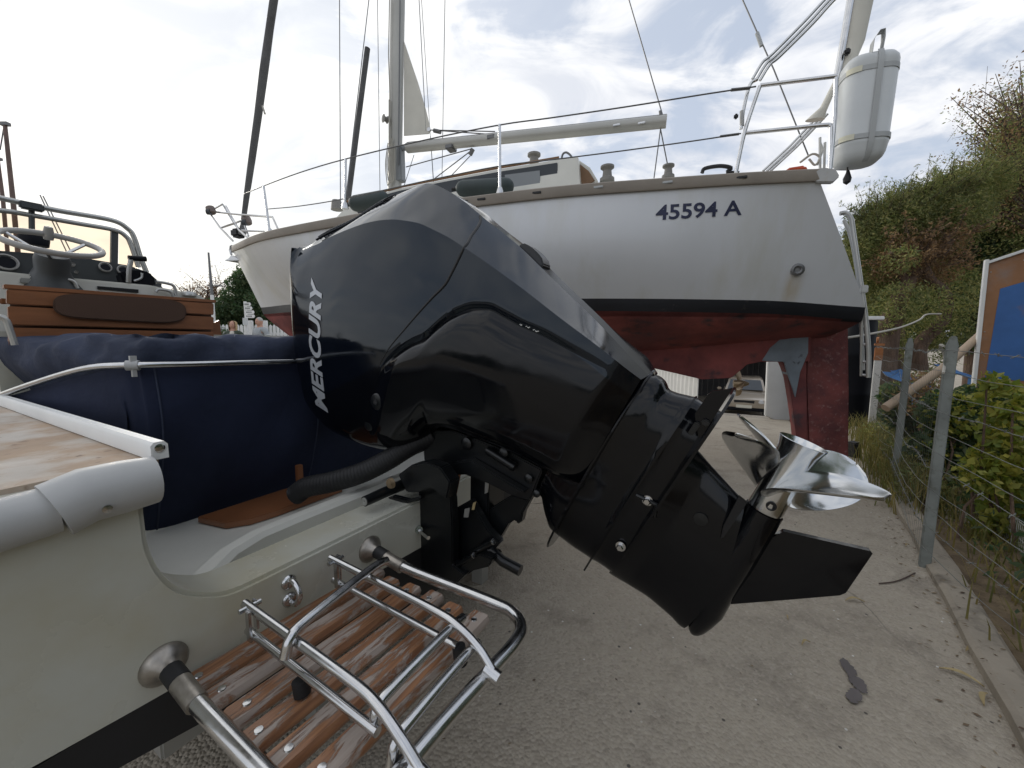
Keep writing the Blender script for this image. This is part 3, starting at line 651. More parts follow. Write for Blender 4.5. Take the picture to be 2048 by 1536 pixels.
# windscreen: frame tubes, mullion and a tinted pane each side of it
WA = -1.95
def wsn(u, v, a=WA): return at_a(u, v, a)
mm = MB(); mm.tube(smooth_path([wsn(-160, 366), wsn(-60, 382), wsn(0, 396), wsn(110, 420), wsn(222, 440), wsn(256, 458), wsn(268, 475), wsn(280, 512), wsn(293, 545)], 6), .012, 10); ws = mm.build('windscreen', M_alu, boat)
mm = MB(); mm.tube(smooth_path([wsn(-160, 408), wsn(0, 421), wsn(60, 430), wsn(150, 446), wsn(228, 460), wsn(252, 473), wsn(262, 490), wsn(277, 535)], 6), .011, 10); mm.build('lower_frame', M_alu, ws)
mm = MB(); mm.prism([wsn(223, 460), wsn(237, 464), wsn(236, 532), wsn(222, 530)], -AFT * .02); mm.build('mullion', M_dash, ws)
mm = MB(); mm.tube([wsn(63, 412), wsn(64, 484)], .010, 8); mm.build('screen_post', M_dash, ws)
mm = MB(); mm.box(wsn(63, 413, WA + .02), (.03, .075, .035), (AFT, TR, UP)); mm.build('screen_clamp', M_dash, ws, bevel=.006)
mm = MB(); mm.prism([wsn(-160, 411), wsn(0, 424), wsn(60, 433), wsn(150, 449), wsn(222, 461), wsn(222, 530), wsn(150, 514), wsn(-160, 490)], -AFT * .004); mm.build('pane', M_glass, ws)
mm = MB(); mm.prism([wsn(238, 466), wsn(252, 477), wsn(262, 494), wsn(276, 536), wsn(238, 531)], -AFT * .004); mm.build('pane', M_glass, ws)
mm = MB(); mm.lathe([(0, 0), (.045, 0), (.05, .03), (.035, .06), (0, .065)], wsn(68, 492, -1.8), UP, 16); mm.build('compass', M_blackpl, boat)

# ------------------------------------------------------------------ swim platform on two steel stanchions
plat = thing('swim_platform', 'teak slatted swim platform in a steel tube frame on the transom', 'swim platform', B(.3, -.58, .5))
for t in (-.81, -.357):
    fl = flange('flange', t, .578, .036, plat)
    mm = MB(); mm.tube([B(A0 + .03, t, .578), B(A0 + .065, t, .572)], .017, 14); mm.build('rubber_sleeve', M_rubber, plat)
    mm = MB(); mm.tube([B(A0 + .062, t, .572), B(A0 + .125, t, .562)], .0165, 14); mm.build('socket', M_dull, plat)
zt = .556
mm = MB(); mm.tube(smooth_path([B(A0 + .10, -.357, .565), B(.25, -.353, zt + .002), B(.48, -.350, zt), B(.54, -.360, zt), B(.57, -.388, zt), B(.578, -.43, zt), B(.573, -.50, zt), B(.562, -.62, zt), B(.556, -.74, zt), B(.545, -.78, zt), B(.51, -.805, zt), B(.45, -.81, zt), B(.3, -.81, zt + .003), B(A0 + .10, -.81, .565)], 8), .0135, 14); mm.build('frame_tube', M_steel, plat)
for i in range(6):
    a = .105 + .0685 * i; w = .0515
    mm = MB(); L0, L1 = -.80 + .008 * (i % 3), -.362 - .006 * ((i * 2) % 3)
    c = [(-w / 2, -.010), (-w / 2 + .006, 0), (w / 2 - .006, 0), (w / 2, -.010), (w / 2 - .004, -.020), (-w / 2 + .004, -.020)]
    rr = []
    for tt, sc in ((L0, .86), (L0 + .006, 1.0), ((L0 * 2 + L1) / 3, 1.0), ((L0 + 2 * L1) / 3, 1.0), (L1 - .006, 1.0), (L1, .86)):
        rr.append([B(a + x * sc + .035 * (tt + .58), tt, .537 + y * sc) for x, y in c])
    mm.loft(rr)
    off_ = 1.7 * i
    sl = mm.build('slat', M_peel, plat, angle=50, uv=lambda p, o_=off_: (float(np.dot(p - MO, TR)) + o_, float(np.dot(p - MO, AFT)) + o_))
    for tt in (L0 + .028, L1 - .028):
        mm = MB(); mm.lathe([(0, 0), (.0075, 0), (.0065, .002), (0, .0025)], B(a + .035 * (tt + .58), tt, .537), UP, 12); mm.build('screw', M_steel, sl)
for t in (-.785, -.377):
    mm = MB(); mm.box(B(.275, t, .508), (.36, .022, .012), (AFT, TR, UP)); mm.build('bearer', M_dull, plat)
# folded boarding ladder lying on the platform
lad = thing('boarding_ladder', 'folded steel boarding ladder lying on the slatted platform', 'ladder', B(.3, -.6, .55))
for t, tj in ((-.500, -.525), (-.690, -.708)):
    up = smooth_path([B(.105, t, .632), B(.25, t - .003, .628), B(.44, t - .006, .622), B(.50, t - .010, .615), B(.55, t - .016, .597), B(.592, tj, .568)], 7)
    mm = MB(); mm.tube(up, .0084, 14); mm.build('rail', M_steel, lad)
    mm = MB(); mm.tube([B(.118, t - .004, .583), B(.50, t - .014, .577)], .0076, 14); mm.build('sliding_rail', M_steel, lad)
    for da in (.118, .145):
        mm = MB(); mm.box(B(da, t + .012 if da < .13 else t - .014, .607), (.014, .005, .062), (AFT, TR, UP)); mm.build('hinge_plate', M_steel, lad, bevel=.001)
    mm = MB(); mm.tube([B(.572, tj, .572), B(.60, tj, .564)], .0125, 14); mm.build('joint_collar', M_steel, lad)
    mm = MB(); mm.tube([B(.124, t - .02, .632), B(.124, t + .02, .632)], .005, 8); mm.build('pin', M_steel, lad)
def tread(a, t0, t1, z, r=.0115, tilt=0.0):
    mm = MB(); pts = smooth_path([B(a, t0 + .0, z - .035), B(a, t0 + .012, z - .006), B(a + tilt * .3, t0 + .05, z), B(a + tilt, t1 - .04, z + .004), B(a + tilt, t1, z)], 5)
    mm.tube(pts, r, 12); mm.build('tread', M_steel, lad)
tread(.285, -.715, -.455, .646, .0092, -.035)
tread(.485, -.700, -.475, .605, .0085)
tread(.535, -.712, -.495, .585, .0085)
mm = MB(); mm.tube([B(.54, -.70, .545), B(.545, -.70, .50)], .015, 12); mm.build('rubber_foot', M_rubber, lad)
mm = MB(); mm.tube([B(.30, -.70, .565), B(.305, -.70, .54)], .014, 12); mm.build('rubber_foot', M_rubber, lad)
mm = MB(); mm.tube([B(.50, -.51, .575), B(.505, -.51, .54)], .013, 12); mm.build('rubber_foot', M_rubber, lad)

# ------------------------------------------------------------------ road trailer under the motorboat
trl = thing('boat_trailer', 'steel boat trailer under the black bottom of the motorboat', 'trailer', B(-2.2, 0, 0))
for t in (-.42, .42):
    mm = MB(); mm.box(B(-2.2, t, .24), (4.2, .07, .10), (AFT, TR, UP)); mm.build('side_beam', M_alu, trl, bevel=.006)
    mm = MB(); mm.box(B(-1.9, t, .345), (3.4, .10, .07), (AFT, TR, UP)); mm.build('bunk', M_bamboo, trl, bevel=.008)
    mm = MB(); mm.box(B(-.10, t, .12), (.06, .06, .26), (AFT, TR, UP)); mm.build('prop_leg', M_alu, trl, bevel=.004)
for a in (-.25, -1.7, -3.6):
    mm = MB(); mm.box(B(a, 0, .18), (.07, 1.5, .07), (AFT, TR, UP)); mm.build('cross_beam', M_alu, trl, bevel=.005)
for t in (-.86, .86):
    mm = MB(); mm.lathe([(0, -.08), (.20, -.08), (.27, -.085), (.29, -.06), (.29, .06), (.27, .085), (.20, .08), (0, .08)], B(-1.7, t, .29), TR, 26); wh = mm.build('wheel', M_rubber, trl)
    mm = MB(); mm.lathe([(0, -.09), (.17, -.09), (.18, -.07), (.18, .07), (.17, .09), (0, .09)], B(-1.7, t, .29), TR, 20); mm.build('rim', M_alu, wh)
mm = MB(); mm.tube([B(-4.2, -.42, .24), B(-5.6, 0, .30), B(-4.2, .42, .24)], .05, 10); mm.build('drawbar', M_alu, trl)

# ------------------------------------------------------------------ the tilted outboard engine
eng = thing('outboard_motor', 'glossy black outboard motor tilted up on the transom with steel propeller', 'outboard motor', B(0.0, 0, .62))
AX = np.array([.889, -.458]); TX = np.array([.458, .889])            # along the drive shaft, and towards the propeller side, in the boat's fore-and-aft plane
def st_of(u, v, off=0.0):
    p = at_t(u, v, -off); a = float(np.dot(p - MO, AFT)); b = float(p[2])
    return np.array([a * AX[0] + b * AX[1], a * TX[0] + b * TX[1]])
def E3(s, t, w): return B(s * AX[0] + t * TX[0], -w, s * AX[1] + t * TX[1])      # w: towards the viewer's side
def prof(px): q = [st_of(*p) for p in px]; return pchip([x[0] for x in q], [x[1] for x in q]), min(x[0] for x in q), max(x[0] for x in q)
hi_px = [(594, 494, .17), (622, 479, .16), (650, 464, .13), (715, 430, .10), (780, 396, .06), (835, 376, .04), (862, 371, .03), (880, 374, .03), (905, 387, .03), (929, 402, .03), (985, 447, .02), (1041, 491, .02), (1112, 560, .02), (1197, 642, .02), (1300, 752, .02)]
cr_px = [(594, 497, .19), (622, 487, .20), (650, 473, .20), (690, 455, .205), (726, 443, .205), (760, 437, .205), (791, 437, .205), (841, 448, .205), (880, 467, .205), (926, 496, .205), (1029, 568, .20), (1122, 637, .18), (1200, 693, .16), (1296, 762, .11)]
lo_px = [(593, 500, .17), (588, 530, .17), (584, 570, .17), (583, 610, .17), (584, 660, .17), (586, 720, .17), (589, 760, .17), (596, 800, .17), (608, 835, .16), (640, 868, .15), (690, 893, .14), (735, 905, .13), (786, 908, .13), (830, 887, .13), (861, 864, .13), (900, 868, .13), (960, 890, .13), (1020, 912, .12), (1077, 938, .11), (1155, 978, .09)]
HI, s0, s1 = prof(hi_px); CRf, _, _ = prof(cr_px); LOf, _, sl_ = prof(lo_px)
S0 = s0; S1 = st_of(1300, 752, .02)[0] - .002
chap_px = [(770, 735, .20), (792, 712, .205), (820, 690, .21), (854, 672, .21), (880, 648, .21), (904, 630, .21), (944, 618, .21), (982, 624, .21), (1029, 649, .20), (1091, 677, .19), (1138, 702, .18), (1211, 737, .15), (1262, 790, .12)]
CHf, c0, c1 = prof(chap_px)
seam_px = [(950, 418, .05), (952, 426, .07), (944, 445, .12), (933, 465, .16), (919, 496, .205), (891, 559, .21), (860, 598, .21), (841, 621, .21), (810, 660, .21), (779, 700, .21), (762, 730, .21)]
sq = [st_of(*p) for p in seam_px]
SEf = pchip([q[1] for q in sq], [q[0] for q in sq]); st_lo, st_hi = min(q[1] for q in sq), max(q[1] for q in sq)
_wm = pchip([S0, S0 + .12, S0 + .35, -.25, .1, S1], [.190, .208, .218, .216, .195, .128])
def Wmax(s): return float(_wm(s))
_wh = pchip([S0, S0 + .12, S0 + .33, -.3, .1, S1], [.15, .10, .05, .045, .04, .03])
def Whi(s): return float(_wh(s))
def halfwidth(s, t):
    """half thickness of the engine cover at shaft coordinate s and height t"""
    hi, cr, lo = HI(s), CRf(s), LOf(s); cr = min(cr, hi - .004); W = Wmax(s); wh = min(Whi(s), .87 * W - .005)
    if t >= cr:
        q = (hi - t) / max(1e-4, hi - cr); w = wh + (.87 * W - wh) * q ** .95 + .004 * math.sin(q * math.pi)
    else:
        q = min(1.0, (cr - t) / max(1e-4, cr - lo)); w = W * (.87 + .13 * math.sin(min(1, q / .55) * math.pi / 2)) * (1 - q ** 8) ** (1 / 3.0)
        w *= 1 - .12 * max(0, q - .5)
    if s > c0:
        ch = CHf(s); d = ch - t
        w -= .010 * math.exp(-(d / .012) ** 2) * sstep(s, c0, c0 + .05) * sstep(c1 - s, 0, .25)
        w += .010 * sstep(d, 0.0, .06) * sstep(c1 - s, -.02, .3) * sstep(s, c0, c0 + .06) * sstep(t - lo, 0.0, .1)
    return float(w)
def cowl_grid(s_list):
    rows = []
    for s in s_list:
        hi, cr, lo = float(HI(s)), float(CRf(s)), float(LOf(s)); cr = min(cr, hi - .004)
        nt1 = np.linspace(0, 1, 16); tt = list(hi + (cr - hi) * nt1)
        ch = float(CHf(min(max(s, c0), c1))) if s > c0 else float(CHf(c0))
        ch = min(max(ch, lo + (cr - lo) * .18), cr - (cr - lo) * .12)
        tt += list(np.linspace(cr, ch + .03 * (cr - ch), 24)[1:]) + [ch]
        q = np.linspace(0, 1, 56)[1:]; q = 1 - (1 - q) ** 1.3
        tt += list(ch + (lo - ch) * q)
        rows.append([(s, t, halfwidth(s, t) if k < len(tt) - 1 else 0.0) for k, t in enumerate(tt)])
    return rows
ss = np.concatenate([np.linspace(S0 + .0005, S0 + .05, 22), np.arange(S0 + .055, S1, .0055), [S1]])
rows = cowl_grid(ss)
def is_front(s, t):
    if t > st_hi: return s < SEf(st_hi)
    return s < SEf(max(t, st_lo)) - (0.9 * max(0, st_lo - t))
for part in ('cowl', 'rear_cowl', 'lower_cowl'):
    mm = MB(); nv = len(rows[0]); idx = {}
    for side in (1, -1):
        def vid(i, k):
            s, t, w = rows[i][k]; key = (i, k, side if w > 1e-4 else 0)
            if key not in idx: idx[key] = len(mm.v); mm.v.append(tuple(E3(s, t, side * w)))
            return idx[key]
        for i in range(len(rows) - 1):
            for k in range(nv - 1):
                s = (rows[i][k][0] + rows[i + 1][k][0]) / 2; t = (rows[i][k][1] + rows[i + 1][k + 1][1]) / 2
                front = is_front(s, t)
                low = (not front) and k >= 39
                nm = 'cowl' if front else ('lower_cowl' if low else 'rear_cowl')
                if nm != part: continue
                mm.f.append((vid(i, k), vid(i, k + 1), vid(i + 1, k + 1), vid(i + 1, k)))
    for i in range(len(rows) - 1):
        s, t, w = rows[i][0]; s2, t2, w2 = rows[i + 1][0]
        front = is_front(s, t)
        if (part == 'cowl') != front or part == 'lower_cowl': continue
        b0 = len(mm.v); mm.v += [tuple(E3(s, t, w)), tuple(E3(s, t, -w)), tuple(E3(s2, t2, -w2)), tuple(E3(s2, t2, w2))]; mm.f.append((b0, b0 + 1, b0 + 2, b0 + 3))
    mm.f = [tuple(dict.fromkeys(f)) for f in mm.f]; mm.f = [f for f in mm.f if len(f) > 2]
    o = mm.build(part, M_black if part == 'lower_cowl' else M_cowl, eng, angle=24)
    if part == 'cowl': cowl = o
    if part == 'rear_cowl': rear = o
    if part == 'lower_cowl': lowc = o
def surf(s, t, lift=0.0): return E3(s, t, halfwidth(s, t) + lift)
# rubber seal along the seam
tt = np.linspace(st_hi - .012, st_lo + .0, 60)
mm = MB(); mm.tube([surf(float(SEf(t)), min(t, float(HI(SEf(t))) - .003), -.0008) for t in tt], [.0045 * min(1, .45 + .9 * (1 - i / 59)) for i in range(60)], 8); mm.build('cowl_seal', M_gasket, eng)
# MERCURY along the forward edge
v2, fc, _ = text_pts('MERCURY', bold=.035, shear=.30)
o_, x_, y_ = np.array((651.0, 827.0)), np.array((-3.0, -268.0)), np.array((-25.0, -4.0))
mm = MB(); vv = []
for (x, y) in v2:
    p = o_ + x_ * x + y_ * y; s, t = st_of(p[0], p[1], .203); vv.append(surf(float(s), float(t), .0016))
mm.add(vv, fc); mm.build('lettering', M_grey_txt, cowl, smooth=False)
# small script on the lower cowl ridge: a line of tiny raised silver strokes
mm = MB()
for (u, v, du) in ((1036, 649, 5), (1048, 653, 9), (1062, 660, 12)):
    for k in range(3):
        s, t = st_of(u + du * k / 3, v + .35 * du * k / 3, .20); s2, t2 = st_of(u + du * (k + .8) / 3, v + .35 * du * (k + .5) / 3 + (1.5 if k % 2 else -1.5), .20)
        mm.tube([surf(float(s), float(t), .001), surf(float(s2), float(t2), .001)], .0011, 5)
mm.build('small_script', M_white, lowc)
# air intake grille under the top edge
gq = [(648, 466), (665, 459), (690, 446), (715, 433), (740, 420), (765, 406), (782, 397)]
def gpos(q):
    sg_ = st_of(648, 467, .13)[0]; se_ = st_of(786, 394, .06)[0]; return sg_ + (se_ - sg_) * q
mm = MB(); rr = []
for k in range(13):
    s = gpos(k / 12); hi = float(HI(s)); wh = Whi(s); e = min(1, 6 * min(k, 12 - k) / 12 + .15)
    rr.append([E3(s, hi - .004, wh * .3), E3(s, hi + .010 * e, wh * .45), E3(s, hi + .008 * e, wh * .9), surf(s, hi - .010, .008 * e), surf(s, hi - .026 * e, .007 * e), surf(s, hi - .030 * e, -.004)])
mm.loft(rr); grl = mm.build('intake_grille', M_gasket, eng, smooth=False)
for k in range(19):
    s = gpos(.03 + .94 * k / 18); hi = float(HI(s)); wh = Whi(s)
    mm = MB(); mm.tube([E3(s, hi + .012, wh * .5), E3(s, hi + .010, wh * .92), surf(s, hi - .010, .010), surf(s, hi - .026, .009)], .0022, 6); mm.build('grille_bar', M_satin, grl)
for dt, lf in ((.012, 0), (-.030, .003)):
    mm = MB(); mm.tube([(E3(gpos(k / 12), float(HI(gpos(k / 12))) + dt, Whi(gpos(k / 12)) * .7) if dt > 0 else surf(gpos(k / 12), float(HI(gpos(k / 12))) + dt, lf)) for k in range(13)], .003, 8); mm.build('grille_rim', M_cowl, grl)
# grab handle on the back of the cover
q0, q1 = st_of(1041, 490, .02), st_of(1088, 530, .02)
mm = MB(); rr = []
for k in range(9):
    f = k / 8; p = q0 * (1 - f) + q1 * f; h = .016 * math.sin(math.pi * min(1, max(0, f)) ) ** .35 if 0 < f < 1 else .001
    rr.append([E3(p[0], p[1] - .012, .03), E3(p[0], p[1] + h, .026), E3(p[0], p[1] + h, -.026), E3(p[0], p[1] - .012, -.03)])
mm.loft(rr); mm.build('grab_handle', M_satin, eng, bevel=.003)
mm = MB(); p0 = st_of(864, 373, .03); mm.lathe([(0, 0), (.008, 0), (.008, .002), (0, .002)], E3(p0[0] + .002, p0[1] - .012, .05), E3(0, 0, 1) - E3(0, 0, 0) + UP * .3, 12); mm.build('plug', M_gasket, eng)
# round caps on the cover's flank
TOW = -TR                                                                # towards the viewer's side
def cap_at(u, v, r, nm, h=.006):
    s, t = st_of(u, v, .205); c = surf(float(s), float(t), -.002)
    m_ = MB(); m_.lathe([(0, 0), (r * 1.12, 0), (r * 1.12, h * .5), (r, h), (r * .93, h * 1.1), (0, h * 1.1)], c, TOW, 26); return m_.build(nm, M_satin, eng), c
oc, c = cap_at(757, 803, .024, 'flush_port_cap')
mm = MB(); rr = [(-.009, -.009), (.003, -.009), (.009, -.003), (.009, .003), (.003, .009), (-.009, .009)]
ang = R(-25); mm.prism([c + TOW * .0062 + AFT * (x * math.cos(ang) - y * math.sin(ang)) + UP * (x * math.sin(ang) + y * math.cos(ang)) for x, y in rr], TOW * .002); mm.build('cap_slot', M_rubber, oc, bevel=.0006)
oc, c = cap_at(731, 852, .017, 'screw_cap', .004)
# splash plates and the leg between them
def plate(u0, v0, u1, v1, th, wn, off0=.01, off1=.09, nm='splash_plate', hiw=None, mat_=M_black):
    a_, b_ = st_of(u0, v0, off0), st_of(u1, v1, off1); s = (a_[0] + b_[0]) / 2; t0, t1 = b_[1], a_[1]
    out_ = []
    for k in range(25):
        f = k / 24; w = wn * (1 - abs(2 * f - 1) ** 3.2) ** .5 if 0 < f < 1 else .004
        out_.append((t0 + (t1 - t0) * f, max(.004, w)))
    if hiw: out_ = [(t, w) for t, w in hiw]; out_ = [(t0 + (t1 - t0) * f, w) for f, w in out_]
    poly = [E3(s - th / 2, t, w) for t, w in out_] + [E3(s - th / 2, t, -w) for t, w in out_[::-1]]
    m_ = MB(); m_.prism(poly, E3(s + th / 2, 0, 0) - E3(s - th / 2, 0, 0)); o = m_.build(nm, mat_, eng, bevel=.0015, angle=40); return s
sA = plate(1314, 744, 1091, 1093, .006, .125, .01, .03)
leg_hi = [(1302, 750, .02), (1314, 753, .02), (1327, 764, .02), (1336, 782, .02), (1380, 795, .02), (1392, 798, .02), (1404, 806, .02), (1420, 815, .02), (1440, 826, .02)]
leg_lo = [(1078, 1000, .05), (1086, 1040, .05), (1098, 1068, .05), (1130, 1094, .05), (1172, 1124, .05), (1206, 1147, .05), (1226, 1164, .05)]
LH, a1, b1 = prof(leg_hi); LL, a2, b2 = prof(leg_lo)
sP2 = (st_of(1388, 798, .02)[0] + st_of(1162, 1149, .04)[0]) / 2
sP3 = (st_of(1464, 780, .01)[0] + st_of(1217, 1161, .05)[0]) / 2
def ring(s, hi, lo, W, p=2.6, n=40):
    r_ = []
    for k in range(n):
        an = 2 * math.pi * k / n; c_, s_ = math.cos(an), math.sin(an)
        r_.append(E3(s, (hi + lo) / 2 + (hi - lo) / 2 * abs(c_) ** (2 / p) * np.sign(c_), W * abs(s_) ** (2 / p) * np.sign(s_)))
    return r_
mm = MB(); rr = []
for s in np.linspace(S1 - .10, sP3, 40):
    W = np.interp(s, [S1, sP2, sP3], [.088, .076, .07]) + .006 * math.exp(-((s - sP2) / .006) ** 2)
    rr.append(ring(s, float(LH(s)), float(LL(s)), W, 3.0))
mm.loft(rr); mid = mm.build('midsection', M_black, eng, angle=50)
plate(1390, 797, 1161, 1151, .005, .082, .02, .03, hiw=[(0, .004), (.03, .012), (.12, .05), (.2, .083), (.8, .083), (.9, .07), (.97, .05), (1, .03)])
plate(1466, 778, 1216, 1163, .006, .10, .005, .04, nm='anti_ventilation_plate', hiw=[(0, .006), (.04, .02), (.2, .07), (.35, .098), (.55, .10), (.75, .105), (.86, .11), (.95, .10), (.985, .085), (1, .06)])
# upright web above the plate's trailing end
mm = MB(); pl = [st_of(u, v, .10) for u, v in ((1466, 777), (1455, 780), (1425, 783), (1413, 792), (1404, 807), (1388, 830), (1396, 880), (1405, 872))]
mm.prism([E3(x, y, .088) for x, y in pl], TR * .012); mm.build('plate_web', M_black, eng, bevel=.002)
for (u, v, w_, h_) in ((1388, 858, .034, .013), (1411, 846, .014, .016)):
    s, t = st_of(u, v, .10); mm = MB(); mm.box(E3(s, t, .095), (h_, w_, .012), (E3(1, 0, 0) - E3(0, 0, 0), E3(0, 1, 0) - E3(0, 0, 0), TOW)); mm.build('water_pickup', M_satin, eng, bevel=.003)
for (u, v) in ((1294, 1003), (1240, 1095)):
    s, t = st_of(u, v, .08); c = E3(s, t, .072); mm = MB(); mm.lathe([(0, 0), (.013, 0), (.013, .003), (0, .004)], c, TOW, 20); bl = mm.build('leg_bolt', M_steel, eng)
    mm = MB(); mm.lathe([(0, 0), (.0095, 0), (.0095, .009), (.007, .012), (0, .012)], c + TOW * .003, TOW, 6); mm.build('bolt_head', M_steel, bl, smooth=False)
mm = MB(); s, t = st_of(1312, 1010, .08); mm.tube([E3(s - .05, t - .01, .074), E3(s, t, .078), E3(s + .012, t - .03, .076)], .006, 8); mm.build('water_line', M_satin, eng)
# gearcase: strut, torpedo, skeg
gc_hi = [(1392, 902, .02), (1420, 934, .02), (1450, 967, .02), (1478, 997, .02), (1500, 1020, .03), (1540, 1070, .0)]
gc_lo = [(1217, 1163, .04), (1255, 1187, .04), (1292, 1211, .04), (1318, 1233, .04), (1339, 1252, .04), (1356, 1264, .03), (1372, 1268, .02)]
GH, a1, b1 = prof(gc_hi + [(1360, 870, .02)]); GL, a2, b2 = prof(gc_lo)
pA = st_of(1384, 1276, .02); pB = st_of(1530, 1029, .03); ud = (pB - pA) / np.linalg.norm(pB - pA); Lb = np.linalg.norm(pB - pA)
RB = .5 * np.linalg.norm(st_of(1496, 1006, .03) - st_of(1566, 1056, .03)) * .98
sBx = (pA[0] + pB[0]) / 2
mm = MB(); rr = []
for s in np.linspace(sP3 - .004, sBx, 40):
    W = np.interp(s, [sP3, sP3 + .05, sBx - .07, sBx], [.066, .046, .042, RB * .97])
    rr.append(ring(s, float(GH(s)), float(GL(s)), W, 2.0))
mm.loft(rr); gear = mm.build('gearcase', M_black, eng, angle=60)
mm = MB(); bax = E3(*ud, 0) - E3(0, 0, 0)
prf = [(0, -.004), (.008, 0), (.015, .008), (.022, .022), (.030, .05), (.038, .09), (RB * .90, .16), (RB, .24), (RB, Lb - .03), (RB * .985, Lb)]
mm.lathe(prf, E3(*pA, 0), bax, 40); mm.build('torpedo', M_black, eng, angle=50)
skp = [st_of(u, v, 0) for u, v in ((1540, 1075), (1566, 1060), (1650, 1079), (1739, 1099), (1743, 1104), (1735, 1116), (1690, 1182), (1678, 1187), (1575, 1196), (1462, 1205), (1435, 1180))]
mm = MB()
rr = []
for w in (-.008, -.0078, .0078, .008):
    cxy = np.mean(skp, axis=0); sc = .975 if abs(w) == .008 else 1.0
    rr.append([E3(*(cxy + (np.array(p) - cxy) * sc), w) for p in skp])
mm.loft(rr); mm.build('skeg', M_black, eng, angle=30)
ex = [st_of(u, v, .055) for u, v in ((1478, 997), (1494, 1010), (1462, 1058), (1446, 1080), (1441, 1082), (1446, 1058))]
mm = MB(); mm.prism([E3(x, y, .030) for x, y in ex], TOW * .012); mm.build('recess_shade', M_gasket, eng)  # black sliver standing in for the shade of a groove
mm = MB(); mm.lathe([(0, 0), (.017, 0), (.016, .006), (0, .008)], E3(*st_of(1401, 1040, .045), .036), TOW, 16); mm.build('gear_plug', M_satin, eng)
# propeller: flared hub, four blades
prop = MB(); pc = pB; hubL = np.linalg.norm(st_of(1618, 893, .02) - pB)
prop.lathe([(.0, .002), (RB * .90, .002), (RB * .93, .01), (RB * .90, .05), (RB * .90, hubL * .6), (RB * 1.0, hubL * .88), (RB * 1.17, hubL), (RB * 1.13, hubL + .001), (RB * .82, hubL * .8), (.0, hubL * .7)], E3(*pc, 0), bax, 40)
hub = prop.build('propeller', M_chrome, eng, angle=50)
mm = MB(); mm.lathe([(0, 0), (.0105, 0), (.0105, .004), (.0085, .004), (.0085, .0005), (0, .0005)], E3(*pc, 0) + bax * .022 + TOW * RB * .90 + (E3(0, -1, 0) - E3(0, 0, 0)) * -RB * .12, TOW, 18); mm.build('vent_hole', M_gasket, hub)
e1 = np.cross(bax, TOW); e1 /= np.linalg.norm(e1); e2 = np.cross(bax, e1)
hc = E3(*pc, 0) + bax * (hubL * .46)
def blade(phase):
    R0, R1, N, Mm = RB * .85, .180, 30, 22; top = []; bot = []
    for i in range(N):
        q = i / (N - 1); r = R0 + (R1 - R0) * q
        ch = (.080 + .085 * math.sin(math.pi * min(1, q * .72 + .06)) ) * (1 - q ** 4.5) ** .5 + .004
        mid_ = SKEW * q ** 1.2
        pitch = math.atan2(.44 - .14 * q, 2 * math.pi * r); th = .010 * (1 - q) + .0022
        rowt, rowb = [], []
        for j in range(Mm):
            x = j / (Mm - 1) - .5
            cs = x * ch; an = phase + (cs * math.cos(pitch)) / r + mid_
            ax_ = cs * math.sin(pitch) + RAKE * q ** 1.1 + .006 * (2 * x) ** 2 * q
            tk = th * (1 - (2 * x) ** 2) ** .5 * .5 + .0007
            rad = math.cos(an) * e1 + math.sin(an) * e2
            p = hc + bax * ax_ + rad * r
            tang = -math.sin(an) * e1 + math.cos(an) * e2; nn = bax * math.cos(pitch) - tang * math.sin(pitch)
            rowt.append(p + nn * tk); rowb.append(p - nn * tk)
        top.append(rowt + rowb[::-1])
    m_ = MB(); m_.loft(top); m_.build('blade', M_chrome, hub, angle=50)
for k in range(4): blade(R(PROP_PH) + k * math.pi / 2)
# bracket that carries the engine on the transom
def xprism(px, off, th, nm, mat_=M_satin, bev=.004, par=eng):
    m_ = MB(); m_.prism([at_t(u, v, -off) for u, v in px], TR * th); return m_.build(nm, mat_, par, bevel=bev, angle=35)
cl_px = [(835, 978), (838, 1006), (822, 1016), (812, 1045), (803, 1090), (797, 1136), (850, 1165), (905, 1175), (930, 1150), (905, 1130), (905, 1060), (902, 1000), (890, 960), (866, 942), (846, 952)]
cb = xprism(cl_px, .155, .035, 'clamp_bracket')
xprism([(905, 1020), (940, 1000), (975, 1060), (1000, 1086), (965, 1125), (942, 1145), (905, 1165), (850, 1168), (850, 1120), (900, 1120)], .10, .03, 'clamp_bracket')
xprism([(846, 905), (866, 862), (905, 862), (960, 882), (1020, 905), (1085, 940), (1060, 1002), (1020, 990), (976, 968), (930, 950), (880, 945), (850, 952)], .085, .17, 'swivel_bracket')
xprism([(905, 925), (940, 920), (1050, 985), (1022, 990), (976, 968), (930, 950), (905, 950)], .115, .03, 'swivel_arm')
xprism([(940, 940), (978, 955), (974, 1110), (938, 1110)], .06, .10, 'tilt_strut')
xprism([(974, 1020), (1022, 990), (1060, 1000), (1046, 1026), (1042, 1044), (1034, 1050), (1030, 1040), (1016, 1048), (1006, 1065), (993, 1086), (972, 1105)], .05, .03, 'tilt_arm')
xprism([(795, 950), (822, 930), (850, 925), (880, 935), (900, 965), (893, 1000), (860, 975), (835, 985), (812, 985)], .20, .05, 'tilt_tube_clamp')
mm = MB(); mm.tube([at_t(729, 1003, -.315), at_t(780, 980, -.22) , at_t(840, 955, -.09)], [.0155, .017, .019], 18); tub = mm.build('tilt_tube', M_satin, eng)
mm = MB(); mm.lathe([(0, 0), (.012, 0), (.012, .002), (.004, .002), (.004, -.002), (0, -.002)], at_t(729, 1003, -.315), TOW, 18); mm.build('tube_end', M_alu, tub)
xprism([(783, 992), (815, 1000), (842, 992), (838, 1002), (795, 1010), (770, 1003), (760, 1010), (752, 1006)], .20, .02, 'steering_arm')
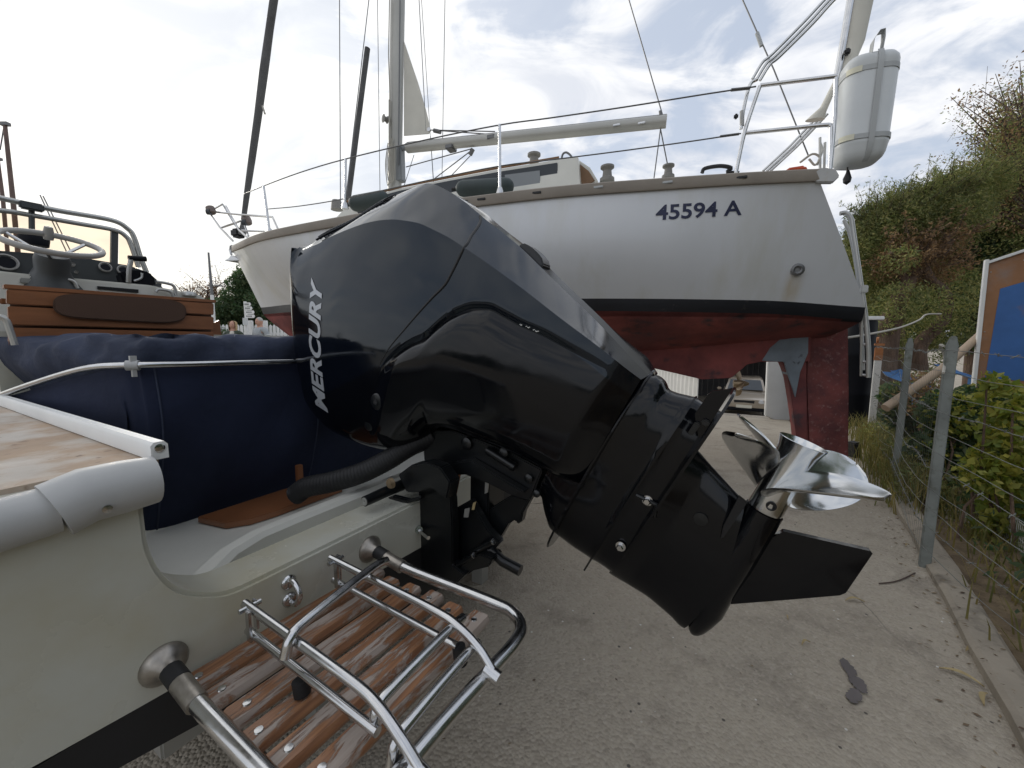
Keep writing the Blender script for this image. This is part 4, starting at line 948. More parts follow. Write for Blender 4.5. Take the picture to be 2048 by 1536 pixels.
mm = MB(); mm.lathe([(0, 0), (.017, 0), (.015, .008), (0, .010)], at_t(783, 966, -.235), TOW, 18); bb = mm.build('pivot_bolt', M_bronze, eng)
mm = MB(); mm.lathe([(0, 0), (.007, 0), (.006, .008), (0, .009)], at_t(783, 966, -.245), TOW, 6); mm.build('bolt_head', M_bronze, bb)
# trim rods, bolt, pipe stub, coppery tube
for p0, p1 in (((900, 1138), (947, 1111)), ((945, 1105), (986, 1083))):
    mm = MB(); mm.tube([at_t(*p0, -.13), at_t(*p1, -.155)], .0085, 12); tr2 = mm.build('trim_rod', M_satin, eng)
    mm = MB(); mm.lathe([(0, 0), (.0085, 0), (.008, .004), (0, .005)], at_t(*p1, -.155), at_t(*p1, -.155) - at_t(*p0, -.13), 14); mm.build('rod_end', M_steel, tr2)
mm = MB(); mm.tube([at_t(958, 1110, -.10), at_t(985, 1103, -.10), at_t(1005, 1122, -.10), at_t(1041, 1141, -.10)], [.014, .016, .016, .0165], 14); mm.build('pipe_stub', M_satin, eng)
xprism([(900, 1130), (960, 1108), (985, 1118), (978, 1134), (942, 1143), (905, 1150)], .14, .06, 'trim_housing')
mm = MB(); mm.tube([at_t(835, 1058, -.162), at_t(838, 1060, -.175)], .0125, 12); bo = mm.build('mounting_bolt', M_steel, eng)
mm = MB(); mm.tube([at_t(837, 1060, -.17), at_t(857, 1076, -.195)], .006, 10); mm.build('bolt_shank', M_steel, bo)
mm = MB(); mm.tube([at_t(922, 930, -.10), at_t(905, 1012, -.10)], .0062, 10); mm.build('copper_pipe', M_copper, eng)
mm = MB(); mm.tube([at_t(890, 1000, -.11), at_t(896, 1012, -.11)], .009, 10); mm.build('grease_nipple', M_copper, eng)
xprism([(929, 1018), (939, 1016), (936, 1035), (927, 1035)], .125, .004, 'label_plate', M_alu, .0005); xprism([(970, 964), (977, 962), (975, 985), (969, 988)], .075, .004, 'label_plate', M_alu, .0005)
xprism([(946, 1006), (952, 1003), (948, 1020), (943, 1020)], .125, .003, 'yellow_tag', M_lf_gold, .0005)
for (u, v, r) in ((936, 886, .020), (1010, 905, .016), (1060, 955, .013), (1076, 985, .011)):
    mm = MB(); mm.lathe([(0, 0), (r, 0), (r, .012), (r * .6, .016), (0, .017)], at_t(u, v, -.085), TOW, 18); mm.build('boss', M_satin, eng)
mm = MB(); mm.tube([at_t(975, 900, -.10), at_t(1030, 935, -.10)], .013, 12); mm.build('shift_rod_cover', M_satin, eng)
# ribbed rigging hose and thinner lines running forward into the well
hp = smooth_path([at_t(590, 990, -.30), at_t(615, 974, -.28), at_t(667, 963, -.24), at_t(725, 945, -.19), at_t(775, 920, -.14), at_t(820, 892, -.10), at_t(870, 868, -.06)], 26)
rad = [.035 + .0013 * math.sin(i * 2.1) for i in range(len(hp))]
mm = MB(); mm.tube(hp, rad, 16); mm.build('rigging_hose', M_rubber, eng, angle=80)
hp = smooth_path([at_t(600, 990, .02), at_t(660, 965, -.02), at_t(740, 945, -.08), at_t(800, 915, -.10), at_t(860, 890, -.06)], 8)
mm = MB(); mm.tube(hp, .012, 10); mm.build('control_cable', M_rubber, eng)

# ------------------------------------------------------------------ the yacht standing ashore
YA = R(20.0); YE = np.array([-math.cos(YA), math.sin(YA), 0]); YN = np.array([-math.sin(YA), -math.cos(YA), 0])   # towards the bow; towards the viewer (port)
YC = np.array([3.05, 3.644, 0]); YL = 7.92
def Y3(s, w, z): return YC + YE * s + YN * w + UP * z
def at_w(u, v, w=0.0): return on_plane(u, v, YC + YN * w, YN)
def ysz(p): q = p - YC; return float(np.dot(q, YE)), float(p[2])
yacht = thing('sailing_yacht', 'white sailing yacht 45594 A on the hard with red antifouled underside', 'sailing boat', Y3(3.4, 0, 0))
bs = pchip([0, .2, .45, .65, .8, .92, .97, 1], [.86, 1.15, 1.36, 1.22, .84, .38, .16, .02])
bw = pchip([0, .2, .45, .65, .8, .92, 1], [.46, .90, 1.14, .92, .53, .19, .015])
S_ST = .52
sS = lambda q: S_ST + q * (YL - S_ST)
WL_L = 7.38
sW = lambda q: .02 + q * WL_L
qs = np.concatenate([np.linspace(0, .9, 46), np.linspace(.91, 1, 14)])
def proj(p):
    q = np.asarray(p) - EYE; z = q[1] * CT - q[2] * ST; y = q[1] * ST + q[2] * CT
    return 1024 + F_PX * q[0] / z, 768 - F_PX * y / z
def z_at(x, y, v):
    k = ((768 - v) / F_PX); return CAM_H + y * (k * CT - ST) / (CT + k * ST)
sh_u = pchip([440, 469, 516, 594, 700, 800, 960, 1147, 1304, 1475, 1597, 1655, 1700], [511, 502, 483.5, 467, 449, 434, 412, 392, 381, 370, 364, 362, 361])
zs = []
for q in qs:
    p = Y3(sS(q), bs(q), 0); z = 2.6
    for _ in range(6): u, v = proj(p + UP * z); z = z_at(p[0], p[1], float(sh_u(u)))
    zs.append(z)
zs = np.array(zs); ZS = pchip(qs, zs)
wl_u = pchip([480, 523, 580, 700, 900, 1200, 1512, 1719, 1800], [617, 615, 609, 604, 599.5, 597, 600.5, 614, 620])
zw = []
for q in qs:
    p = Y3(sW(q), bw(q), 0); z = 1.5
    for _ in range(6): u, v = proj(p + UP * z); z = z_at(p[0], p[1], float(wl_u(u)))
    zw.append(z)
ZW = pchip(qs, np.array(zw))
def topside_pt(q, g):
    """g = 0 at the sheer, 1 at the paint line"""
    s = sS(q) * (1 - g) + sW(q) * g; w = bs(q) * (1 - g) + bw(q) * g + .10 * bs(q) * math.sin(g * math.pi) * (1 - q ** 4) * .9 * min(1, .15 + q * 4)
    return s, w, float(ZS(q)) * (1 - g) + float(ZW(q)) * g
for side, nm in ((1, 'topside'), (-1, 'topside')):
    mm = MB(); mm.loft([[Y3(a, side * b, c) for a, b, c in (topside_pt(q, g) for g in np.linspace(0, 1, 14))] for q in qs], cap=False, closed_ring=False)
    o = mm.build(nm, M_yacht, yacht, angle=60)
    if side == 1: hullp = o
mm = MB(); mm.loft([[Y3(a, sd * b, c) for a, b, c in (topside_pt(0, g) for g in np.linspace(0, 1, 8))] for sd in np.linspace(-1, 1, 9)], cap=False, closed_ring=False); mm.build('transom', M_yacht, yacht)
def under(q, side):
    """paint line down to the middle line"""
    s = sW(q); w = bw(q); z = float(ZW(q)); d = .46 * math.sin(min(1, q * 1.6 + .18) * math.pi * .55) * (1 - max(0, (q - .8) / .2) ** 2 * .25)
    o = []
    for g in np.linspace(0, 1, 14):
        gg = 0 if g < .08 else (g - 1 / 13) / (12 / 13); o.append((s + .12 * g * (1 if q < .05 else 0) - (.55 * g * sstep(q, .9, 1.0)), side * w * ((1 - .02 * min(1, g * 13)) * (1 - gg ** 1.25)), z - .105 * min(1, g * 13) - d * gg ** .9))
    return o
for nm, g0, g1, m_ in (('boot_stripe', 0, 2, M_boot), ('underbody', 1, 14, M_anti)):
    mm = MB()
    for side in (1, -1):
        mm.loft([[Y3(*p) for p in under(q, side)][g0:g1 + 1] for q in qs], cap=False, closed_ring=False)
    mm.build(nm, m_, yacht, angle=60)
mm = MB(); mm.loft([[Y3(*p) for p in under(0, sd)] for sd in (1, .5, .001, -.5, -1)], cap=False, closed_ring=False); mm.build('stern_underside', M_anti, yacht)
def wprism(px, w0, w1, nm, m_, par=yacht, bev=.01, taper=None):
    mm = MB(); mm.prism([at_w(u, v, w0) for u, v in px], YN * (w1 - w0)); return mm.build(nm, m_, par, bevel=bev, angle=40)
# keel, deadwood, skeg, rudder
mm = MB(); rr = []
for z, s0_, s1_, w in ((0.0, 2.7, 4.3, .10), (.10, 2.65, 4.4, .12), (.55, 2.45, 4.7, .09), (1.25, 2.2, 5.2, .11)):
    rr.append([Y3(s0_ + (s1_ - s0_) * (.5 - .5 * math.cos(k * math.pi / 12)), w * math.sin(k * math.pi / 12) ** .8, z) for k in range(13)] + [Y3(s0_ + (s1_ - s0_) * (.5 + .5 * math.cos(k * math.pi / 12)), -w * math.sin(k * math.pi / 12) ** .8, z) for k in range(1, 12)])
mm.loft(rr); mm.build('keel', M_anti, yacht, angle=50)
wprism([(1120, 650), (1612, 640), (1607, 722), (1512, 722), (1487, 727), (1466, 745), (1456, 753), (1400, 756), (1300, 733), (1180, 715)], -.09, .09, 'deadwood', M_anti, bev=.006)
wprism([(1538, 716), (1553, 720), (1565, 745), (1574, 800), (1581, 852), (1585, 896), (1604, 902), (1602, 720)], -.075, .075, 'skeg_leg', M_anti, bev=.01)
wprism([(1514, 720), (1530, 695), (1562, 668), (1603, 652), (1602, 705), (1587, 742), (1578, 790), (1556, 722)], -.096, .096, 'primer_patch', M_primer, bev=.004)
rud = wprism([(1606, 655), (1688, 632), (1690, 780), (1689, 920), (1608, 888), (1603, 760)], -.045, .045, 'rudder', M_anti2, bev=.018)
# three-bladed propeller in the aperture
c = at_w(1478, 767, 0); mm = MB(); mm.lathe([(0, -.05), (.035, -.05), (.04, 0), (.03, .05), (.012, .085), (0, .09)], c, -YE, 16); hb = mm.build('yacht_propeller', M_bronze, yacht)
for an in (1.2, 1.2 + 2.094, 1.2 + 4.188):
    mm = MB(); rd = math.cos(an) * YN * -1 + math.sin(an) * UP; tg = np.cross(-YE, rd); rr = []
    for k in range(9):
        q = k / 8; w = .050 * math.sin(math.pi * min(1, q * .8 + .14)) * (1 - q ** 6) ** .5 + .002; tw = (tg * math.cos(.9 - .5 * q) + YE * math.sin(.9 - .5 * q)); nr = np.cross(tw, rd)
        p = c + rd * (.03 + .15 * q); rr.append([p - tw * w, p + nr * .006, p + tw * w, p - nr * .006])
    mm.loft(rr); mm.build('yacht_propeller_blade', M_bronze, hb)
# registration letters follow the flank
def on_flank(u, v, lift):
    lo_, hi_ = 0.0, 2.0
    d = ray(u, v)
    best = None
    for _ in range(18):
        w_ = (lo_ + hi_) / 2; p = on_plane(u, v, YC + YN * w_, YN); s, z = ysz(p)
        q = np.clip((s - .2) / (YL - .3), 0, 1)
        for _k in range(4):
            g = np.clip((float(ZS(q)) - z) / (float(ZS(q)) - float(ZW(q))), 0, 1); q = float(np.clip((s - (S_ST * (1 - g) + .02 * g)) / ((YL - S_ST) * (1 - g) + WL_L * g), 0, 1))
        w = topside_pt(q, g)[1]
        if w > w_: lo_ = w_
        else: hi_ = w_
    return p + YN * lift
v2, fc, _ = text_pts('45594 A', bold=.02)
o_, x_, y_ = np.array((1311.0, 441.5)), np.array((172.0, -10.5)), np.array((1.5, -31.0))
mm = MB(); mm.add([on_flank(*(o_ + x_ * x + y_ * y), .004) for x, y in v2], fc); mm.build('registration_number', M_navytxt, hullp, smooth=False)
# drain fitting and its rust run
c = on_flank(1594, 540, 0); mm = MB(); mm.lathe([(.018, 0), (.048, 0), (.048, .006), (.030, .012), (.018, .006), (.016, -.004), (0, -.004)], c + YN * .012, YN + UP * -.05, 22); mm.build('drain_fitting', M_wire, hullp)
def hull_stain():
    """rust run below the drain, a stain in the gelcoat at a fixed place on the hull"""
    t_ = M_yacht.node_tree; L = t_.links.new; b = t_.nodes['Principled BSDF']; src = b.inputs['Base Color'].links[0].from_socket
    tcn = t_.nodes.new('ShaderNodeTexCoord'); q = on_flank(1583, 578, 0) - np.array(yacht['_o'])
    mp = t_.nodes.new('ShaderNodeVectorMath'); mp.operation = 'SUBTRACT'; L(tcn.outputs['Object'], mp.inputs[0]); mp.inputs[1].default_value = tuple(q)
    sc = t_.nodes.new('ShaderNodeVectorMath'); sc.operation = 'MULTIPLY'; L(mp.outputs[0], sc.inputs[0]); sc.inputs[1].default_value = (10, 4, 5.5)
    n = t_.nodes.new('ShaderNodeTexNoise'); n.inputs['Scale'].default_value = 5; n.inputs['Detail'].default_value = 5; mpp = t_.nodes.new('ShaderNodeMapping'); mpp.inputs['Scale'].default_value = (4, 4, .5); L(tcn.outputs['Object'], mpp.inputs[0]); L(mpp.outputs[0], n.inputs['Vector'])
    ln = t_.nodes.new('ShaderNodeVectorMath'); ln.operation = 'LENGTH'; L(sc.outputs[0], ln.inputs[0])
    mr = t_.nodes.new('ShaderNodeMapRange'); mr.interpolation_type = 'SMOOTHSTEP'; L(ln.outputs['Value'], mr.inputs[0]); mr.inputs[1].default_value = 1.1; mr.inputs[2].default_value = .1; mr.inputs[3].default_value = 0; mr.inputs[4].default_value = .9
    mu = t_.nodes.new('ShaderNodeMath'); mu.operation = 'MULTIPLY'; L(mr.outputs[0], mu.inputs[0]); L(n.outputs['Fac'], mu.inputs[1])
    mx = t_.nodes.new('ShaderNodeMix'); mx.data_type = 'RGBA'; L(mu.outputs[0], mx.inputs[0]); L(src, mx.inputs[6]); mx.inputs[7].default_value = (.42, .31, .14, 1); L(mx.outputs[2], b.inputs['Base Color'])
hull_stain()
# toe rail with screws and scuppers
rr = []
for q in qs:
    s, w, z = topside_pt(q, 0.0)
    rr.append([Y3(s, w - .03, z - .005), Y3(s, w + .022, z - .005), Y3(s, w + .028, z + .005), Y3(s, w + .022, z + .075), Y3(s, w + .012, z + .084), Y3(s, w - .03, z + .084)])
mm = MB(); mm.loft(rr); toe = mm.build('toe_rail', M_toe, yacht, angle=40)
mm = MB(); mm.loft([[Y3(p[0], 0, 0) + YN * -w2 + UP * z2 for p, w2, z2 in ((topside_pt(q, 0), wz[0], wz[1]) for wz in wl)] for q, wl in ((q, [(topside_pt(q, 0)[1] + d, topside_pt(q, 0)[2] + e) for d, e in ((-.03, -.005), (.028, -.005), (.022, .075), (-.03, .084))]) for q in qs)]); mm.build('toe_rail', M_toe, yacht, angle=40)
def flank_top(u, dz=0.0):
    """point of the port toe rail seen at picture column u"""
    lo_, hi_ = 0.0, 1.0
    for _ in range(24):
        q = (lo_ + hi_) / 2; s, w, z = topside_pt(q, 0); uu, _v = proj(Y3(s, w, z))
        if uu > u: lo_ = q
        else: hi_ = q
    return q, Y3(s, w, z + dz)
for u, dk in ((930, 1), (965, 1), (1075, 1), (1481, 1), (1197, 0), (1334, 0)):
    q, p = flank_top(u, .045); mm = MB(); mm.box(p + YN * .026, (.075, .012, .018), (YE, YN, UP)); mm.build('scupper', M_gasket if dk else M_strap, toe, bevel=.003)
# deck and cockpit coaming
rr = []
for q in qs:
    s, w, z = topside_pt(q, 0); rr.append([Y3(s, w - .02, z + .03), Y3(s, w * .5, z + .05), Y3(s, 0, z + .06), Y3(s, -w * .5, z + .05), Y3(s, -w + .02, z + .03)])
mm = MB(); mm.loft(rr, cap=False, closed_ring=False); mm.build('deck', M_creamtop, yacht)
rr = [[Y3(*topside_pt(0, 0)[:1], sd * topside_pt(0, 0)[1], topside_pt(0, 0)[2] + e) for sd in (1, .4, -.4, -1)] for e in (.0, .085)]
# stern corner casting
q, p = flank_top(1650); mm = MB(); mm.prism([at_w(u, v, topside_pt(0, 0)[1] + .03) for u, v in ((1631, 342), (1645, 334), (1672, 338), (1680, 352), (1668, 364), (1631, 364))], -YN * .05); mm.build('stern_chock', M_greypvc, yacht, bevel=.006)
# cabin trunk
CB = .72
def cab(u, v, w=CB): return at_w(u, v, w)
mm = MB(); side_px = [(668, 440), (702, 404), (800, 377), (900, 357), (1000, 338), (1117, 319), (1158, 319), (1166, 420), (900, 440)]
pl = [cab(u, v) for u, v in side_px]
mm.loft([[p + YN * (.06 if i > 5 else .0) for i, p in enumerate(pl)], [p - YN * .12 + UP * .0 for p in pl], [p - YN * CB + UP * .05 for p in pl], [p - YN * (2 * CB - .12) for p in pl], [p - YN * 2 * CB for p in pl]]); cabn = mm.build('cabin', M_creamtop, yacht, angle=30)
mm = MB(); mm.prism([cab(u, v, CB + .004) for u, v in ((706, 408), (800, 382), (900, 362), (1000, 344), (1115, 326), (1118, 385), (1000, 402), (900, 424), (720, 432))], YN * .012); mm.build('side_window', M_window, cabn, bevel=.003)
mm = MB(); mm.prism([cab(u, v, CB + .018) for u, v in ((1010, 350), (1080, 341), (1081, 380), (1010, 390))], YN * .006); mm.build('window_sheet', M_winframe, cabn, bevel=.002)
mm = MB(); mm.prism([cab(u, v, CB - .05) for u, v in ((1118, 317), (1152, 316), (1180, 335), (1196, 362), (1160, 420), (1118, 420))], -YN * .05); mm.build('companionway_side', M_creamtop, cabn, bevel=.006)
mm = MB(); mm.prism([cab(u, v, CB - .04) for u, v in ((1160, 329), (1178, 343), (1190, 362), (1160, 380))], YN * .012); mm.build('bulkhead_board', M_tan, cabn, bevel=.003)
mm = MB(); mm.tube([cab(1118, 315, CB - .03), cab(1000, 335, CB - .03), cab(900, 354, CB - .03), cab(800, 374, CB - .03), cab(690, 404, CB - .03)], .012, 8); mm.build('grab_rail', M_tan, cabn)
for u, v in ((1068, 318),): 
    mm = MB(); mm.lathe([(0, 0), (.05, 0), (.045, .06), (.07, .07), (.07, .09), (0, .10)], at_w(u, v + 8, .3), UP, 14); mm.build('mushroom_vent', M_winch, cabn)
mm = MB(); mm.tube(smooth_path([at_w(1123, 318, .45), at_w(1126, 308, .45), at_w(1133, 305, .45), at_w(1142, 312, .45), at_w(1147, 324, .45)], 5), .010, 8); mm.build('hand_hoop', M_wire, cabn)
# mast, boom, sail, furled headsail, pole
m0, m1 = at_w(789, 392, 0), at_w(795.5, -2, 0); md = (m1 - m0) / np.linalg.norm(m1 - m0); mtop = m0 + md * 10.5
mm = MB(); rr = []
for k in (0, .4, .8, 1.0):
    p = m0 + (mtop - m0) * k; rr.append([p + YE * .098 * math.cos(j * math.pi / 12) + YN * .062 * math.sin(j * math.pi / 12) for j in range(24)])
mm.loft(rr); mast = mm.build('mast', M_mast, yacht)
mm = MB(); mm.tube([at_w(800, -2, .064), at_w(797, 330, .064)], .008, 6); mm.build('mast_track', M_wire, mast)
mm = MB(); mm.lathe([(0, 0), (.045, 0), (.03, .02), (.03, .04), (.05, .055), (.012, .06), (0, .06)], at_w(775, 240, .05), YN + YE * .5, 16); mm.build('mast_winch', M_winch, mast)
for k in range(4):
    du = k * 3.2; mm = MB(); mm.tube(smooth_path([at_w(776 + du, 286 - k * 4, .09), at_w(771 + du * .8, 330, .10), at_w(776 + du, 372 - k * 3, .10), at_w(780 + du * .9, 330, .10), at_w(779 + du, 288, .09)], 5), .006, 6); mm.build('halyard_coil', M_rope, mast)
mm = MB(); mm.tube([at_w(779, 200, .08), at_w(779, 292, .08)], .012, 6); mm.build('halyard', M_rope, mast)
mm = MB(); mm.tube([at_w(779, -2, .085), at_w(777, 110, .085), at_w(780, 200, .085)], .006, 6); mm.build('halyard', M_rope, mast)
mm = MB(); mm.box(at_w(800, 330, .0), (.10, .10, .42), (YE, YN, UP)); mm.build('mast_box', M_winframe, mast, bevel=.01)
b0_, b1_ = at_w(815, 296, 0), at_w(1333, 243, 0)
mm = MB(); mm.tube([b0_, b1_], .060, 18); boom = mm.build('boom', M_mast, yacht, angle=50)
mm = MB(); mm.tube([b0_ + UP * .062, b1_ + UP * .062], .010, 6); mm.build('boom_track', M_wire, boom)
mm = MB(); mm.tube([at_w(800, 297, 0), b0_], .03, 10); mm.build('gooseneck', M_winframe, boom)
for u, v in ((1233, 250), (1283, 246)):
    mm = MB(); mm.box(at_w(u, v, .064), (.07, .02, .02), (YE, YN, UP)); mm.build('boom_cleat', M_steel, boom, bevel=.004)
for u, v in ((902, 297), (985, 278)):
    mm = MB(); mm.box(at_w(u, v, .0), (.10, .13, .05), (YE, YN, UP)); mm.build('boom_fitting', M_wire, boom, bevel=.008)
sail = [at_w(808, 82, 0), at_w(836, 165, 0), at_w(852, 220, 0), at_w(862, 262, 0), at_w(858, 268, 0), at_w(808, 272, 0), at_w(808, 180, 0)]
mm = MB(); mm.prism([p + YN * -.004 for p in sail], YN * .008); sl = mm.build('mainsail_clew', M_sail, yacht, bevel=.001)
mm = MB(); mm.lathe([(.012, 0), (.024, 0), (.024, .008), (.012, .008)], at_w(858, 259, .006), YN, 14); mm.build('clew_ring', M_steel, sl)
def wire(nm, pts, r=.005, m_=M_wire, par=yacht, n=6):
    mm = MB(); mm.tube(pts, r, n); return mm.build(nm, m_, par)
wire('outhaul', [at_w(861, 260, 0), at_w(990, 263, 0)], .006); wire('outhaul', [at_w(861, 260, 0), at_w(985, 269, 0)], .006)
mm = MB(); mm.tube([at_w(868, 261, 0), at_w(881, 264, 0)], .025, 8); mm.build('clew_block', M_wire, yacht)
f0, f1 = at_w(484, 462, 0), at_w(548, -3, 0); fd = (f1 - f0)
fr = [.030, .040, .047, .050, .056, .050, .052, .056, .058, .055, .055]
mm = MB(); mm.tube([f0 + fd * (.93 * 1.9 * k / 10) + YN * .003 * math.sin(k * 1.7) for k in range(11)], fr, 12); gen = mm.build('furled_headsail', M_genoa, yacht)
mm = MB(); mm.lathe([(0, 0), (.055, 0), (.06, .05), (.045, .09), (.03, .16), (0, .18)], at_w(483, 470, 0), fd, 14); mm.build('furling_drum', M_wire, yacht)
mm = MB(); mm.tube([at_w(525, 212, .05), at_w(530, 228, .06)], .012, 6); mm.build('sheet_knot', M_rope, gen)
mm = MB(); mm.tube([at_w(694, 418, .5), at_w(735, 96, .5)], .030, 10); mm.build('spinnaker_pole', M_genoa, yacht)
def ws_(a, b, w0, w1):
    """a stay from the deck through the picture's top edge and on up to the mast"""
    p, q = at_w(a[0], a[1], w0), at_w(b[0], b[1], w1); return [p, q, mtop - UP * .25 + YN * .05 * np.sign(w0)]
wire('shroud', ws_((681, 415), (679, -2), 1.0, .55)); wire('shroud', ws_((690, 412), (738, -2), 1.0, .3)); wire('shroud', ws_((760, 386), (755, -2), .3, .1), .004)
wire('shroud', ws_((852, 262), (838, -2), 0, 0), .005); wire('shroud', ws_((867, 370), (843, -2), -.9, -.3), .004); wire('shroud', ws_((884, 355), (890, -2), -1.0, -.5), .005)
wire('topping_lift', ws_((1328, 240), (1257, -3), 0, 0), .006)
bk0, bk1 = at_w(1617, 312, 0), at_w(1484, -3, 0)
wire('backstay', [bk0, at_w(1548, 140, 0), bk1, mtop - UP * .2], .006); mm = MB(); mm.tube([at_w(1523, 92, 0), at_w(1514, 66, 0)], .017, 10); mm.build('stay_insulator', M_strap, yacht)
mm = MB(); mm.tube([at_w(1322, 236, 0), at_w(1320, 222, 0)], .014, 8); mm.build('boom_block', M_wire, boom)
wire('mainsheet', [at_w(1321, 258, 0), at_w(1308, 356, .1)], .006); wire('mainsheet', [at_w(1321, 258, 0), at_w(1336, 334, -.1)], .006)
wire('vang', [at_w(945, 297, 0), at_w(812, 334, 0)], .006); wire('vang', [at_w(940, 303, 0), at_w(868, 358, 0)], .006); wire('vang', [at_w(946, 306, 0), at_w(900, 354, 0)], .005)
mm = MB(); mm.tube([at_w(940, 310, 0), at_w(946, 298, 0)], .026, 8); mm.build('vang_block', M_wire, yacht)
wire('lazy_line', [at_w(828, 310, 0), at_w(808, 372, 0)], .004); wire('lazy_line', [at_w(861, 272, 0), at_w(868, 374, 0)], .004)
# stanchions and lifelines along the port side
def along(u, v):
    q, p = flank_top(u); s, w, z = topside_pt(q, 0); return on_plane(u, v, YC + YN * (w - .05), YN)
for (u0, v0, u1, v1) in ((1000, 384, 999, 249), (690, 412, 691, 317), (540, 462, 527, 372)):
    q, p = flank_top(u0); w = topside_pt(q, 0)[1] - .05
    mm = MB(); mm.tube([on_plane(u0, v0 + 6, YC + YN * w, YN), on_plane(u1, v1, YC + YN * w, YN)], .0135, 10); sta = mm.build('stanchion', M_steel, yacht)
    mm = MB(); mm.lathe([(0, 0), (.035, 0), (.03, .03), (.02, .06), (0, .06)], on_plane(u0, v0 + 6, YC + YN * w, YN), UP, 12); mm.build('stanchion_base', M_steel, sta)
wire('lifeline', smooth_path([along(1512, 173), along(1400, 190), along(1250, 214), along(1100, 236), along(999, 250), along(850, 280), along(691, 318), along(600, 345), along(527, 372), along(488, 388)], 4), .0055)
wire('lifeline', smooth_path([along(1482, 267), along(1400, 280), along(1250, 301), along(1100, 320), along(1000, 332), along(850, 362), along(691, 397), along(600, 412), along(537, 418)], 4), .005)
wire('turnbuckle', [along(1500, 176), along(1462, 180)], .011, M_wire); wire('turnbuckle', [along(1478, 268), along(1440, 273)], .009, M_wire)
# pulpit with lamps, anchor, bow roller
pw = lambda u, v, w=.0: at_w(u, v, w)
for q_ in (((466, 482, .1), (440, 455, .12), (418, 424, .12), (445, 408, .05), (452, 416, .0)), ((452, 412, .05), (478, 460, .12), (498, 478, .2)), ((445, 408, -.05), (470, 450, -.12), (486, 470, -.15)), ((433, 424, .1), (478, 429, .2), (545, 434, .3), (556, 458, .35)), ((441, 456, .08), (468, 447, .1), (486, 440, .1), (497, 472, .2)), ((484, 461, .2), (528, 463, .3))):
    mm = MB(); mm.tube([pw(*p) for p in q_], .014, 8); mm.build('pulpit_tube', M_steel, yacht)
for u, v, w in ((422, 421, .12), (494, 442, .15)):
    mm = MB(); mm.lathe([(0, -.05), (.055, -.045), (.065, .0), (.06, .05), (0, .055)], pw(u, v, w), UP + YE * .4, 14); la = mm.build('bow_lamp', M_lampbody, yacht)
    mm = MB(); mm.lathe([(0, 0), (.045, 0), (.042, .05), (0, .06)], pw(u - 1, v + 3, w + .03), YE + YN * .6, 12); mm.build('lamp_lens', M_window, la)
mm = MB(); mm.prism([at_w(u, v, .06) for u, v in ((458, 492), (468, 489), (474, 500), (462, 505))], -YN * .12); mm.build('bow_roller', M_wire, yacht, bevel=.006)
anc = MB(); anc.tube([at_w(463, 490, 0), at_w(460, 500, 0), at_w(463, 510, 0)], .018, 8)
anc.prism([at_w(u, v, .12) for u, v in ((462, 510), (466, 512), (480, 520), (466, 521), (448, 521), (456, 517))], -YN * .24); anc.build('anchor', M_steel, yacht, bevel=.008)
mm = MB(); mm.box(at_w(477, 467, .0), (.18, .16, .13), (YE, YN, UP)); mm.build('anchor_windlass', M_gasket, yacht, bevel=.03)
mm = MB(); mm.lathe([(0, 0), (.07, 0), (.06, .08), (.05, .11), (0, .12)], at_w(674, 420, .6), UP, 12); mm.build('deck_vent', M_winch, yacht)
# sheet winches on the coaming
for u, v0, v1, w in ((1214, 364, 332, .75), (1336, 357, 330, .68)):
    p0 = at_w(u, v0, w); h = at_w(u, v1, w)[2] - p0[2]
    mm = MB(); mm.lathe([(0, 0), (h * .48, 0), (h * .46, h * .22), (h * .32, h * .30), (h * .27, h * .7), (h * .36, h * .82), (h * .44, h * .86), (h * .44, h * .98), (0, h)], p0, UP, 20); mm.build('sheet_winch', M_winch, yacht)
mm = MB(); mm.tube(smooth_path([at_w(1404, 346, .6), at_w(1410, 337, .6), at_w(1440, 332, .6), at_w(1462, 336, .6), at_w(1455, 344, .6), at_w(1478, 346, .6)], 5), .016, 8); mm.build('cockpit_line', M_gasket, yacht)
# pushpit and the folded bimini hoops
sw = topside_pt(0.03, 0)[1] - .05
pz = lambda u, v, w=None: at_w(u, v, sw if w is None else w)
for q_, r in ((((1472, 346), (1488, 270), (1505, 215), (1520, 172)), .014), (((1520, 171), (1600, 161), (1674, 152)), .014), (((1492, 266), (1570, 258), (1650, 250), (1660, 253), (1662, 262), (1660, 345)), .014), (((1672, 155), (1668, 250), (1660, 345)), .014), (((1482, 258), (1488, 215), (1500, 170), (1515, 158)), .013)):
    mm = MB(); mm.tube(smooth_path([pz(*p) for p in q_], 5), r, 10); mm.build('pushpit_tube', M_steel, yacht)
for d in (0, 8, 15):
    mm = MB(); mm.tube(smooth_path([pz(1505 + d, 158 + d * .2), pz(1525 + d, 125 + d * .3), pz(1545 + d, 108 + d * .3), pz(1610 + d, 42 + d * .4), pz(1652 + d, -3 + d * .3), pz(1730 + d, -80 + d * .3)], 5), .0105, 10); mm.build('bimini_hoop', M_steel, yacht)
    mm = MB(); mm.tube([pz(1526 + d, 342, .1), pz(1580 + d, 292, .1), pz(1618 + d, 252, .1), pz(1640 + d, 228, .1)], .0105, 10); mm.build('bimini_hoop', M_steel, yacht)
mm = MB(); mm.tube([pz(1484, 222), pz(1484, 252)], .016, 10); mm.build('hoop_socket', M_greypvc, yacht)
mm = MB(); mm.box(pz(1472, 233, sw + .02), (.03, .03, .035), (YE, YN, UP)); mm.build('hoop_knob', M_gasket, yacht, bevel=.008)
mm = MB(); mm.tube([pz(1702, -3, .45) * 2 - pz(1686, 90, .45), pz(1702, -3, .45), pz(1686, 90, .45), pz(1674, 160, .45)], .026, 12); mm.build('awning_pole', M_steel, yacht)
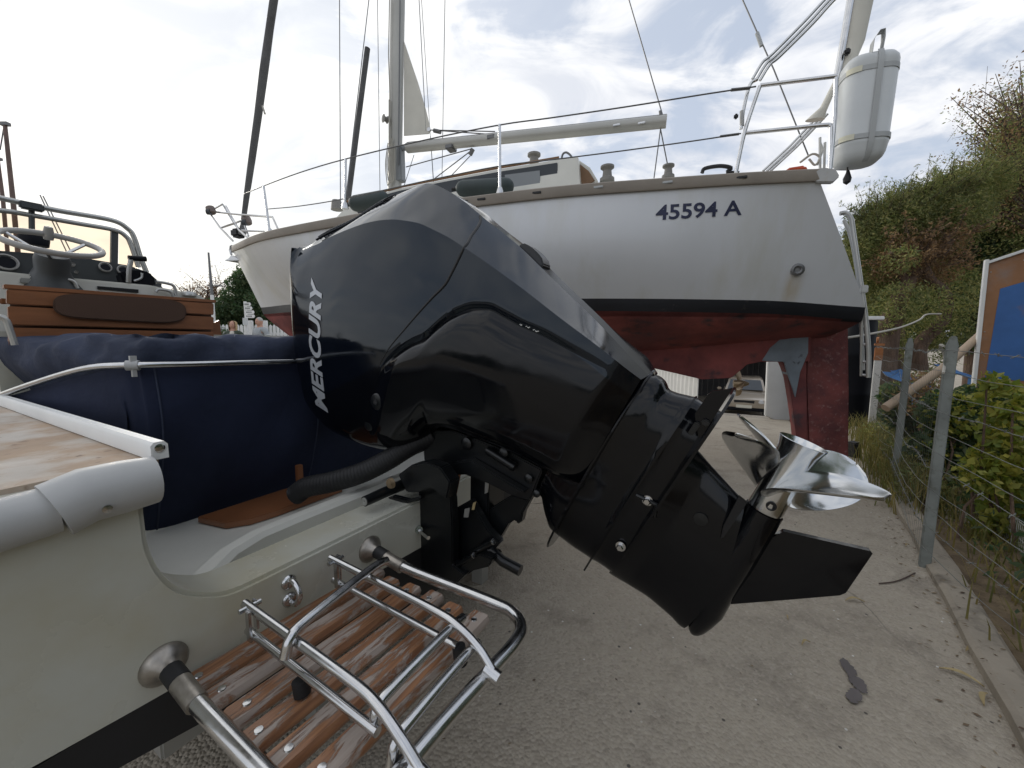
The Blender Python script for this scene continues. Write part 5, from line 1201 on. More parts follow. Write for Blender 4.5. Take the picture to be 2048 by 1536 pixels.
aw = [((1712, -80), (1768, -82)), ((1700, -3), (1748, -3)), ((1690, 75), (1730, 80)), ((1680, 140), (1702, 145)), ((1668, 160), (1672, 178)), ((1640, 215), (1652, 225)), ((1610, 242), (1650, 238))]
mm = MB(); rr = []
for (a, b) in aw:
    p, q = pz(*a, .44), pz(*b, .44); c = (p + q) / 2; h = (q - p) / 2
    rr.append([c + h * math.cos(k * math.pi / 8) + YN * .035 * math.sin(k * math.pi / 8) for k in range(16)])
mm.loft(rr); mm.build('rolled_awning', M_sail, yacht, angle=60)
mm = MB(); mm.box(pz(1694, 104, .5), (.04, .04, .045), (YE, YN, UP)); mm.build('pole_knob', M_gasket, yacht, bevel=.01)
for q_ in (((1640, 340, .3), (1640, 275, .3)), ((1648, 345, .3), (1650, 285, .3)), ((1634, 330, .2), (1646, 300, .2), (1640, 285, .2))):
    mm = MB(); mm.tube([pz(*p) for p in q_], .010, 8); mm.build('stern_tube', M_alu, yacht)
mm = MB(); mm.tube(smooth_path([pz(1600, 325, .3), pz(1625, 308, .3), pz(1640, 316, .3), pz(1630, 330, .3), pz(1618, 318, .3)], 5), .009, 8); mm.build('stern_line', M_rope, yacht)
mm = MB(); mm.prism([pz(u, v, .5) for u, v in ((1570, 341), (1580, 334), (1612, 329), (1618, 340))], -YN * .25); mm.build('lifebelt_case', M_orange, yacht, bevel=.015)
# boarding ladder hung down the stern
lw = .42
lp = smooth_path([pz(1680, 427, lw), pz(1692, 426, lw), pz(1702, 437, lw), pz(1706, 460, lw), pz(1722, 570, lw), pz(1728, 610, lw), pz(1732, 640, lw), pz(1737, 700, lw), pz(1737, 755, lw)], 6)
mm = MB(); mm.tube(lp, .017, 10); yl = mm.build('stern_ladder', M_alu, yacht)
mm = MB(); mm.tube(smooth_path([pz(1688, 440, lw - .3), pz(1703, 480, lw - .3), pz(1718, 570, lw - .3), pz(1722, 640, lw - .3), pz(1726, 740, lw - .3)], 6), .014, 10); mm.build('ladder_rail', M_alu, yl)
for v in (590, 622, 654, 690, 725, 752):
    u = np.interp(v, [570, 610, 640, 700, 755], [1722, 1728, 1732, 1737, 1737]); mm = MB(); mm.tube([pz(u, v, lw), pz(u - 10, v - 2, lw - .3)], .011, 8); mm.build('rung', M_alu, yl)
mm = MB(); mm.tube([pz(1724, 630, lw), pz(1722, 752, lw - .05)], .010, 8); mm.build('ladder_rail', M_alu, yl)
mm = MB(); mm.box(pz(1728, 578, lw + .02), (.05, .03, .06), (YE, YN, UP)); mm.build('ladder_hinge', M_alu, yl, bevel=.006)

# things carried by the yacht
def canister():
    t = thing('water_canister', 'white plastic canister strapped upright to the stern rail of the yacht', 'canister', pz(1712, 340, .62))
    w0 = .50
    p0, p1 = pz(1712, 333, w0), pz(1738, 118, w0); ax = p1 - p0; Lh = np.linalg.norm(ax); ax = ax / Lh
    r = np.linalg.norm(pz(1785, 230, w0) - pz(1676, 225, w0)) / 2 * .96
    side = np.cross(ax, YN); side /= np.linalg.norm(side); nn = np.cross(side, ax)
    def sq(h, rr, p=3.2):
        return [p0 + ax * h + side * rr * abs(math.cos(k * math.pi / 20)) ** (2 / p) * np.sign(math.cos(k * math.pi / 20)) + nn * rr * .85 * abs(math.sin(k * math.pi / 20)) ** (2 / p) * np.sign(math.sin(k * math.pi / 20)) for k in range(40)]
    pr = [(0, .02), (.002, .5), (.02, .72), (.05, .84), (.09, .91), (.16, .96), (.18, .985), (.19, .96), (.80, .99), (.815, .96), (.83, .99), (.90, 1.0), (.935, .97), (.97, .86), (.99, .6), (1.0, .02)]
    m_ = MB(); m_.loft([sq(h * Lh, r * k) for h, k in pr]); m_.build('drum', M_drum, t, angle=60)
    for h in (.215, .83):
        m_ = MB(); rings = [[c for c in sq(Lh * (h + d), r * 1.012)] for d in (-.022, .022)]; inner = [[c for c in sq(Lh * (h + d), r * .97)] for d in (.022, -.022)]
        m_.loft(rings + inner); bd = m_.build('band', M_strap, t, angle=30)
        m_ = MB(); bw_ = [sq(Lh * (h + d), r * 1.03)[0:40] for d in (-.026, .026)]
        m_.loft([[b_[j] for j in range(12, 18)] for b_ in bw_], cap=False, closed_ring=False); m_.build('band_buckle', M_strapw, bd)
    m_ = MB(); st_ = [p0 + ax * Lh * h + nn * (r * .85 * k) + side * r * .12 for h, k in ((.0, .55), (.03, .80), (.1, .98), (.2, 1.04), (.83, 1.04), (.93, 1.02), (.985, .85))]
    m_.loft([[q - side * .017, q + side * .017, q + side * .017 + nn * .006, q - side * .017 + nn * .006] for q in st_]); m_.build('strap', M_strap, t)
    m_ = MB(); hp_ = [p1 + ax * h + side * x + nn * .1 for h, x in ((-.03, -.03), (.06, -.028), (.115, .0), (.118, .03), (.06, .035), (-.03, .03))]
    m_.loft([[q - nn * .03, q + nn * .03, q + nn * .03 + ax * .004 + side * .003, q - nn * .03 + ax * .004 + side * .003] for q in hp_]); m_.build('handle', M_strap, t)
    m_ = MB(); m_.lathe([(0, 0), (.024, .02), (.028, .05), (.016, .085), (.008, .11), (0, .115)], pz(1693, 370, w0), ax, 14); m_.tube([pz(1693, 352, w0), pz(1695, 335, w0)], .006, 6); m_.build('tap_bulb', M_gasket, t)
canister()
def fender(lab, u0, v0, u1, v1, w, r):
    t = thing('fender', lab, 'fender', at_w((u0 + u1) / 2, max(v0, v1) + 12, w), 'dark fenders on the side deck')
    a, b = at_w(u0, v0, w), at_w(u1, v1, w); m_ = MB(); L = np.linalg.norm(b - a)
    m_.lathe([(0, 0), (r * .5, .005), (r * .85, .03), (r, .07), (r, L - .07), (r * .85, L - .03), (r * .5, L - .005), (0, L)], a, b - a, 18); m_.build('fender_body', M_fender, t)
    m_ = MB(); m_.tube([a, a - (b - a) / L * .05], .02, 8); m_.build('fender_eye', M_gasket, t)
fender('dark green fender lying below the cabin window of the white yacht', 914, 378, 1026, 372, .98, .075)
fender('dark fender lying beside the mast foot of the white yacht', 702, 409, 775, 396, .85, .085)

# ------------------------------------------------------------------ behind the yacht
def gpt(u, y, lift=0.0):
    """ground point in picture column u at distance y"""
    x = (u - 1024) / F_PX * y; return np.array([x, y, ggz(x, y) + lift])
# white corrugated sheet
a, b = on_z(1300, 735, .5), on_z(1397, 757, .5); a[2] = b[2] = 0
m = thing('corrugated_panel', 'white corrugated sheet standing under the red hull', 'panel', (*((a + b) / 2)[:2], ggz(*((a + b) / 2)[:2])))
d = (b - a) / np.linalg.norm(b - a); n = np.array([-d[1], d[0], 0]); Lp = np.linalg.norm(b - a); a = a - d * 1.2; Lp += 1.2
rr = []
for k in range(161):
    s = Lp * k / 160; q = a + d * s + n * .018 * (1 if (k // 4) % 2 else -1) * (1 if k % 4 in (1, 2) else .6); rr.append([q + UP * (ggz(*q[:2]) - .02), q + UP * .5, q + n * .006 + UP * .5, q + n * .006 + UP * (ggz(*q[:2]) - .02)])
mm = MB(); mm.loft(rr); mm.build('sheet', M_whitecor, m, angle=25)
mm = MB(); mm.box((a + b) / 2 + UP * .505, (Lp, .05, .02), (d, n, UP)); mm.build('cap_strip', M_white, m)
# white board
m = thing('white_board', 'white board with rounded corner leaning behind the rudder skeg', 'board', gpt(1556, 6.4))
pts = [on_y(u, v, 6.4) for u, v in ((1536, 722), (1541, 718), (1556, 720), (1566, 730), (1600, 735), (1600, 858), (1578, 852), (1531, 832))]
mm = MB(); mm.prism(pts, (0, .05, 0)); mm.build('panel', M_white, m, bevel=.01)
for k in range(5):
    p = on_y(1566 + k * 3, 846 + k * 1.3, 6.385); mm = MB(); mm.box(p, (.008, .01, .08)); mm.build('slot', M_gasket, m)
# dark shed with the car inside
def shed():
    c = gpt(1485, 18.5); t = thing('boat_shed', 'dark open-fronted boat shed with a car parked inside', 'shed', c)
    xs0, xs1 = gpt(1380, 18.5)[0], gpt(1590, 18.5)[0]; z0 = c[2]
    for x in np.arange(xs0 - 2.5, xs1 + 3.0, .3):
        m_ = MB(); m_.box((x, 21.0, z0 + 1.5), (.285, .03, 3.2)); m_.build('board', M_shed, t)
    m_ = MB(); m_.box(((xs0 + xs1) / 2, 19.4, z0 + 2.75), (xs1 - xs0 + 6, 4.4, .12)); m_.build('roof', M_shed, t)
    for x in (xs0 - .7, xs1 + .3):
        m_ = MB(); m_.box((x, 17.3, z0 + 1.35), (.14, .14, 2.75)); m_.build('post', M_shed, t)
    for x in (xs0 - 2.7, xs1 + 3.1):
        m_ = MB(); m_.box((x, 19.2, z0 + 1.35), (.08, 3.8, 2.75)); m_.build('side_wall', M_shed, t)
shed()
def car():
    c = gpt(1493, 16.4); t = thing('parked_car', 'beige car parked nose-out in the shadow under the shed', 'car', c)
    fw = np.array([-c[0], -c[1], 0]) / np.linalg.norm(c[:2]); sd = np.array([-fw[1], fw[0], 0])
    P = lambda l, w, z: c + fw * l + sd * w + UP * z
    rr = []
    for l, w, zb, zt in ((2.0, .62, .35, .55), (1.95, .76, .28, .70), (1.5, .82, .25, .82), (.9, .84, .25, .90), (-.5, .85, .25, .93), (-1.7, .83, .28, .92), (-2.0, .74, .35, .8)):
        rr.append([P(l, -w, zb), P(l, -w * 1.02, (zb + zt) / 2), P(l, -w * .92, zt), P(l, 0, zt + .03), P(l, w * .92, zt), P(l, w * 1.02, (zb + zt) / 2), P(l, w, zb)])
    m_ = MB(); m_.loft(rr); m_.build('body', M_carpaint, t, angle=40)
    rr = [[P(l, -w, z), P(l, w, z)] for l, w, z in ((.85, .72, .92), (.25, .62, 1.38), (-.9, .60, 1.42), (-1.75, .68, .95))]
    m_ = MB(); m_.loft([[P(.88, -.72, .9), P(.88, .72, .9), P(-1.8, .7, .92), P(-1.8, -.7, .92)], [P(.25, -.60, 1.38), P(.25, .60, 1.38), P(-1.0, .58, 1.42), P(-1.0, -.58, 1.42)]]); m_.build('cabin', M_carpaint, t, bevel=.05)
    m_ = MB(); m_.prism([P(.85, -.62, .96), P(.85, .62, .96), P(.33, .53, 1.32), P(.33, -.53, 1.32)], fw * .03 + UP * .02); m_.build('windscreen', M_window, t)
    for w in (-.55, .55):
        m_ = MB(); m_.lathe([(0, 0), (.10, 0), (.09, .05), (0, .07)], P(1.93, w, .62), fw, 14); m_.build('headlight', M_lamp, t)
    m_ = MB(); m_.box(P(2.02, 0, .45), (.03, .52, .11), (fw, sd, UP)); m_.build('number_plate', M_plate, t)
    m_ = MB(); m_.box(P(1.97, 0, .62), (.05, .7, .12), (fw, sd, UP)); m_.build('grille', M_gasket, t, bevel=.02)
    m_ = MB(); m_.box(P(1.98, 0, .36), (.06, 1.4, .16), (fw, sd, UP)); m_.build('bumper', M_blackpl, t, bevel=.03)
    for l in (1.25, -1.3):
        for w in (-.74, .74):
            m_ = MB(); m_.lathe([(0, -.1), (.30, -.1), (.31, -.05), (.31, .05), (.30, .1), (0, .1)], P(l, w, .31), sd, 18); wh = m_.build('wheel', M_rubber, t)
            m_ = MB(); m_.lathe([(0, -.105), (.18, -.105), (.18, .105), (0, .105)], P(l, w, .31), sd, 14); m_.build('rim', M_alu, wh)
    for w in (-.92, .92):
        m_ = MB(); m_.box(P(.75, w, .98), (.10, .16, .11), (fw, sd, UP)); m_.build('mirror', M_carpaint, t, bevel=.03)
car()
# tall dark tank with a pale gutter, and a rubber block by the pole
c = gpt(1712, 5.6); t = thing('dark_tank', 'tall dark plastic tank with a pale rim behind the rudder', 'tank', c)
r = .20; h = on_y(1712, 640, 5.6)[2] - c[2]
mm = MB(); mm.lathe([(0, 0), (r, 0), (r, .03), (r * .98, .05), (r * .98, h * .3), (r, h * .31), (r, h * .34), (r * .98, h * .35), (r * .98, h * .66), (r, h * .67), (r, h * .7), (r * .98, h * .71), (r * .98, h - .05), (r * .9, h), (0, h + .01)], c, UP, 28); mm.build('tank_body', M_blackpl, t, angle=40)
mm = MB(); mm.box(c + np.array([-.02, -.19, h + .015]), (.34, .05, .05)); mm.build('rim_gutter', M_white, t, bevel=.008)
mm = MB(); mm.box(c + np.array([.09, .1, h + .04]), (.05, .05, .22)); mm.build('vent_pipe', M_alu, t)
for k, (x, y_, w_, hh) in enumerate(((-.42, .12, .36, 1.06),)):
    t = thing('dark_tank', 'second dark tank half hidden by the edge of the rudder', 'tank', c + np.array([x, .35, 0])); r2 = .18
    mm = MB(); mm.lathe([(0, 0), (r2, 0), (r2, h * .9), (r2 * .8, h * .95), (0, h * .96)], c + np.array([x, .35, 0]), UP, 24); mm.build('tank_body', M_blackpl, t, angle=40)
    mm = MB(); mm.lathe([(0, 0), (.07, 0), (.07, .04), (0, .045)], c + np.array([x, .35, h * .955]), UP, 16); mm.build('lid', M_blackpl, t)
c = gpt(1724, 3.86); mm = MB(); mm.box(c + UP * .075 + np.array([0, 0, 0]), (.085, .10, .16), ((.97, .2, .12), (-.2, .97, 0), (-.12, 0, .99))); tag(mm.build('rubber_block', M_rubber, None, bevel=.012), 'small black rubber block by the foot of the rusty white pole', 'block')

# ------------------------------------------------------------------ fence along the planting bed
fence = thing('wire_fence', 'fence of grey concrete posts strung with barbed wire', 'fence', kp(.4, .06))
def foot(u, v): return on_z(u, v, 0)
P3, P2 = on_z(1850, 1118, .04), on_z(1787, 970, .02)
dF = (P2 - P3); dF[2] = 0; lF = np.linalg.norm(dF); dF /= lF; nF = np.array([dF[1], -dF[0], 0])
posts = [kp(-1.75, .42), P3, P2, P2 + dF * 3.0]
def top_z(u, v, p): return CAM_H + p[1] * (((768 - v) / F_PX) * CT - ST) / (CT + ((768 - v) / F_PX) * ST)
hts = [1.16, top_z(1902, 671, P3), top_z(1815, 675, P2), 1.13 + ggz(*(posts[3][:2]))]
pobj = None
for i, (p, h) in enumerate(zip(posts, hts)):
    lean = np.array([.010, 0, 0]); w = .021
    base = np.array([p[0], p[1], ggz(p[0], p[1]) - .02])
    mm = MB(); tpp = np.array([p[0], p[1], h]) + lean
    mm.loft([[q + dF * x * w + nF * y * w * sc for x, y in ((-1, -1), (1, -1), (1, 1), (-1, 1))] for q, sc in ((base, 1), (tpp - UP * .05, .95))] + [[tpp + dF * x * w * .9 + nF * y * w * .5 + UP * (.0 if x < 0 else -.02) for x, y in ((-1, -1), (1, -1), (1, 1), (-1, 1))]])
    mm.build('post', M_post, fence, bevel=.004)
pole_p = on_z(1741, 872, 0); pole_p[2] = ggz(*pole_p[:2])
nodes = [posts[0], posts[1], posts[2], np.array([pole_p[0], pole_p[1], 0]), posts[3]]
rg = np.random.default_rng(21)
for k in range(11):
    pts = []; z = 1.115 - k * .098
    for i in range(3):
        a, b = nodes[i], nodes[i + 1]
        for j in range(10):
            f = j / 10; q = a + (b - a) * f; sag = .015 + .02 * (k % 3) + (.03 if i == 2 else 0) * k / 4; kink = rg.normal(0, .0035)
            pts.append(np.array([q[0], q[1], ggz(q[0], q[1]) * .8 + z - sag * math.sin(f * math.pi) + kink + (.02 * math.sin(f * 9 + k) if k % 4 == 2 else 0)]) - nF * .034)
    mm = MB(); mm.tube(pts, .0015, 5)
    if k in (0, 3, 6, 9):
        for j in range(0, len(pts) - 1):
            for hf in (.25, .75):
                q = pts[j] * (1 - hf) + pts[j + 1] * hf; an = rg.uniform(0, 6.28); dd = np.array([math.cos(an) * nF[0], math.cos(an) * nF[1], math.sin(an)]) * .014
                mm.tube([q - dd, q + dd], .0013, 4); mm.tube([q - dd[::-1] * .7, q + dd[::-1] * .7], .0018, 4)
    mm.build('wire', M_galv, fence)
# thin chain-link netting hung on the wires (one mesh: hundreds of strands)
mm = MB()
for i in (1, 2):
    a, b = nodes[i], nodes[i + 1]; L = np.linalg.norm((b - a)[:2]); nst = int(L / .055)
    for j in range(nst):
        f0 = j / nst
        for sg in (0,):
            q0 = a + (b - a) * f0; q1 = a + (b - a) * min(1, max(0, f0 + sg * .62 / L))
            
            mm.tube([np.array([q0[0], q0[1], ggz(*q0[:2]) + .06]) - nF * .030, np.array([q1[0], q1[1], ggz(*q1[:2]) + 1.02]) - nF * .030], .0005, 3, cap=False)
stuff(mm.build('netting', M_galv, fence))
# tie of rope round the nearest post
mm = MB(); tp_ = np.array([P3[0] + .01, P3[1], hts[1] - .05]); mm.tube(smooth_path([tp_ - dF * .03 - nF * .034, tp_ + dF * .034 - nF * .034, tp_ + dF * .06 - nF * .01 - UP * .06, tp_ - dF * .08 - nF * .03 - UP * .13], 5), .006, 6); mm.build('rope_tie', M_rope, fence)
# white pole with a rusty top
t = thing('steel_pole', 'white steel pole with a rusty orange top at the end of the wires', 'pole', pole_p)
ph = top_z(1755, 680, pole_p) - pole_p[2]; w = .043
mm = MB(); mm.box(pole_p + UP * (ph * .40), (w * 2 * .8, w * 2 * .8, ph * .8), (dF, nF, UP)); mm.build('shaft', M_white, t, bevel=.006)
mm = MB(); mm.box(pole_p + UP * (ph * .86) + dF * .002, (w * 1.75, w * 1.75, ph * .13), (dF, nF, UP)); mm.build('rusty_collar', M_rust, t, bevel=.005)
mm = MB(); mm.box(pole_p + UP * (ph * .955), (w * 2.1, w * 2.1, ph * .02), (dF, nF, UP)); mm.lathe([(.012, 0), (.036, 0), (.036, .02), (.012, .02)], pole_p + UP * (ph * 1.0) - nF * .01, -nF, 14); mm.build('top_lug', M_rust, t)
# low pale mesh edging inside the bed
mm = MB(); b0 = .42
for s in np.arange(-2.3, 1.2, .022):
    q = kp(s, b0); mm.tube([q + UP * .0, q + UP * .19], .0022, 4)
for zz in (.02, .10, .185):
    mm.tube([kp(s, b0) + UP * zz for s in np.arange(-2.3, 1.21, .3)], .0024, 4)
tag(mm.build('mesh_edging', M_mesh, None), 'low strip of pale wire mesh edging in the planting bed', 'edging')
# slack hose on the bed by the fence
mm = MB(); mm.tube(smooth_path([kp(-.55, .75, .25), kp(-.6, .45, .16), kp(-.75, .3, .12), kp(-1.0, .28, .14), kp(-1.3, .4, .2)], 8), .009, 8)
tag(mm.build('garden_hose', M_genoa, None), 'dark hose looped over the planting bed behind the wires', 'hose')

# sign board: blue in an orange field, white frame
def sign():
    y0 = 3.35; p00, p01 = on_y(1944, 800, y0), on_y(1973, 522, y0)
    base = np.array([p00[0], y0, ggz(p00[0], y0)]); t = thing('painted_board', 'faded blue and orange painted board in a white frame behind the wire fence', 'sign board', base)
    dx = np.array([.80, -.60, 0.0])
    zb, zt = p00[2], p01[2]; lean = (p01 - p00); lean[1] = 0
    Q = lambda s, f, o=0.0: p00 + lean * f + dx * s + np.array([.6, .8, 0]) * -o
    m_ = MB(); m_.prism([Q(0, .06), Q(1.6, .06), Q(1.6, 1.10), Q(.35, 1.10), Q(0, .985)], np.array([.6, .8, 0]) * .02); bd = m_.build('board', M_signo, t)
    m_ = MB(); m_.prism([Q(.06, .16, .004), Q(1.6, .13, .004), Q(1.6, .99, .004), Q(.50, .93, .004), Q(.09, .80, .004)], np.array([.6, .8, 0]) * .003); m_.build('blue_field', M_signb, bd)
    for s_, f_ in ((.03, .12), (.03, .5), (.03, .92), (.2, .985), (.6, 1.06)):
        m_ = MB(); m_.lathe([(0, 0), (.006, 0), (.005, .003), (0, .0035)], Q(s_, f_, .001), (-.6, -.8, 0), 10); m_.build('sign_screw', M_dull, bd)
    for a, b, wd in (((0, 0), (0, 1.0), .022), ((0, .985), (.35, 1.10), .022), ((.35, 1.10), (1.6, 1.10), .022), ((0, .05), (1.6, .0), .03)):
        A, Bq = Q(*a), Q(*b); ax = (Bq - A) / np.linalg.norm(Bq - A); nrm = np.array([.6, .8, 0]); up2 = np.cross(ax, nrm)
        m_ = MB(); m_.box((A + Bq) / 2, (np.linalg.norm(Bq - A) + .02, .05, wd), (ax, nrm, up2)); m_.build('frame_bar', M_white, t, bevel=.003)
    m_ = MB(); m_.box(Q(.2, -.25, -.05), (.05, .05, .75)); m_.build('leg', M_white, t); m_ = MB(); m_.box(Q(1.2, -.25, -.05), (.05, .05, .75)); m_.build('leg', M_white, t)
sign()
# round timber prop leaning on the board
a, b = on_y(1888, 735, 3.3), on_y(1962, 668, 3.42); d = (b - a); a2 = a - d * 1.2
mm = MB(); mm.tube([a2 + np.array([-.0, .1, 0]), a, b, b + d * .15], [.035, .033, .03, .03], 12); tag(mm.build('timber_prop', M_bamboo, None), 'pale round timber prop leaning on the painted board', 'timber prop')
# blue tarps lying beyond the fence
for lab, y0, q in (('crumpled blue tarp beyond the fence near the white pole', 5.2, ((1765, 745), (1800, 738), (1806, 760), (1770, 768))), ('small blue tarp behind the grey post nearest the board', 4.6, ((1868, 728), (1888, 730), (1890, 752), (1872, 752)))):
    p = [on_y(u, v, y0) for u, v in q]; mm = MB(); rr = []
    for k in range(7):
        f = k / 6; rr.append([(p[0] * (1 - f) + p[1] * f) * (1 - g_) + (p[3] * (1 - f) + p[2] * f) * g_ + np.array([0, -.35 * g_ + .05 * math.sin(k * 2.2 + g_ * 5), .02 * math.sin(k * 3)]) for g_ in (0, .33, .66, 1)])
    bot = [[q_ * [1, 1, 0] + UP * ggz(*q_[:2]) for q_ in r_[-1:]] for r_ in rr]
    mm.loft([r_ + b_ for r_, b_ in zip(rr, bot)], cap=False, closed_ring=False); tag(mm.build('blue_tarp', M_bluetarp, None), lab, 'tarp')
# pale rope from the yacht's stern to the tree
mm = MB(); mm.tube(smooth_path([at_w(1690, 676, 0), at_w(1740, 668, -.5), on_y(1800, 655, 5.0), on_y(1838, 640, 5.6), on_y(1853, 629, 5.7), on_y(1882, 628, 5.7)], 8), .011, 8)
tag(mm.build('mooring_rope', M_rope, None), 'pale rope stretched from the yacht to the brown tree trunk', 'rope')

# ------------------------------------------------------------------ plants and trees
def leaf_mesh(name, m_, centers, radii, n, size, parent=None, seed=0, slim=.45, shell=.55, droop=0.0, clump=0, cr=.16):
    rg = np.random.default_rng(seed); centers = np.asarray(centers, float); radii = np.asarray(radii, float)
    if radii.ndim == 1: radii = np.repeat(radii[:, None], 3, axis=1)
    vol = radii.prod(1) ** (2 / 3); k = rg.choice(len(centers), n, p=vol / vol.sum())
    d = rg.normal(size=(n, 3)); d /= np.linalg.norm(d, axis=1)[:, None]
    r = rg.uniform(0, 1, n) ** (1 / 3); r = shell + (1 - shell) * r
    r *= 1 + rg.normal(0, .10, n)
    P = centers[k] + d * radii[k] * r[:, None]
    if clump:
        c2 = P[rg.choice(n, clump)]; j = rg.integers(0, clump, n); o2 = rg.normal(size=(n, 3)); P = c2[j] + o2 * cr * np.array([1, 1, .7])
    t = rg.normal(size=(n, 3)) * .8 + d * .6; t[:, 2] -= droop; t /= np.linalg.norm(t, axis=1)[:, None]
    s = np.cross(t, rg.normal(size=(n, 3))); s /= np.linalg.norm(s, axis=1)[:, None]; nn = np.cross(t, s)
    L = size * rg.uniform(.6, 1.4, n)[:, None]; wv = L * slim
    V = np.stack([P - t * L * .5, P + s * wv * .5 + nn * L * .06, P + t * L * .5, P - s * wv * .5 + nn * L * .06], 1).reshape(-1, 3)
    off = np.array(parent['_o']) if parent is not None else np.zeros(3)
    me = bpy.data.meshes.new(name); V = V - off
    me.vertices.add(len(V)); me.vertices.foreach_set('co', V.astype(np.float32).ravel())
    me.loops.add(n * 4); me.polygons.add(n)
    me.loops.foreach_set('vertex_index', np.arange(n * 4, dtype=np.int32)); me.polygons.foreach_set('loop_start', np.arange(0, n * 4, 4, dtype=np.int32))
    me.update(calc_edges=True)
    at = me.attributes.new('tint', 'FLOAT', 'FACE'); at.data.foreach_set('value', (rg.uniform(0, 1, n) ** 1.6).astype(np.float32))
    me.materials.append(m_); o = bpy.data.objects.new(name, me); COL.objects.link(o)
    if parent is not None: o.parent = parent; o['_o'] = tuple(off)
    return o
def blobs(pts_px, y, spread=.6, rx=.5):
    out_ = []
    for (u, v, r) in pts_px: p = on_y(u, v, y); out_.append((p, r * y / F_PX))
    return out_
def tree(name, label, cat, base, limbs, leafs, group=None, bark=M_bark):
    t = thing(name, label, cat, base, group)
    for i, (pts, rad) in enumerate(limbs):
        mm = MB(); mm.tube(smooth_path(pts, 5), np.interp(np.linspace(0, 1, (len(pts) - 1) * 5 + 1), np.linspace(0, 1, len(rad)), rad), 10); mm.build('trunk' if i == 0 else 'limb', bark, t, angle=80)
    for (nm, m_, cs, rs, n, size, kw) in leafs: leaf_mesh(nm, m_, cs, rs, n, size, t, **kw)
    return t
def sprays(t, cs, rs, n, length, m_, seed, lsize=.06, per=16, slim=.3, up=.5, back=True):
    """loose leafy shoots that stick out of a crown and break its outline"""
    rg = np.random.default_rng(seed); mm = MB(); pts = []
    for k in range(n):
        i = rg.integers(0, len(cs)); d = rg.normal(size=3); d[2] = abs(d[2]) * .9 + .1; d[1] = -abs(d[1]); d /= np.linalg.norm(d); b = cs[i] + d * rs[i] * .8
        g = d + np.array([rg.normal(0, .3), rg.normal(0, .3), up]); g /= np.linalg.norm(g); L = length * rg.uniform(.5, 1.4); e = b + g * L; mid_ = b + g * L * .5 + rg.normal(0, .06, 3) * L
        mm.tube([b, mid_, e], [.006, .004, .0015], 4, cap=False)
        for j in range(per): f = rg.uniform(.1, 1.05); pts.append((b * (1 - f) + e * f) + rg.normal(0, .035, 3) * (1.2 - f * .5))
    stuff(mm.build('shoots', M_twig, t)); leaf_mesh('shoot_leaves', m_, pts, [.022] * len(pts), len(pts) * 2, lsize, t, seed=seed + 1, slim=slim, shell=.0)
def px3(l, y): return [on_y(u, v, y + (dy if len(q) > 2 else 0)) for q in l for (u, v, dy) in [tuple(q) + (0,) * (3 - len(q))]]
def cr(l, y):
    c, r = [], []
    for q in l:
        u, v, rad = q[:3]; yy = y + (q[3] if len(q) > 3 else 0); c.append(on_y(u, v, yy)); r.append(rad * yy / F_PX)
    return np.array(c), np.array(r)
# leaning brown tree with dry foliage
yb = 6.4; base = np.array([*on_y(1775, 640, yb)[:2], 0]); base[2] = ggz(*base[:2])
c1, r1 = cr([(1790, 505, 45), (1840, 500, 45), (1770, 535, 40), (1880, 545, 40), (1850, 545, 45), (1900, 480, 40), (1820, 530, 40)], yb)
c2, r2 = cr([(1750, 470, 40), (1800, 450, 50), (1860, 445, 50), (1720, 500, 35), (1910, 440, 50), (1760, 580, 35), (1740, 540, 40)], yb + .3)
tree('brown_tree', 'leaning brown tree with dry rusty foliage and a thick bent trunk', 'tree', base,
     [([base, on_y(1770, 690, yb), on_y(1785, 630, yb), on_y(1812, 570, yb), on_y(1850, 525, yb), on_y(1905, 480, yb)], [.20, .17, .14, .11, .08, .04]),
      ([on_y(1812, 572, yb), on_y(1795, 540, yb), on_y(1780, 505, yb - .2)], [.09, .06, .03]), ([on_y(1845, 530, yb), on_y(1860, 560, yb - .1), on_y(1890, 590, yb), on_y(1885, 640, yb), on_y(1840, 690, yb), on_y(1835, 740, yb)], [.07, .07, .08, .09, .10, .13]),
      ([on_y(1885, 480, yb), on_y(1925, 450, yb)], [.05, .02])],
     [('dry_foliage', M_lf_brown, c1, r1 * .75, 6500, .045, dict(seed=1, slim=.35, shell=.2)), ('hanging_foliage', M_lf_olive, *cr([(1800, 600, 38, -.3), (1850, 610, 42, -.2), (1755, 640, 34), (1830, 670, 40, .2), (1890, 660, 40), (1920, 590, 50), (1860, 720, 40, .2), (1770, 700, 30, .3), (1800, 520, 30, -.3)], yb), 9000, .055, dict(seed=22, slim=.3, shell=.2, droop=.3)), ('crown', M_lf_olive, c2, r2 * 1.05, 32000, .055, dict(seed=2, slim=.25, shell=.3, droop=.3))])
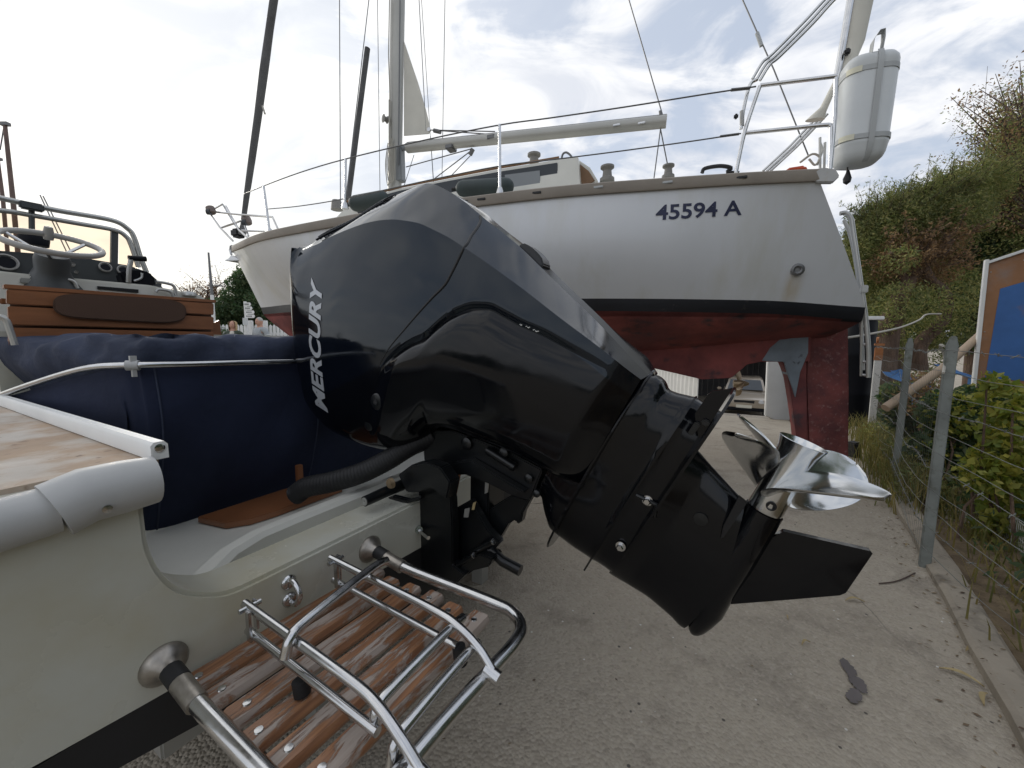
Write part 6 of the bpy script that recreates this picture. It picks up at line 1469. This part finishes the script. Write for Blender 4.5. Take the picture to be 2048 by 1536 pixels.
# dark evergreen mass, tall tree with sparse red-brown leaves, olive tamarisk
ye = 8.2; c, r = cr([(1950, 480, 70), (2010, 430, 80), (1900, 530, 70), (1980, 560, 90), (2070, 470, 110), (1870, 460, 45), (1930, 420, 45), (2060, 600, 110), (1920, 620, 80), (1830, 600, 60), (1780, 640, 60), (1730, 540, 40), (1720, 600, 40), (1700, 650, 40)], ye)
b = gpt(1960, ye); tree('evergreen_tree', 'dense dark evergreen tree behind the brown leaning trunk', 'tree', b, [([b, on_y(1960, 640, ye), on_y(1970, 520, ye), on_y(1990, 440, ye)], [.2, .17, .12, .05])], [('crown', M_lf_dark, c, r, 80000, .08, dict(seed=3, slim=.42, shell=.3)), ('foliage', M_lf_olive, c + [0, -.25, .1], r * 1.06, 46000, .07, dict(seed=33, slim=.3, shell=.6))])
sprays(COL.objects['evergreen_tree'], c, r, 170, .42, M_lf_dark, 301, .07, 18, .4); sprays(COL.objects['evergreen_tree'], c, r, 110, .40, M_lf_olive, 303, .07, 18, .3)
yt = 7.4; b = gpt(2060, yt); rgb = np.random.default_rng(8); limbs = [([b, on_y(2062, 560, yt), on_y(2058, 430, yt), on_y(2050, 330, yt)], [.12, .10, .08, .05])]
cs, rs = [], []
for k in range(64):
    f = rgb.uniform(0, 1); st0 = on_y(2058 - f * 10, 470 - 200 * f, yt + rgb.uniform(-.5, .5))
    en = on_y(*((1868 + 165 * rgb.uniform(0, 1) ** .8 + f * 40, 395 - 290 * f * rgb.uniform(.5, 1.05) - 20)), yt + rgb.uniform(-.9, .6)); mid_ = st0 * .5 + en * .5 + UP * rgb.uniform(-.05, .2)
    limbs.append(([st0, mid_, en], [.020, .011, .004]))
    for j in range(5): q = st0 * (1 - (j + 1) / 5) + en * (j + 1) / 5; cs.append(q + rgb.normal(0, .05, 3)); rs.append(.10 + .08 * (1 - j / 5))
    for j in range(4):
        g_ = rgb.uniform(.3, 1); q = st0 * (1 - g_) + en * g_; limbs.append(([q, q + rgb.normal(0, .10, 3) + UP * .06, q + rgb.normal(0, .20, 3) + UP * .08], [.006, .004, .002]))
t = thing('thin_tree', 'thin branching tree with sparse reddish leaves rising against the sky', 'tree', b)
mm = MB(); mm.tube(smooth_path(limbs[0][0], 5), np.interp(np.linspace(0, 1, 16), np.linspace(0, 1, 4), limbs[0][1]), 10); mm.build('trunk', M_bark, t)
mm = MB()
for p_, r_ in limbs[1:]: mm.tube(p_, r_, 5)
stuff(mm.build('branches', M_twig, t)); leaf_mesh('leaves', M_lf_brown, cs, np.array(rs) * 1.3, 7500, .045, t, seed=9, slim=.5, shell=.1); leaf_mesh('leaves', M_lf_olive, np.array(cs)[::2] + [.1, 0, -.1], np.array(rs)[::2] * 2.0, 11000, .05, t, seed=10, slim=.4, shell=.1)
yo = 6.9; c, r = cr([(1745, 455, 42), (1790, 430, 45), (1850, 420, 45), (1720, 510, 34), (1900, 400, 50), (1960, 370, 45), (1830, 470, 50)], yo); b = gpt(1800, yo + .6)
tree('tamarisk', 'feathery olive-green tamarisk spilling over behind the stern ladder', 'tree', b, [([b, on_y(1800, 600, yo + .5), on_y(1790, 480, yo + .2)], [.10, .08, .03])], [('crown', M_lf_olive, c, r * 1.05, 34000, .065, dict(seed=12, slim=.18, shell=.2, droop=.2)), ('sprays', M_lf_dark, *cr([(1715, 430, 22), (1745, 410, 20), (1700, 470, 18), (1810, 385, 26), (1870, 375, 30), (1788, 405, 14), (1735, 475, 30)], yo), 1500, .09, dict(seed=13, slim=.14, shell=.1))])
sprays(COL.objects['tamarisk'], c, r, 190, .40, M_lf_olive, 305, .06, 22, .16, .3); sprays(COL.objects['brown_tree'], c1, r1, 70, .28, M_lf_brown, 307, .05, 14, .35, .1)
# shrubs behind the wires
def shrub(label, m_, px, y, n, size, seed, slim=.5, name='shrub', stems=5, m2=None):
    c, r = cr(px, y); b = np.array([c[:, 0].mean(), c[:, 1].mean(), 0]); b[2] = ggz(*b[:2])
    t = thing(name, label, 'shrub', b)
    rg = np.random.default_rng(seed); mm = MB()
    for k in range(max(stems, 3)):
        e = c[k % len(c)] + rg.normal(0, .05, 3); s0_ = b + np.array([rg.normal(0, .08), rg.normal(0, .08), -.02]); mm.tube([s0_, s0_ * .5 + e * .5 + rg.normal(0, .04, 3), e], [.010, .007, .004], 6)
    mm.build('stems', M_bark, t); leaf_mesh('foliage', m_, c, r, n, size, t, seed=seed, slim=slim, shell=.25)
    if m2: leaf_mesh('foliage', m2, c, r * .95, n // 3, size, t, seed=seed + 50, slim=slim, shell=.25)
    return t
shrub('yellow-green leafy shrub in front of the painted board', M_lf_yel, [(2010, 800, 40), (2040, 860, 60), (1985, 760, 20), (2020, 920, 60), (1975, 950, 45), (2040, 1010, 60), (1995, 1080, 45), (2050, 1120, 60), (2030, 1190, 45)], 2.15, 3400, .048, 61, .58)
shrub('dense green shrub between the two nearer grey posts', M_lf_dark, [(1905, 830, 50), (1940, 880, 55), (1870, 900, 40), (1900, 960, 50), (1955, 810, 40), (1930, 1000, 50), (1990, 860, 50), (1980, 960, 50)], 3.05, 9000, .06, 62, .5, m2=M_lf_yel)
shrub('low green bush behind the wires beyond the second post', M_lf_dark, [(1830, 860, 34), (1850, 930, 34), (1815, 900, 30), (1845, 980, 30), (1800, 830, 28), (1790, 790, 25)], 3.9, 7000, .055, 63, .4, m2=M_lf_olive)
shrub('dry brownish bush tangled in the wires between the posts', M_lf_brown, [(1835, 800, 32), (1860, 820, 30), (1850, 770, 28), (1870, 860, 28)], 3.7, 1500, .05, 64, .3, m2=M_lf_olive)
shrub('small yellow-flowering bush beside the nearest grey post', M_lf_yel, [(1918, 812, 26), (1905, 850, 26)], 2.95, 500, .04, 65, .6)
# weeds at the foot of the fence
def tuft(label, pts, h, n, seed):
    rg = np.random.default_rng(seed); mm = MB()
    for k in range(n):
        b = np.asarray(pts[k % len(pts)]) + np.array([rg.normal(0, .10), rg.normal(0, .12), 0]); b[2] = ggz(b[0], b[1]); hh = h * rg.uniform(.5, 1.3); d = rg.normal(0, .35, 2)
        s = np.array([d[1], -d[0], 0]); s = s / (np.linalg.norm(s) + 1e-6) * .004
        mm.add([b - s, b + s, b + np.array([d[0] * hh * .5, d[1] * hh * .5, hh * .7]) + s * .7, b + np.array([d[0] * hh * 1.3, d[1] * hh * 1.3, hh]), b + np.array([d[0] * hh * .5, d[1] * hh * .5, hh * .7]) - s * .7], [(0, 1, 2, 4), (4, 2, 3)])
    o = mm.build('weeds', M_grass, None, smooth=False); at = o.data.attributes.new('tint', 'FLOAT', 'FACE'); at.data.foreach_set('value', np.repeat(rg.uniform(0, 1, n), 2).astype(np.float32)); stuff(o); return o
tuft('weeds', [kp(s, .12) for s in np.arange(.9, 3.6, .18)], .26, 1500, 71)
tuft('weeds', [kp(s, .33) for s in np.arange(-2.4, 6.0, .25)], .16, 1600, 72)
lf = leaf_mesh('ground_cover', M_lf_olive, [kp(s, .16, .12) for s in np.arange(1.0, 3.3, .2)], [.17] * 12, 2600, .04, None, seed=73, slim=.4, shell=.1); stuff(lf)
lf = leaf_mesh('ground_cover', M_lf_dark, [kp(s, w, .10) for s in np.arange(-1.5, 6.0, .35) for w in (.5, .9, 1.4)], [.28] * 66, 9000, .06, None, seed=74, slim=.45, shell=.1); stuff(lf)

# unseen evergreens off to the right and behind, added to darken the transom
cs, rs = [], []
rg = np.random.default_rng(90)
for k in range(26):
    f = k / 25; x = 3.6 + 2.2 * math.sin(f * 3.1) + rg.normal(0, .2) + (.8 if f < .25 else 0); y = 1.0 - 8.5 * f
    for z in (.8, 2.0, 3.2, 4.2): cs.append((x + rg.normal(0, .3), y + rg.normal(0, .3), z)); rs.append(.95 - .1 * z + .2)
stuff(leaf_mesh('shade_tree_belt', M_lf_dark, cs, rs, 42000, .17, None, seed=91, slim=.5, shell=.3))

# ------------------------------------------------------------------ litter on the ground
def fallen_leaf(label, u, v, L, an, m_=M_lf_gold, wd=.16, name='fallen_leaf', cat='leaf'):
    p = on_z(u, v, 0); p[2] = ggz(*p[:2]) + .004; d = np.array([math.cos(an), math.sin(an), 0]); s = np.array([-d[1], d[0], 0]); mm = MB(); rr = []
    for k in range(9):
        f = k / 8; w = L * wd * math.sin(math.pi * f) ** .8 * .5 + .0006; z = .010 * math.sin(f * math.pi); c = p + d * L * (f - .5) + s * .12 * L * math.sin(f * math.pi)
        rr.append([c - s * w + UP * (z + .004), c + UP * z, c + s * w + UP * (z + .004), c + UP * (z + .0015)])
    mm.loft(rr); return tag(mm.build(name, m_, None), label, cat, 'fallen leaves on the asphalt')
LV = [('yellow leaf lying by the kerb with its tip on the concrete', 1950, 1302, .10, .1), ('long pale leaf pointing at the kerb in front of the soil strip', 1922, 1355, .13, -.85), ('yellow leaf lying just below the tip of the skeg', 1612, 1290, .06, .35), ('thin tan leaf lying right of the skeg', 1710, 1204, .10, -.1), ('small curled yellow leaf under the black skeg', 1540, 1206, .045, .3),
      ('reddish twig-like leaf touching the kerb lowest in view', 1972, 1400, .10, .6), ('tiny orange leaf on the asphalt between engine and kerb', 1576, 1238, .04, 1.0), ('pale leaf at the kerb edge near the nearest grey post', 1815, 1094, .05, .4), ('tan leaf by the kerb below the rusty-topped pole', 1790, 1010, .06, -.7)]
for l in LV: fallen_leaf(l[0], l[1], l[2], l[3] * .8, *l[4:])
mm = MB(); q = [on_z(u, v, 0) for u, v in ((1758, 1169), (1785, 1166), (1805, 1160), (1830, 1148))]
mm.tube(smooth_path([np.array([p[0], p[1], ggz(*p[:2]) + .006]) for p in q], 5), .003, 6); tag(mm.build('twig', M_twig, None), 'thin bare twig lying on the asphalt near the kerb', 'twig')
# dry debris blown against the kerb, and small chips strewn over the yard
rg = np.random.default_rng(55); mm = MB()
for k in range(1500):
    if k < 1050: p = kp(rg.uniform(-3.2, 7), rg.normal(-.02, .075) if k % 3 else rg.normal(.16, .06))
    else: p = np.array([rg.uniform(-.6, 3.0), rg.uniform(.6, 5.5), 0]); 
    if np.dot(p[:2] - K1, kn) > .005 and np.dot(p[:2] - K1, kn) < .115: p[2] = ggz(*p[:2]) + .043
    else: p[2] = ggz(*p[:2]) + .004
    L = rg.uniform(.003, .013) * (1 if k < 1050 else .6); an = rg.uniform(0, 6.28); d = np.array([math.cos(an), math.sin(an), 0]); s_ = np.array([-d[1], d[0], 0]) * rg.uniform(.15, .6); h = UP * L * rg.uniform(.1, .4)
    mm.add([p - d * L, p + s_ * L, p + d * L, p - s_ * L, p + h], [(0, 1, 4), (1, 2, 4), (2, 3, 4), (3, 0, 4)])
o = mm.build('litter', M_litter, None, smooth=False); at = o.data.attributes.new('tint', 'FLOAT', 'FACE'); at.data.foreach_set('value', np.repeat(rg.uniform(0, 1, 1500), 4).astype(np.float32)); stuff(o)
def stain(label, px, z=.005):
    rj = np.random.default_rng(len(label) + int(px[0][0])); c = [on_z(u, v, 0) for u, v in px]; pts = [p + np.array([*rj.normal(0, .0022, 2), 0]) for p in smooth_path(c + [c[0]], 6)[:-1]]; ctr = np.mean(pts, axis=0)
    mm = MB(); v = [np.array([p[0], p[1], ggz(*p[:2]) + z]) for p in pts] + [np.array([ctr[0], ctr[1], ggz(*ctr[:2]) + z])]; n_ = len(pts)
    mm.add(v, [(i, (i + 1) % n_, n_) for i in range(n_)]); o = mm.build('oil_stain', M_oil, None, smooth=False); o['kind'] = 'structure'; return o
stain('a', [(1678, 1322), (1688, 1318), (1708, 1338), (1714, 1350), (1702, 1358), (1690, 1345)])
stain('b', [(1696, 1360), (1710, 1352), (1730, 1368), (1735, 1388), (1722, 1386), (1708, 1376)], .006)
stain('c', [(1690, 1395), (1700, 1380), (1716, 1384), (1726, 1398), (1720, 1407), (1704, 1409)], .007)

# ------------------------------------------------------------------ far left: masts, picket fence, people, cypress
def lone_mast(label, pts, y, r, nm='boat_mast', cat='mast', m_=M_mastbr):
    p = [on_y(u, v, y) for u, v in pts]; b = np.array([p[-1][0] + (p[-1][0] - p[0][0]) * .12, y, 0]); b[2] = 0
    t = thing(nm, label, cat, b, 'masts and poles beyond the boats'); mm = MB(); mm.tube([b] + p[::-1], [r * 1.1] + [r] * (len(p) - 1) + [r * .8], 10); mm.build('pole', m_, t)
    mm = MB(); mm.box(p[0] + UP * .02, (r * 4, r * 2, r * 1.6)); mm.build('masthead', M_wire, t); return t
lone_mast('taller brown mast seen above the windscreen', [(10, 250), (26, 400), (42, 570)], 9.0, .042)
lone_mast('shorter brown mast cut by the left edge of view', [(-4, 320), (6, 400), (20, 560)], 9.5, .036)
mm = MB(); mm.tube([on_y(8, 252, 9.0), on_y(0, 300, 9.0)], .012, 5); mm.tube([on_y(80, 390, 9.0), on_y(150, 540, 9.0), on_y(190, 690, 9.0)], .012, 5); mm.tube([on_y(86, 392, 9.0), on_y(160, 540, 9.0), on_y(205, 690, 9.0)], .012, 5); mm.tube([on_y(205, 690, 9.0) , np.array([*on_y(205, 690, 9.0)[:2], 0])], .012, 5)
tag(mm.build('mast_stays', M_wire, None), 'thin slanting stay wires beyond the motorboat windscreen', 'stay wires')
yf = 12.5; b = gpt(430, yf); t = thing('flagpole', 'thin flagpole with a white lower half beside the bare tree', 'flagpole', b, 'masts and poles beyond the boats')
mm = MB(); mm.tube([on_y(417, 505, yf), on_y(424, 590, yf)], [.025, .045], 8); mm.build('upper_pole', M_wire, t); mm = MB(); mm.tube([on_y(424, 590, yf), on_y(429, 660, yf), b], .05, 8); mm.build('lower_pole', M_white, t)
mm = MB(); mm.tube([on_y(415, 571, yf), on_y(446, 572, yf)], .018, 6); mm.build('crossbar', M_wire, t)
# bare tree
yr = 15; b = gpt(412, yr); t = thing('bare_tree', 'bare autumn tree with few brown leaves left of the cypress', 'tree', b); rg = np.random.default_rng(31)
mm = MB(); mm.tube([b, on_y(412, 640, yr), on_y(410, 610, yr)], [.16, .13, .10], 8); mm.build('trunk', M_bark, t); mm = MB(); tips = []
for k in range(34):
    a0_ = on_y(410 + rg.normal(0, 3), 625 + rg.uniform(-15, 25), yr); e = on_y(412 + rg.uniform(-62, 50), 615 - 62 * rg.uniform(0, 1) ** 1.3, yr + rg.normal(0, .7)); mid_ = a0_ * .5 + e * .5 + rg.normal(0, .12, 3)
    mm.tube([a0_, mid_, e], [.045, .026, .010], 5); tips.append(e)
    for j in range(4): q = mid_ * (1 - j / 4) + e * j / 4; e2 = q + rg.normal(0, .28, 3) + UP * .12; mm.tube([q, e2], [.014, .006], 4); tips.append(e2)
stuff(mm.build('branches', M_twig, t)); leaf_mesh('leaves', M_lf_brown, tips, [.28] * len(tips), 2600, .055, t, seed=32, shell=.1); leaf_mesh('leaves', M_lf_olive, *cr([(385, 650, 25), (420, 655, 25), (440, 640, 14)], yr), 1800, .13, t, seed=34, shell=.2)
# cypress
yc_ = 14; b = gpt(520, yc_); t = thing('cypress', 'tall dark green cypress hedge tree behind the picket fence', 'tree', b); mm = MB(); mm.tube([b, on_y(520, 600, yc_), on_y(515, 540, yc_)], [.2, .14, .04], 8); mm.build('trunk', M_bark, t)
cc, rr = [], []
for k in range(16):
    f = k / 15; v = 700 - (700 - 538) * f; u = 500 - 0 * f; w = 82 * (1 - f) ** .75 + 6; p = on_y(500, v, yc_)
    for j in range(3): cc.append(p + np.array([(j - 1) * w * .55 * yc_ / F_PX, rg.normal(0, .3), 0])); rr.append((w * .55 * yc_ / F_PX, .9 * w * yc_ / F_PX * .6, .28))
leaf_mesh('crown', M_lf_dark, cc, np.array(rr), 60000, .095, t, seed=41, slim=.5, shell=.5)
for k, (px_, y_) in enumerate(((((620, 640, 90), (720, 650, 90), (560, 680, 60)), 20), (((800, 660, 80), (900, 670, 80), (1000, 690, 60)), 24), (((340, 690, 40), (250, 690, 60), (120, 690, 70)), 26))):
    c, r = cr(px_, y_); b = gpt(px_[1][0], y_); t = thing('bush', ['round dark bush behind the bow of the yacht', 'wide dark bush hidden behind the engine cover', 'low dark bush far behind the helm seat'][k], 'bush', b); mm = MB(); mm.tube([b, c[1]], [.12, .05], 6); mm.build('trunk', M_bark, t); leaf_mesh('crown', M_lf_dark, c, r, 7000, .22, t, seed=80 + k, shell=.4)
# picket fence: pickets and rails, two gate posts
yp = 12.6; b = gpt(470, yp); t = thing('picket_fence', 'white picket fence with gate posts behind the two people', 'fence', b); hp = on_y(470, 649, yp)[2]
for k in range(22):
    u = 430 + k * 7.2; x = (u - 1024) / F_PX * yp
    if 497 < u < 508: continue
    mm = MB(); w = .04; mm.prism([np.array([x - w, yp, .06]), np.array([x + w, yp, .06]), np.array([x + w, yp, hp - .05]), np.array([x, yp, hp]), np.array([x - w, yp, hp - .05])], (0, .025, 0)); mm.build('picket', M_white, t)
for z in (.35, hp - .30):
    mm = MB(); xa, xb = (425 - 1024) / F_PX * yp, (592 - 1024) / F_PX * yp; mm.box(((xa + xb) / 2, yp + .045, z), (xb - xa, .03, .09)); mm.build('rail', M_white, t)
for u, v in ((501, 641), (530, 641), (435, 648)):
    p = on_y(u, v, yp - .05); mm = MB(); mm.box((p[0], yp - .05, p[2] / 2), (.11, .11, p[2])); mm.build('gate_post', M_white, t, bevel=.008)
# finger post with four arrow boards
ys_ = 12.2; b = gpt(492, ys_); t = thing('finger_post', 'white post with four small arrow boards in front of the cypress', 'signpost', b)
mm = MB(); p = on_y(490, 603, ys_); mm.box((p[0], ys_, p[2] / 2), (.06, .06, p[2])); mm.build('post', M_white, t)
for k, (u0, u1, v0, v1) in enumerate(((488, 502, 605, 612), (489, 505, 613, 620), (491, 509, 621, 628), (491, 510, 629, 636))):
    a_, c_ = on_y(u0, v0, ys_ - .04), on_y(u1, v1, ys_ - .04); mm = MB(); h = (a_[2] - c_[2]) / 2
    mm.prism([(a_[0], ys_ - .05, c_[2]), (c_[0] - .03, ys_ - .05, c_[2]), (c_[0], ys_ - .05, c_[2] + h), (c_[0] - .03, ys_ - .05, a_[2]), (a_[0], ys_ - .05, a_[2])], (0, .02, 0)); bd = mm.build('arrow_board', M_white, t)
    mm = MB()
    for j in range(5):
        xx = a_[0] + (c_[0] - a_[0]) * (.14 + .13 * j); mm.box((xx, ys_ - .053, (a_[2] + c_[2]) / 2), (.018, .004, h * .8))
    mm.build('faint_print', M_wire, bd)
mm = MB(); p = on_y(487, 636, ys_ - .02); q = on_y(497, 650, ys_ - .02); mm.box(((p[0] + q[0]) / 2, ys_ - .06, (p[2] + q[2]) / 2), (q[0] - p[0], .02, p[2] - q[2])); mm.build('notice', M_drum, t)

# two people standing in front of the picket fence
def person(label, head_px, y, face, top_m, hair_m, arms, low_m, seed, extra):
    hc = on_y(*head_px, y); hgt = hc[2] + .12; b = np.array([hc[0], y, ggz(hc[0], y)]); t = thing('person', label, 'person', b, 'people by the picket fence')
    k = hgt / 1.72; fx = np.array([math.sin(face), -math.cos(face), 0]); sx = np.array([math.cos(face), math.sin(face), 0])
    P = lambda s, f, z: b + sx * s * k + fx * f * k + UP * z * k
    def skin(name, verts, edges, m_, root=0, lev=2, par=t):
        me = bpy.data.meshes.new(name); me.from_pydata([tuple(p - b) for p, r in verts], edges, []); o = bpy.data.objects.new(name, me); COL.objects.link(o); o.parent = par; o['_o'] = tuple(b)
        o.modifiers.new('skin', 'SKIN'); o.modifiers.new('sub', 'SUBSURF').levels = lev; o.modifiers['sub'].render_levels = lev
        for i, (p, r) in enumerate(verts):
            sv = me.skin_vertices[0].data[i]; sv.radius = (r[0] * k, r[1] * k) if isinstance(r, tuple) else (r * k, r * k); sv.use_root = (i == root)
        dg = bpy.context.evaluated_depsgraph_get(); nm = bpy.data.meshes.new_from_object(o.evaluated_get(dg)); o.modifiers.clear(); o.data = nm; nm.materials.clear(); nm.materials.append(m_); nm.polygons.foreach_set('use_smooth', [True] * len(nm.polygons)); return o
    # body (skin), one continuous figure: pelvis, spine, neck, head core, legs, arms with hands and fingers
    V = [(P(0, 0, .95), .135), (P(0, 0, 1.12), .125), (P(0, .01, 1.30), .15), (P(0, 0, 1.43), .10), (P(0, 0, 1.50), .055), (P(0, .02, 1.60), .082), (P(0, .025, 1.66), .07)]; Eg = [(i, i + 1) for i in range(6)]
    for sg in (-1, 1):
        n0 = len(V); V += [(P(sg * .09, 0, .88), .09), (P(sg * .10, .01, .50), .058), (P(sg * .10, -.01, .09), .04), (P(sg * .11, .14, .035), .032)]; Eg += [(0, n0), (n0, n0 + 1), (n0 + 1, n0 + 2), (n0 + 2, n0 + 3)]
        sh, el, wr, hd = arms[0 if sg < 0 else 1]; n0 = len(V)
        V += [(P(*sh), .055), (P(*el), .042), (P(*wr), .028), (P(*hd), .030)]; Eg += [(3, n0), (n0, n0 + 1), (n0 + 1, n0 + 2), (n0 + 2, n0 + 3)]
        dv = np.array(hd) - np.array(wr); dv = dv / np.linalg.norm(dv)
        for j in range(5):
            sp = (j - 2) * .011; up = np.array([0, .0, 1.0]) if abs(dv[2]) < .8 else np.array([1.0, 0, 0]); tip = np.array(hd) + dv * (.085 - .01 * abs(j - 1.6)) + up * sp * 1.5; V.append((P(*tip), .0085)); Eg.append((n0 + 3, len(V) - 1))
    skin('body', V, Eg, M_skin)
    hd = P(0, .025, 1.625)
    def ell(name, c, r, m_, cut=None, n=16):
        m_b = MB(); rr = []
        for i in range(n + 1):
            th = math.pi * i / n; rr.append([c + sx * r[0] * k * math.sin(th) * math.cos(a) + fx * r[1] * k * math.sin(th) * math.sin(a) + UP * r[2] * k * math.cos(th) for a in np.linspace(0, 2 * math.pi, 20, endpoint=False)])
        m_b.loft(rr); return m_b.build(name, m_, t)
    head = ell('head', hd, (.076, .095, .118), M_skin)
    m_b = MB(); m_b.lathe([(0, 0), (.012 * k, .002), (.016 * k, .02 * k), (.006 * k, .045 * k)], hd + fx * .088 * k - UP * .02 * k, UP * .8 + fx * -.2, 8); m_b.build('nose', M_skin, head)
    for sg in (-1, 1):
        m_b = MB(); m_b.lathe([(0, 0), (.011 * k, .001), (0, .006 * k)], hd + fx * .086 * k + sx * sg * .032 * k + UP * .005 * k, fx, 8); m_b.build('eye', M_gasket, head)
        m_b = MB(); m_b.lathe([(0, 0), (.022 * k, .004), (.02 * k, .014), (0, .018)], hd + sx * sg * .07 * k, sx * sg, 10); m_b.build('ear', M_skin, head)
    m_b = MB(); m_b.box(hd + fx * .090 * k - UP * .055 * k, (.042 * k, .008, .010 * k), (sx, fx, UP)); m_b.build('mouth', M_tan, head)
    extra(P, ell, skin, sx, fx, k, t, hd)
    # trousers
    V = [(P(0, 0, 1.0), .15), (P(0, 0, .92), .15)]; Eg = [(0, 1)]
    for sg in (-1, 1): n0 = len(V); V += [(P(sg * .09, 0, .84), .105), (P(sg * .10, .01, .50), .075), (P(sg * .10, -.01, .12), .06)]; Eg += [(1, n0), (n0, n0 + 1), (n0 + 1, n0 + 2)]
    skin('trousers', V, Eg, low_m)
def woman(P, ell, skin, sx, fx, k, t, hd):
    m_b = MB(); rr = []
    for i in range(11):
        f = i / 10; r = .098 + .014 * math.sin(f * 3.0) ; z = 1.755 - .30 * f ** 1.1
        rr.append([P(0, 0, 0) + sx * k * (r * math.sin(min(1, f * 4 + .12) * math.pi / 2)) * math.cos(a) + fx * k * (.0 + (r + .005) * math.sin(min(1, f * 4 + .12) * math.pi / 2) * math.sin(a) + .01) + UP * z * k for a in np.linspace(math.pi * .80, math.pi * 2.20, 22)])
    m_b.loft(rr, cap=False, closed_ring=False); m_b.build('hair', M_blond, t)
    V = [(P(0, 0, .90), .155), (P(0, 0, 1.12), .145), (P(0, .01, 1.30), .165), (P(0, 0, 1.42), .11)]; Eg = [(0, 1), (1, 2), (2, 3)]
    for sg in (-1, 1): n0 = len(V); V += [(P(sg * .20, 0, 1.38), .072), (P(sg * .25, -.02, 1.12), .058), (P(sg * .17, .12, .98), .045)]; Eg += [(3, n0), (n0, n0 + 1), (n0 + 1, n0 + 2)]
    skin('jacket', V, Eg, M_greensh); V = [(P(.01, .10, 1.45), .06), (P(.015, .16, 1.34), .06), (P(.02, .17, 1.16), .055), (P(.03, .16, 1.0), .05)]; skin('scarf', V, [(0, 1), (1, 2), (2, 3)], M_pale)
def man(P, ell, skin, sx, fx, k, t, hd):
    m_b = MB(); rr = []
    for i in range(7):
        f = i / 6; th = f * 1.35; rr.append([hd + sx * k * .082 * math.sin(th + .02) * math.cos(a) + fx * k * (.10 * math.sin(th + .02) * math.sin(a) - .012) + UP * (.125 * math.cos(th) * k + .004) for a in np.linspace(0, 2 * math.pi, 20, endpoint=False)])
    m_b.loft(rr, cap=False); m_b.build('hair', M_greyhair, t)
    V = [(P(0, 0, .93), .165), (P(0, .01, 1.12), .16), (P(0, .01, 1.30), .175), (P(0, 0, 1.43), .12)]; Eg = [(0, 1), (1, 2), (2, 3)]
    for sg in (-1, 1): n0 = len(V); V += [(P(sg * .20, 0, 1.39), .075), (P(sg * .255, -.01, 1.18), .065)]; Eg += [(3, n0), (n0, n0 + 1)]
    skin('polo_shirt', V, Eg, M_polo); skin('collar', [(P(0, .0, 1.46), .085), (P(0, .0, 1.50), .075)], [(0, 1)], M_navycl)
    for sg in (-1, 1): skin('sleeve_band', [(P(sg * .232, -.004, 1.29), .078), (P(sg * .240, -.008, 1.26), .076)], [(0, 1)], M_white); skin('cuff', [(P(sg * .252, -.01, 1.19), .070), (P(sg * .256, -.01, 1.17), .069)], [(0, 1)], M_navycl)
person('blond person in a dark green jacket with a pale scarf', (466, 652), 11.6, .25, None, None, [((-.19, 0, 1.38), (-.25, -.02, 1.12), (-.14, .14, .98), (-.09, .19, .96)), ((.19, 0, 1.38), (.25, -.02, 1.12), (.14, .14, .98), (.09, .19, .97))], M_navycl, 1, woman)
person('grey-haired person in a grey polo shirt with folded arms', (520, 645), 11.5, -.35, None, None, [((-.19, 0, 1.39), (-.26, .02, 1.14), (-.05, .20, 1.12), (.05, .20, 1.15)), ((.19, 0, 1.39), (.26, .02, 1.14), (.05, .23, 1.09), (-.05, .23, 1.08))], M_navycl, 2, man)

# ------------------------------------------------------------------ tidy up: single-mesh things get their origin at their base
bpy.context.view_layer.update()
for o in list(COL.objects):
    if o.type == 'MESH' and o.parent is None and 'label' in o:
        co = np.array([v.co[:] for v in o.data.vertices]); c = np.array([(co[:, 0].min() + co[:, 0].max()) / 2, (co[:, 1].min() + co[:, 1].max()) / 2, co[:, 2].min()])
        o.data.transform(Matrix.Translation(-Vector(c))); o.location = c
for o in COL.objects:
    if '_o' in o: del o['_o']
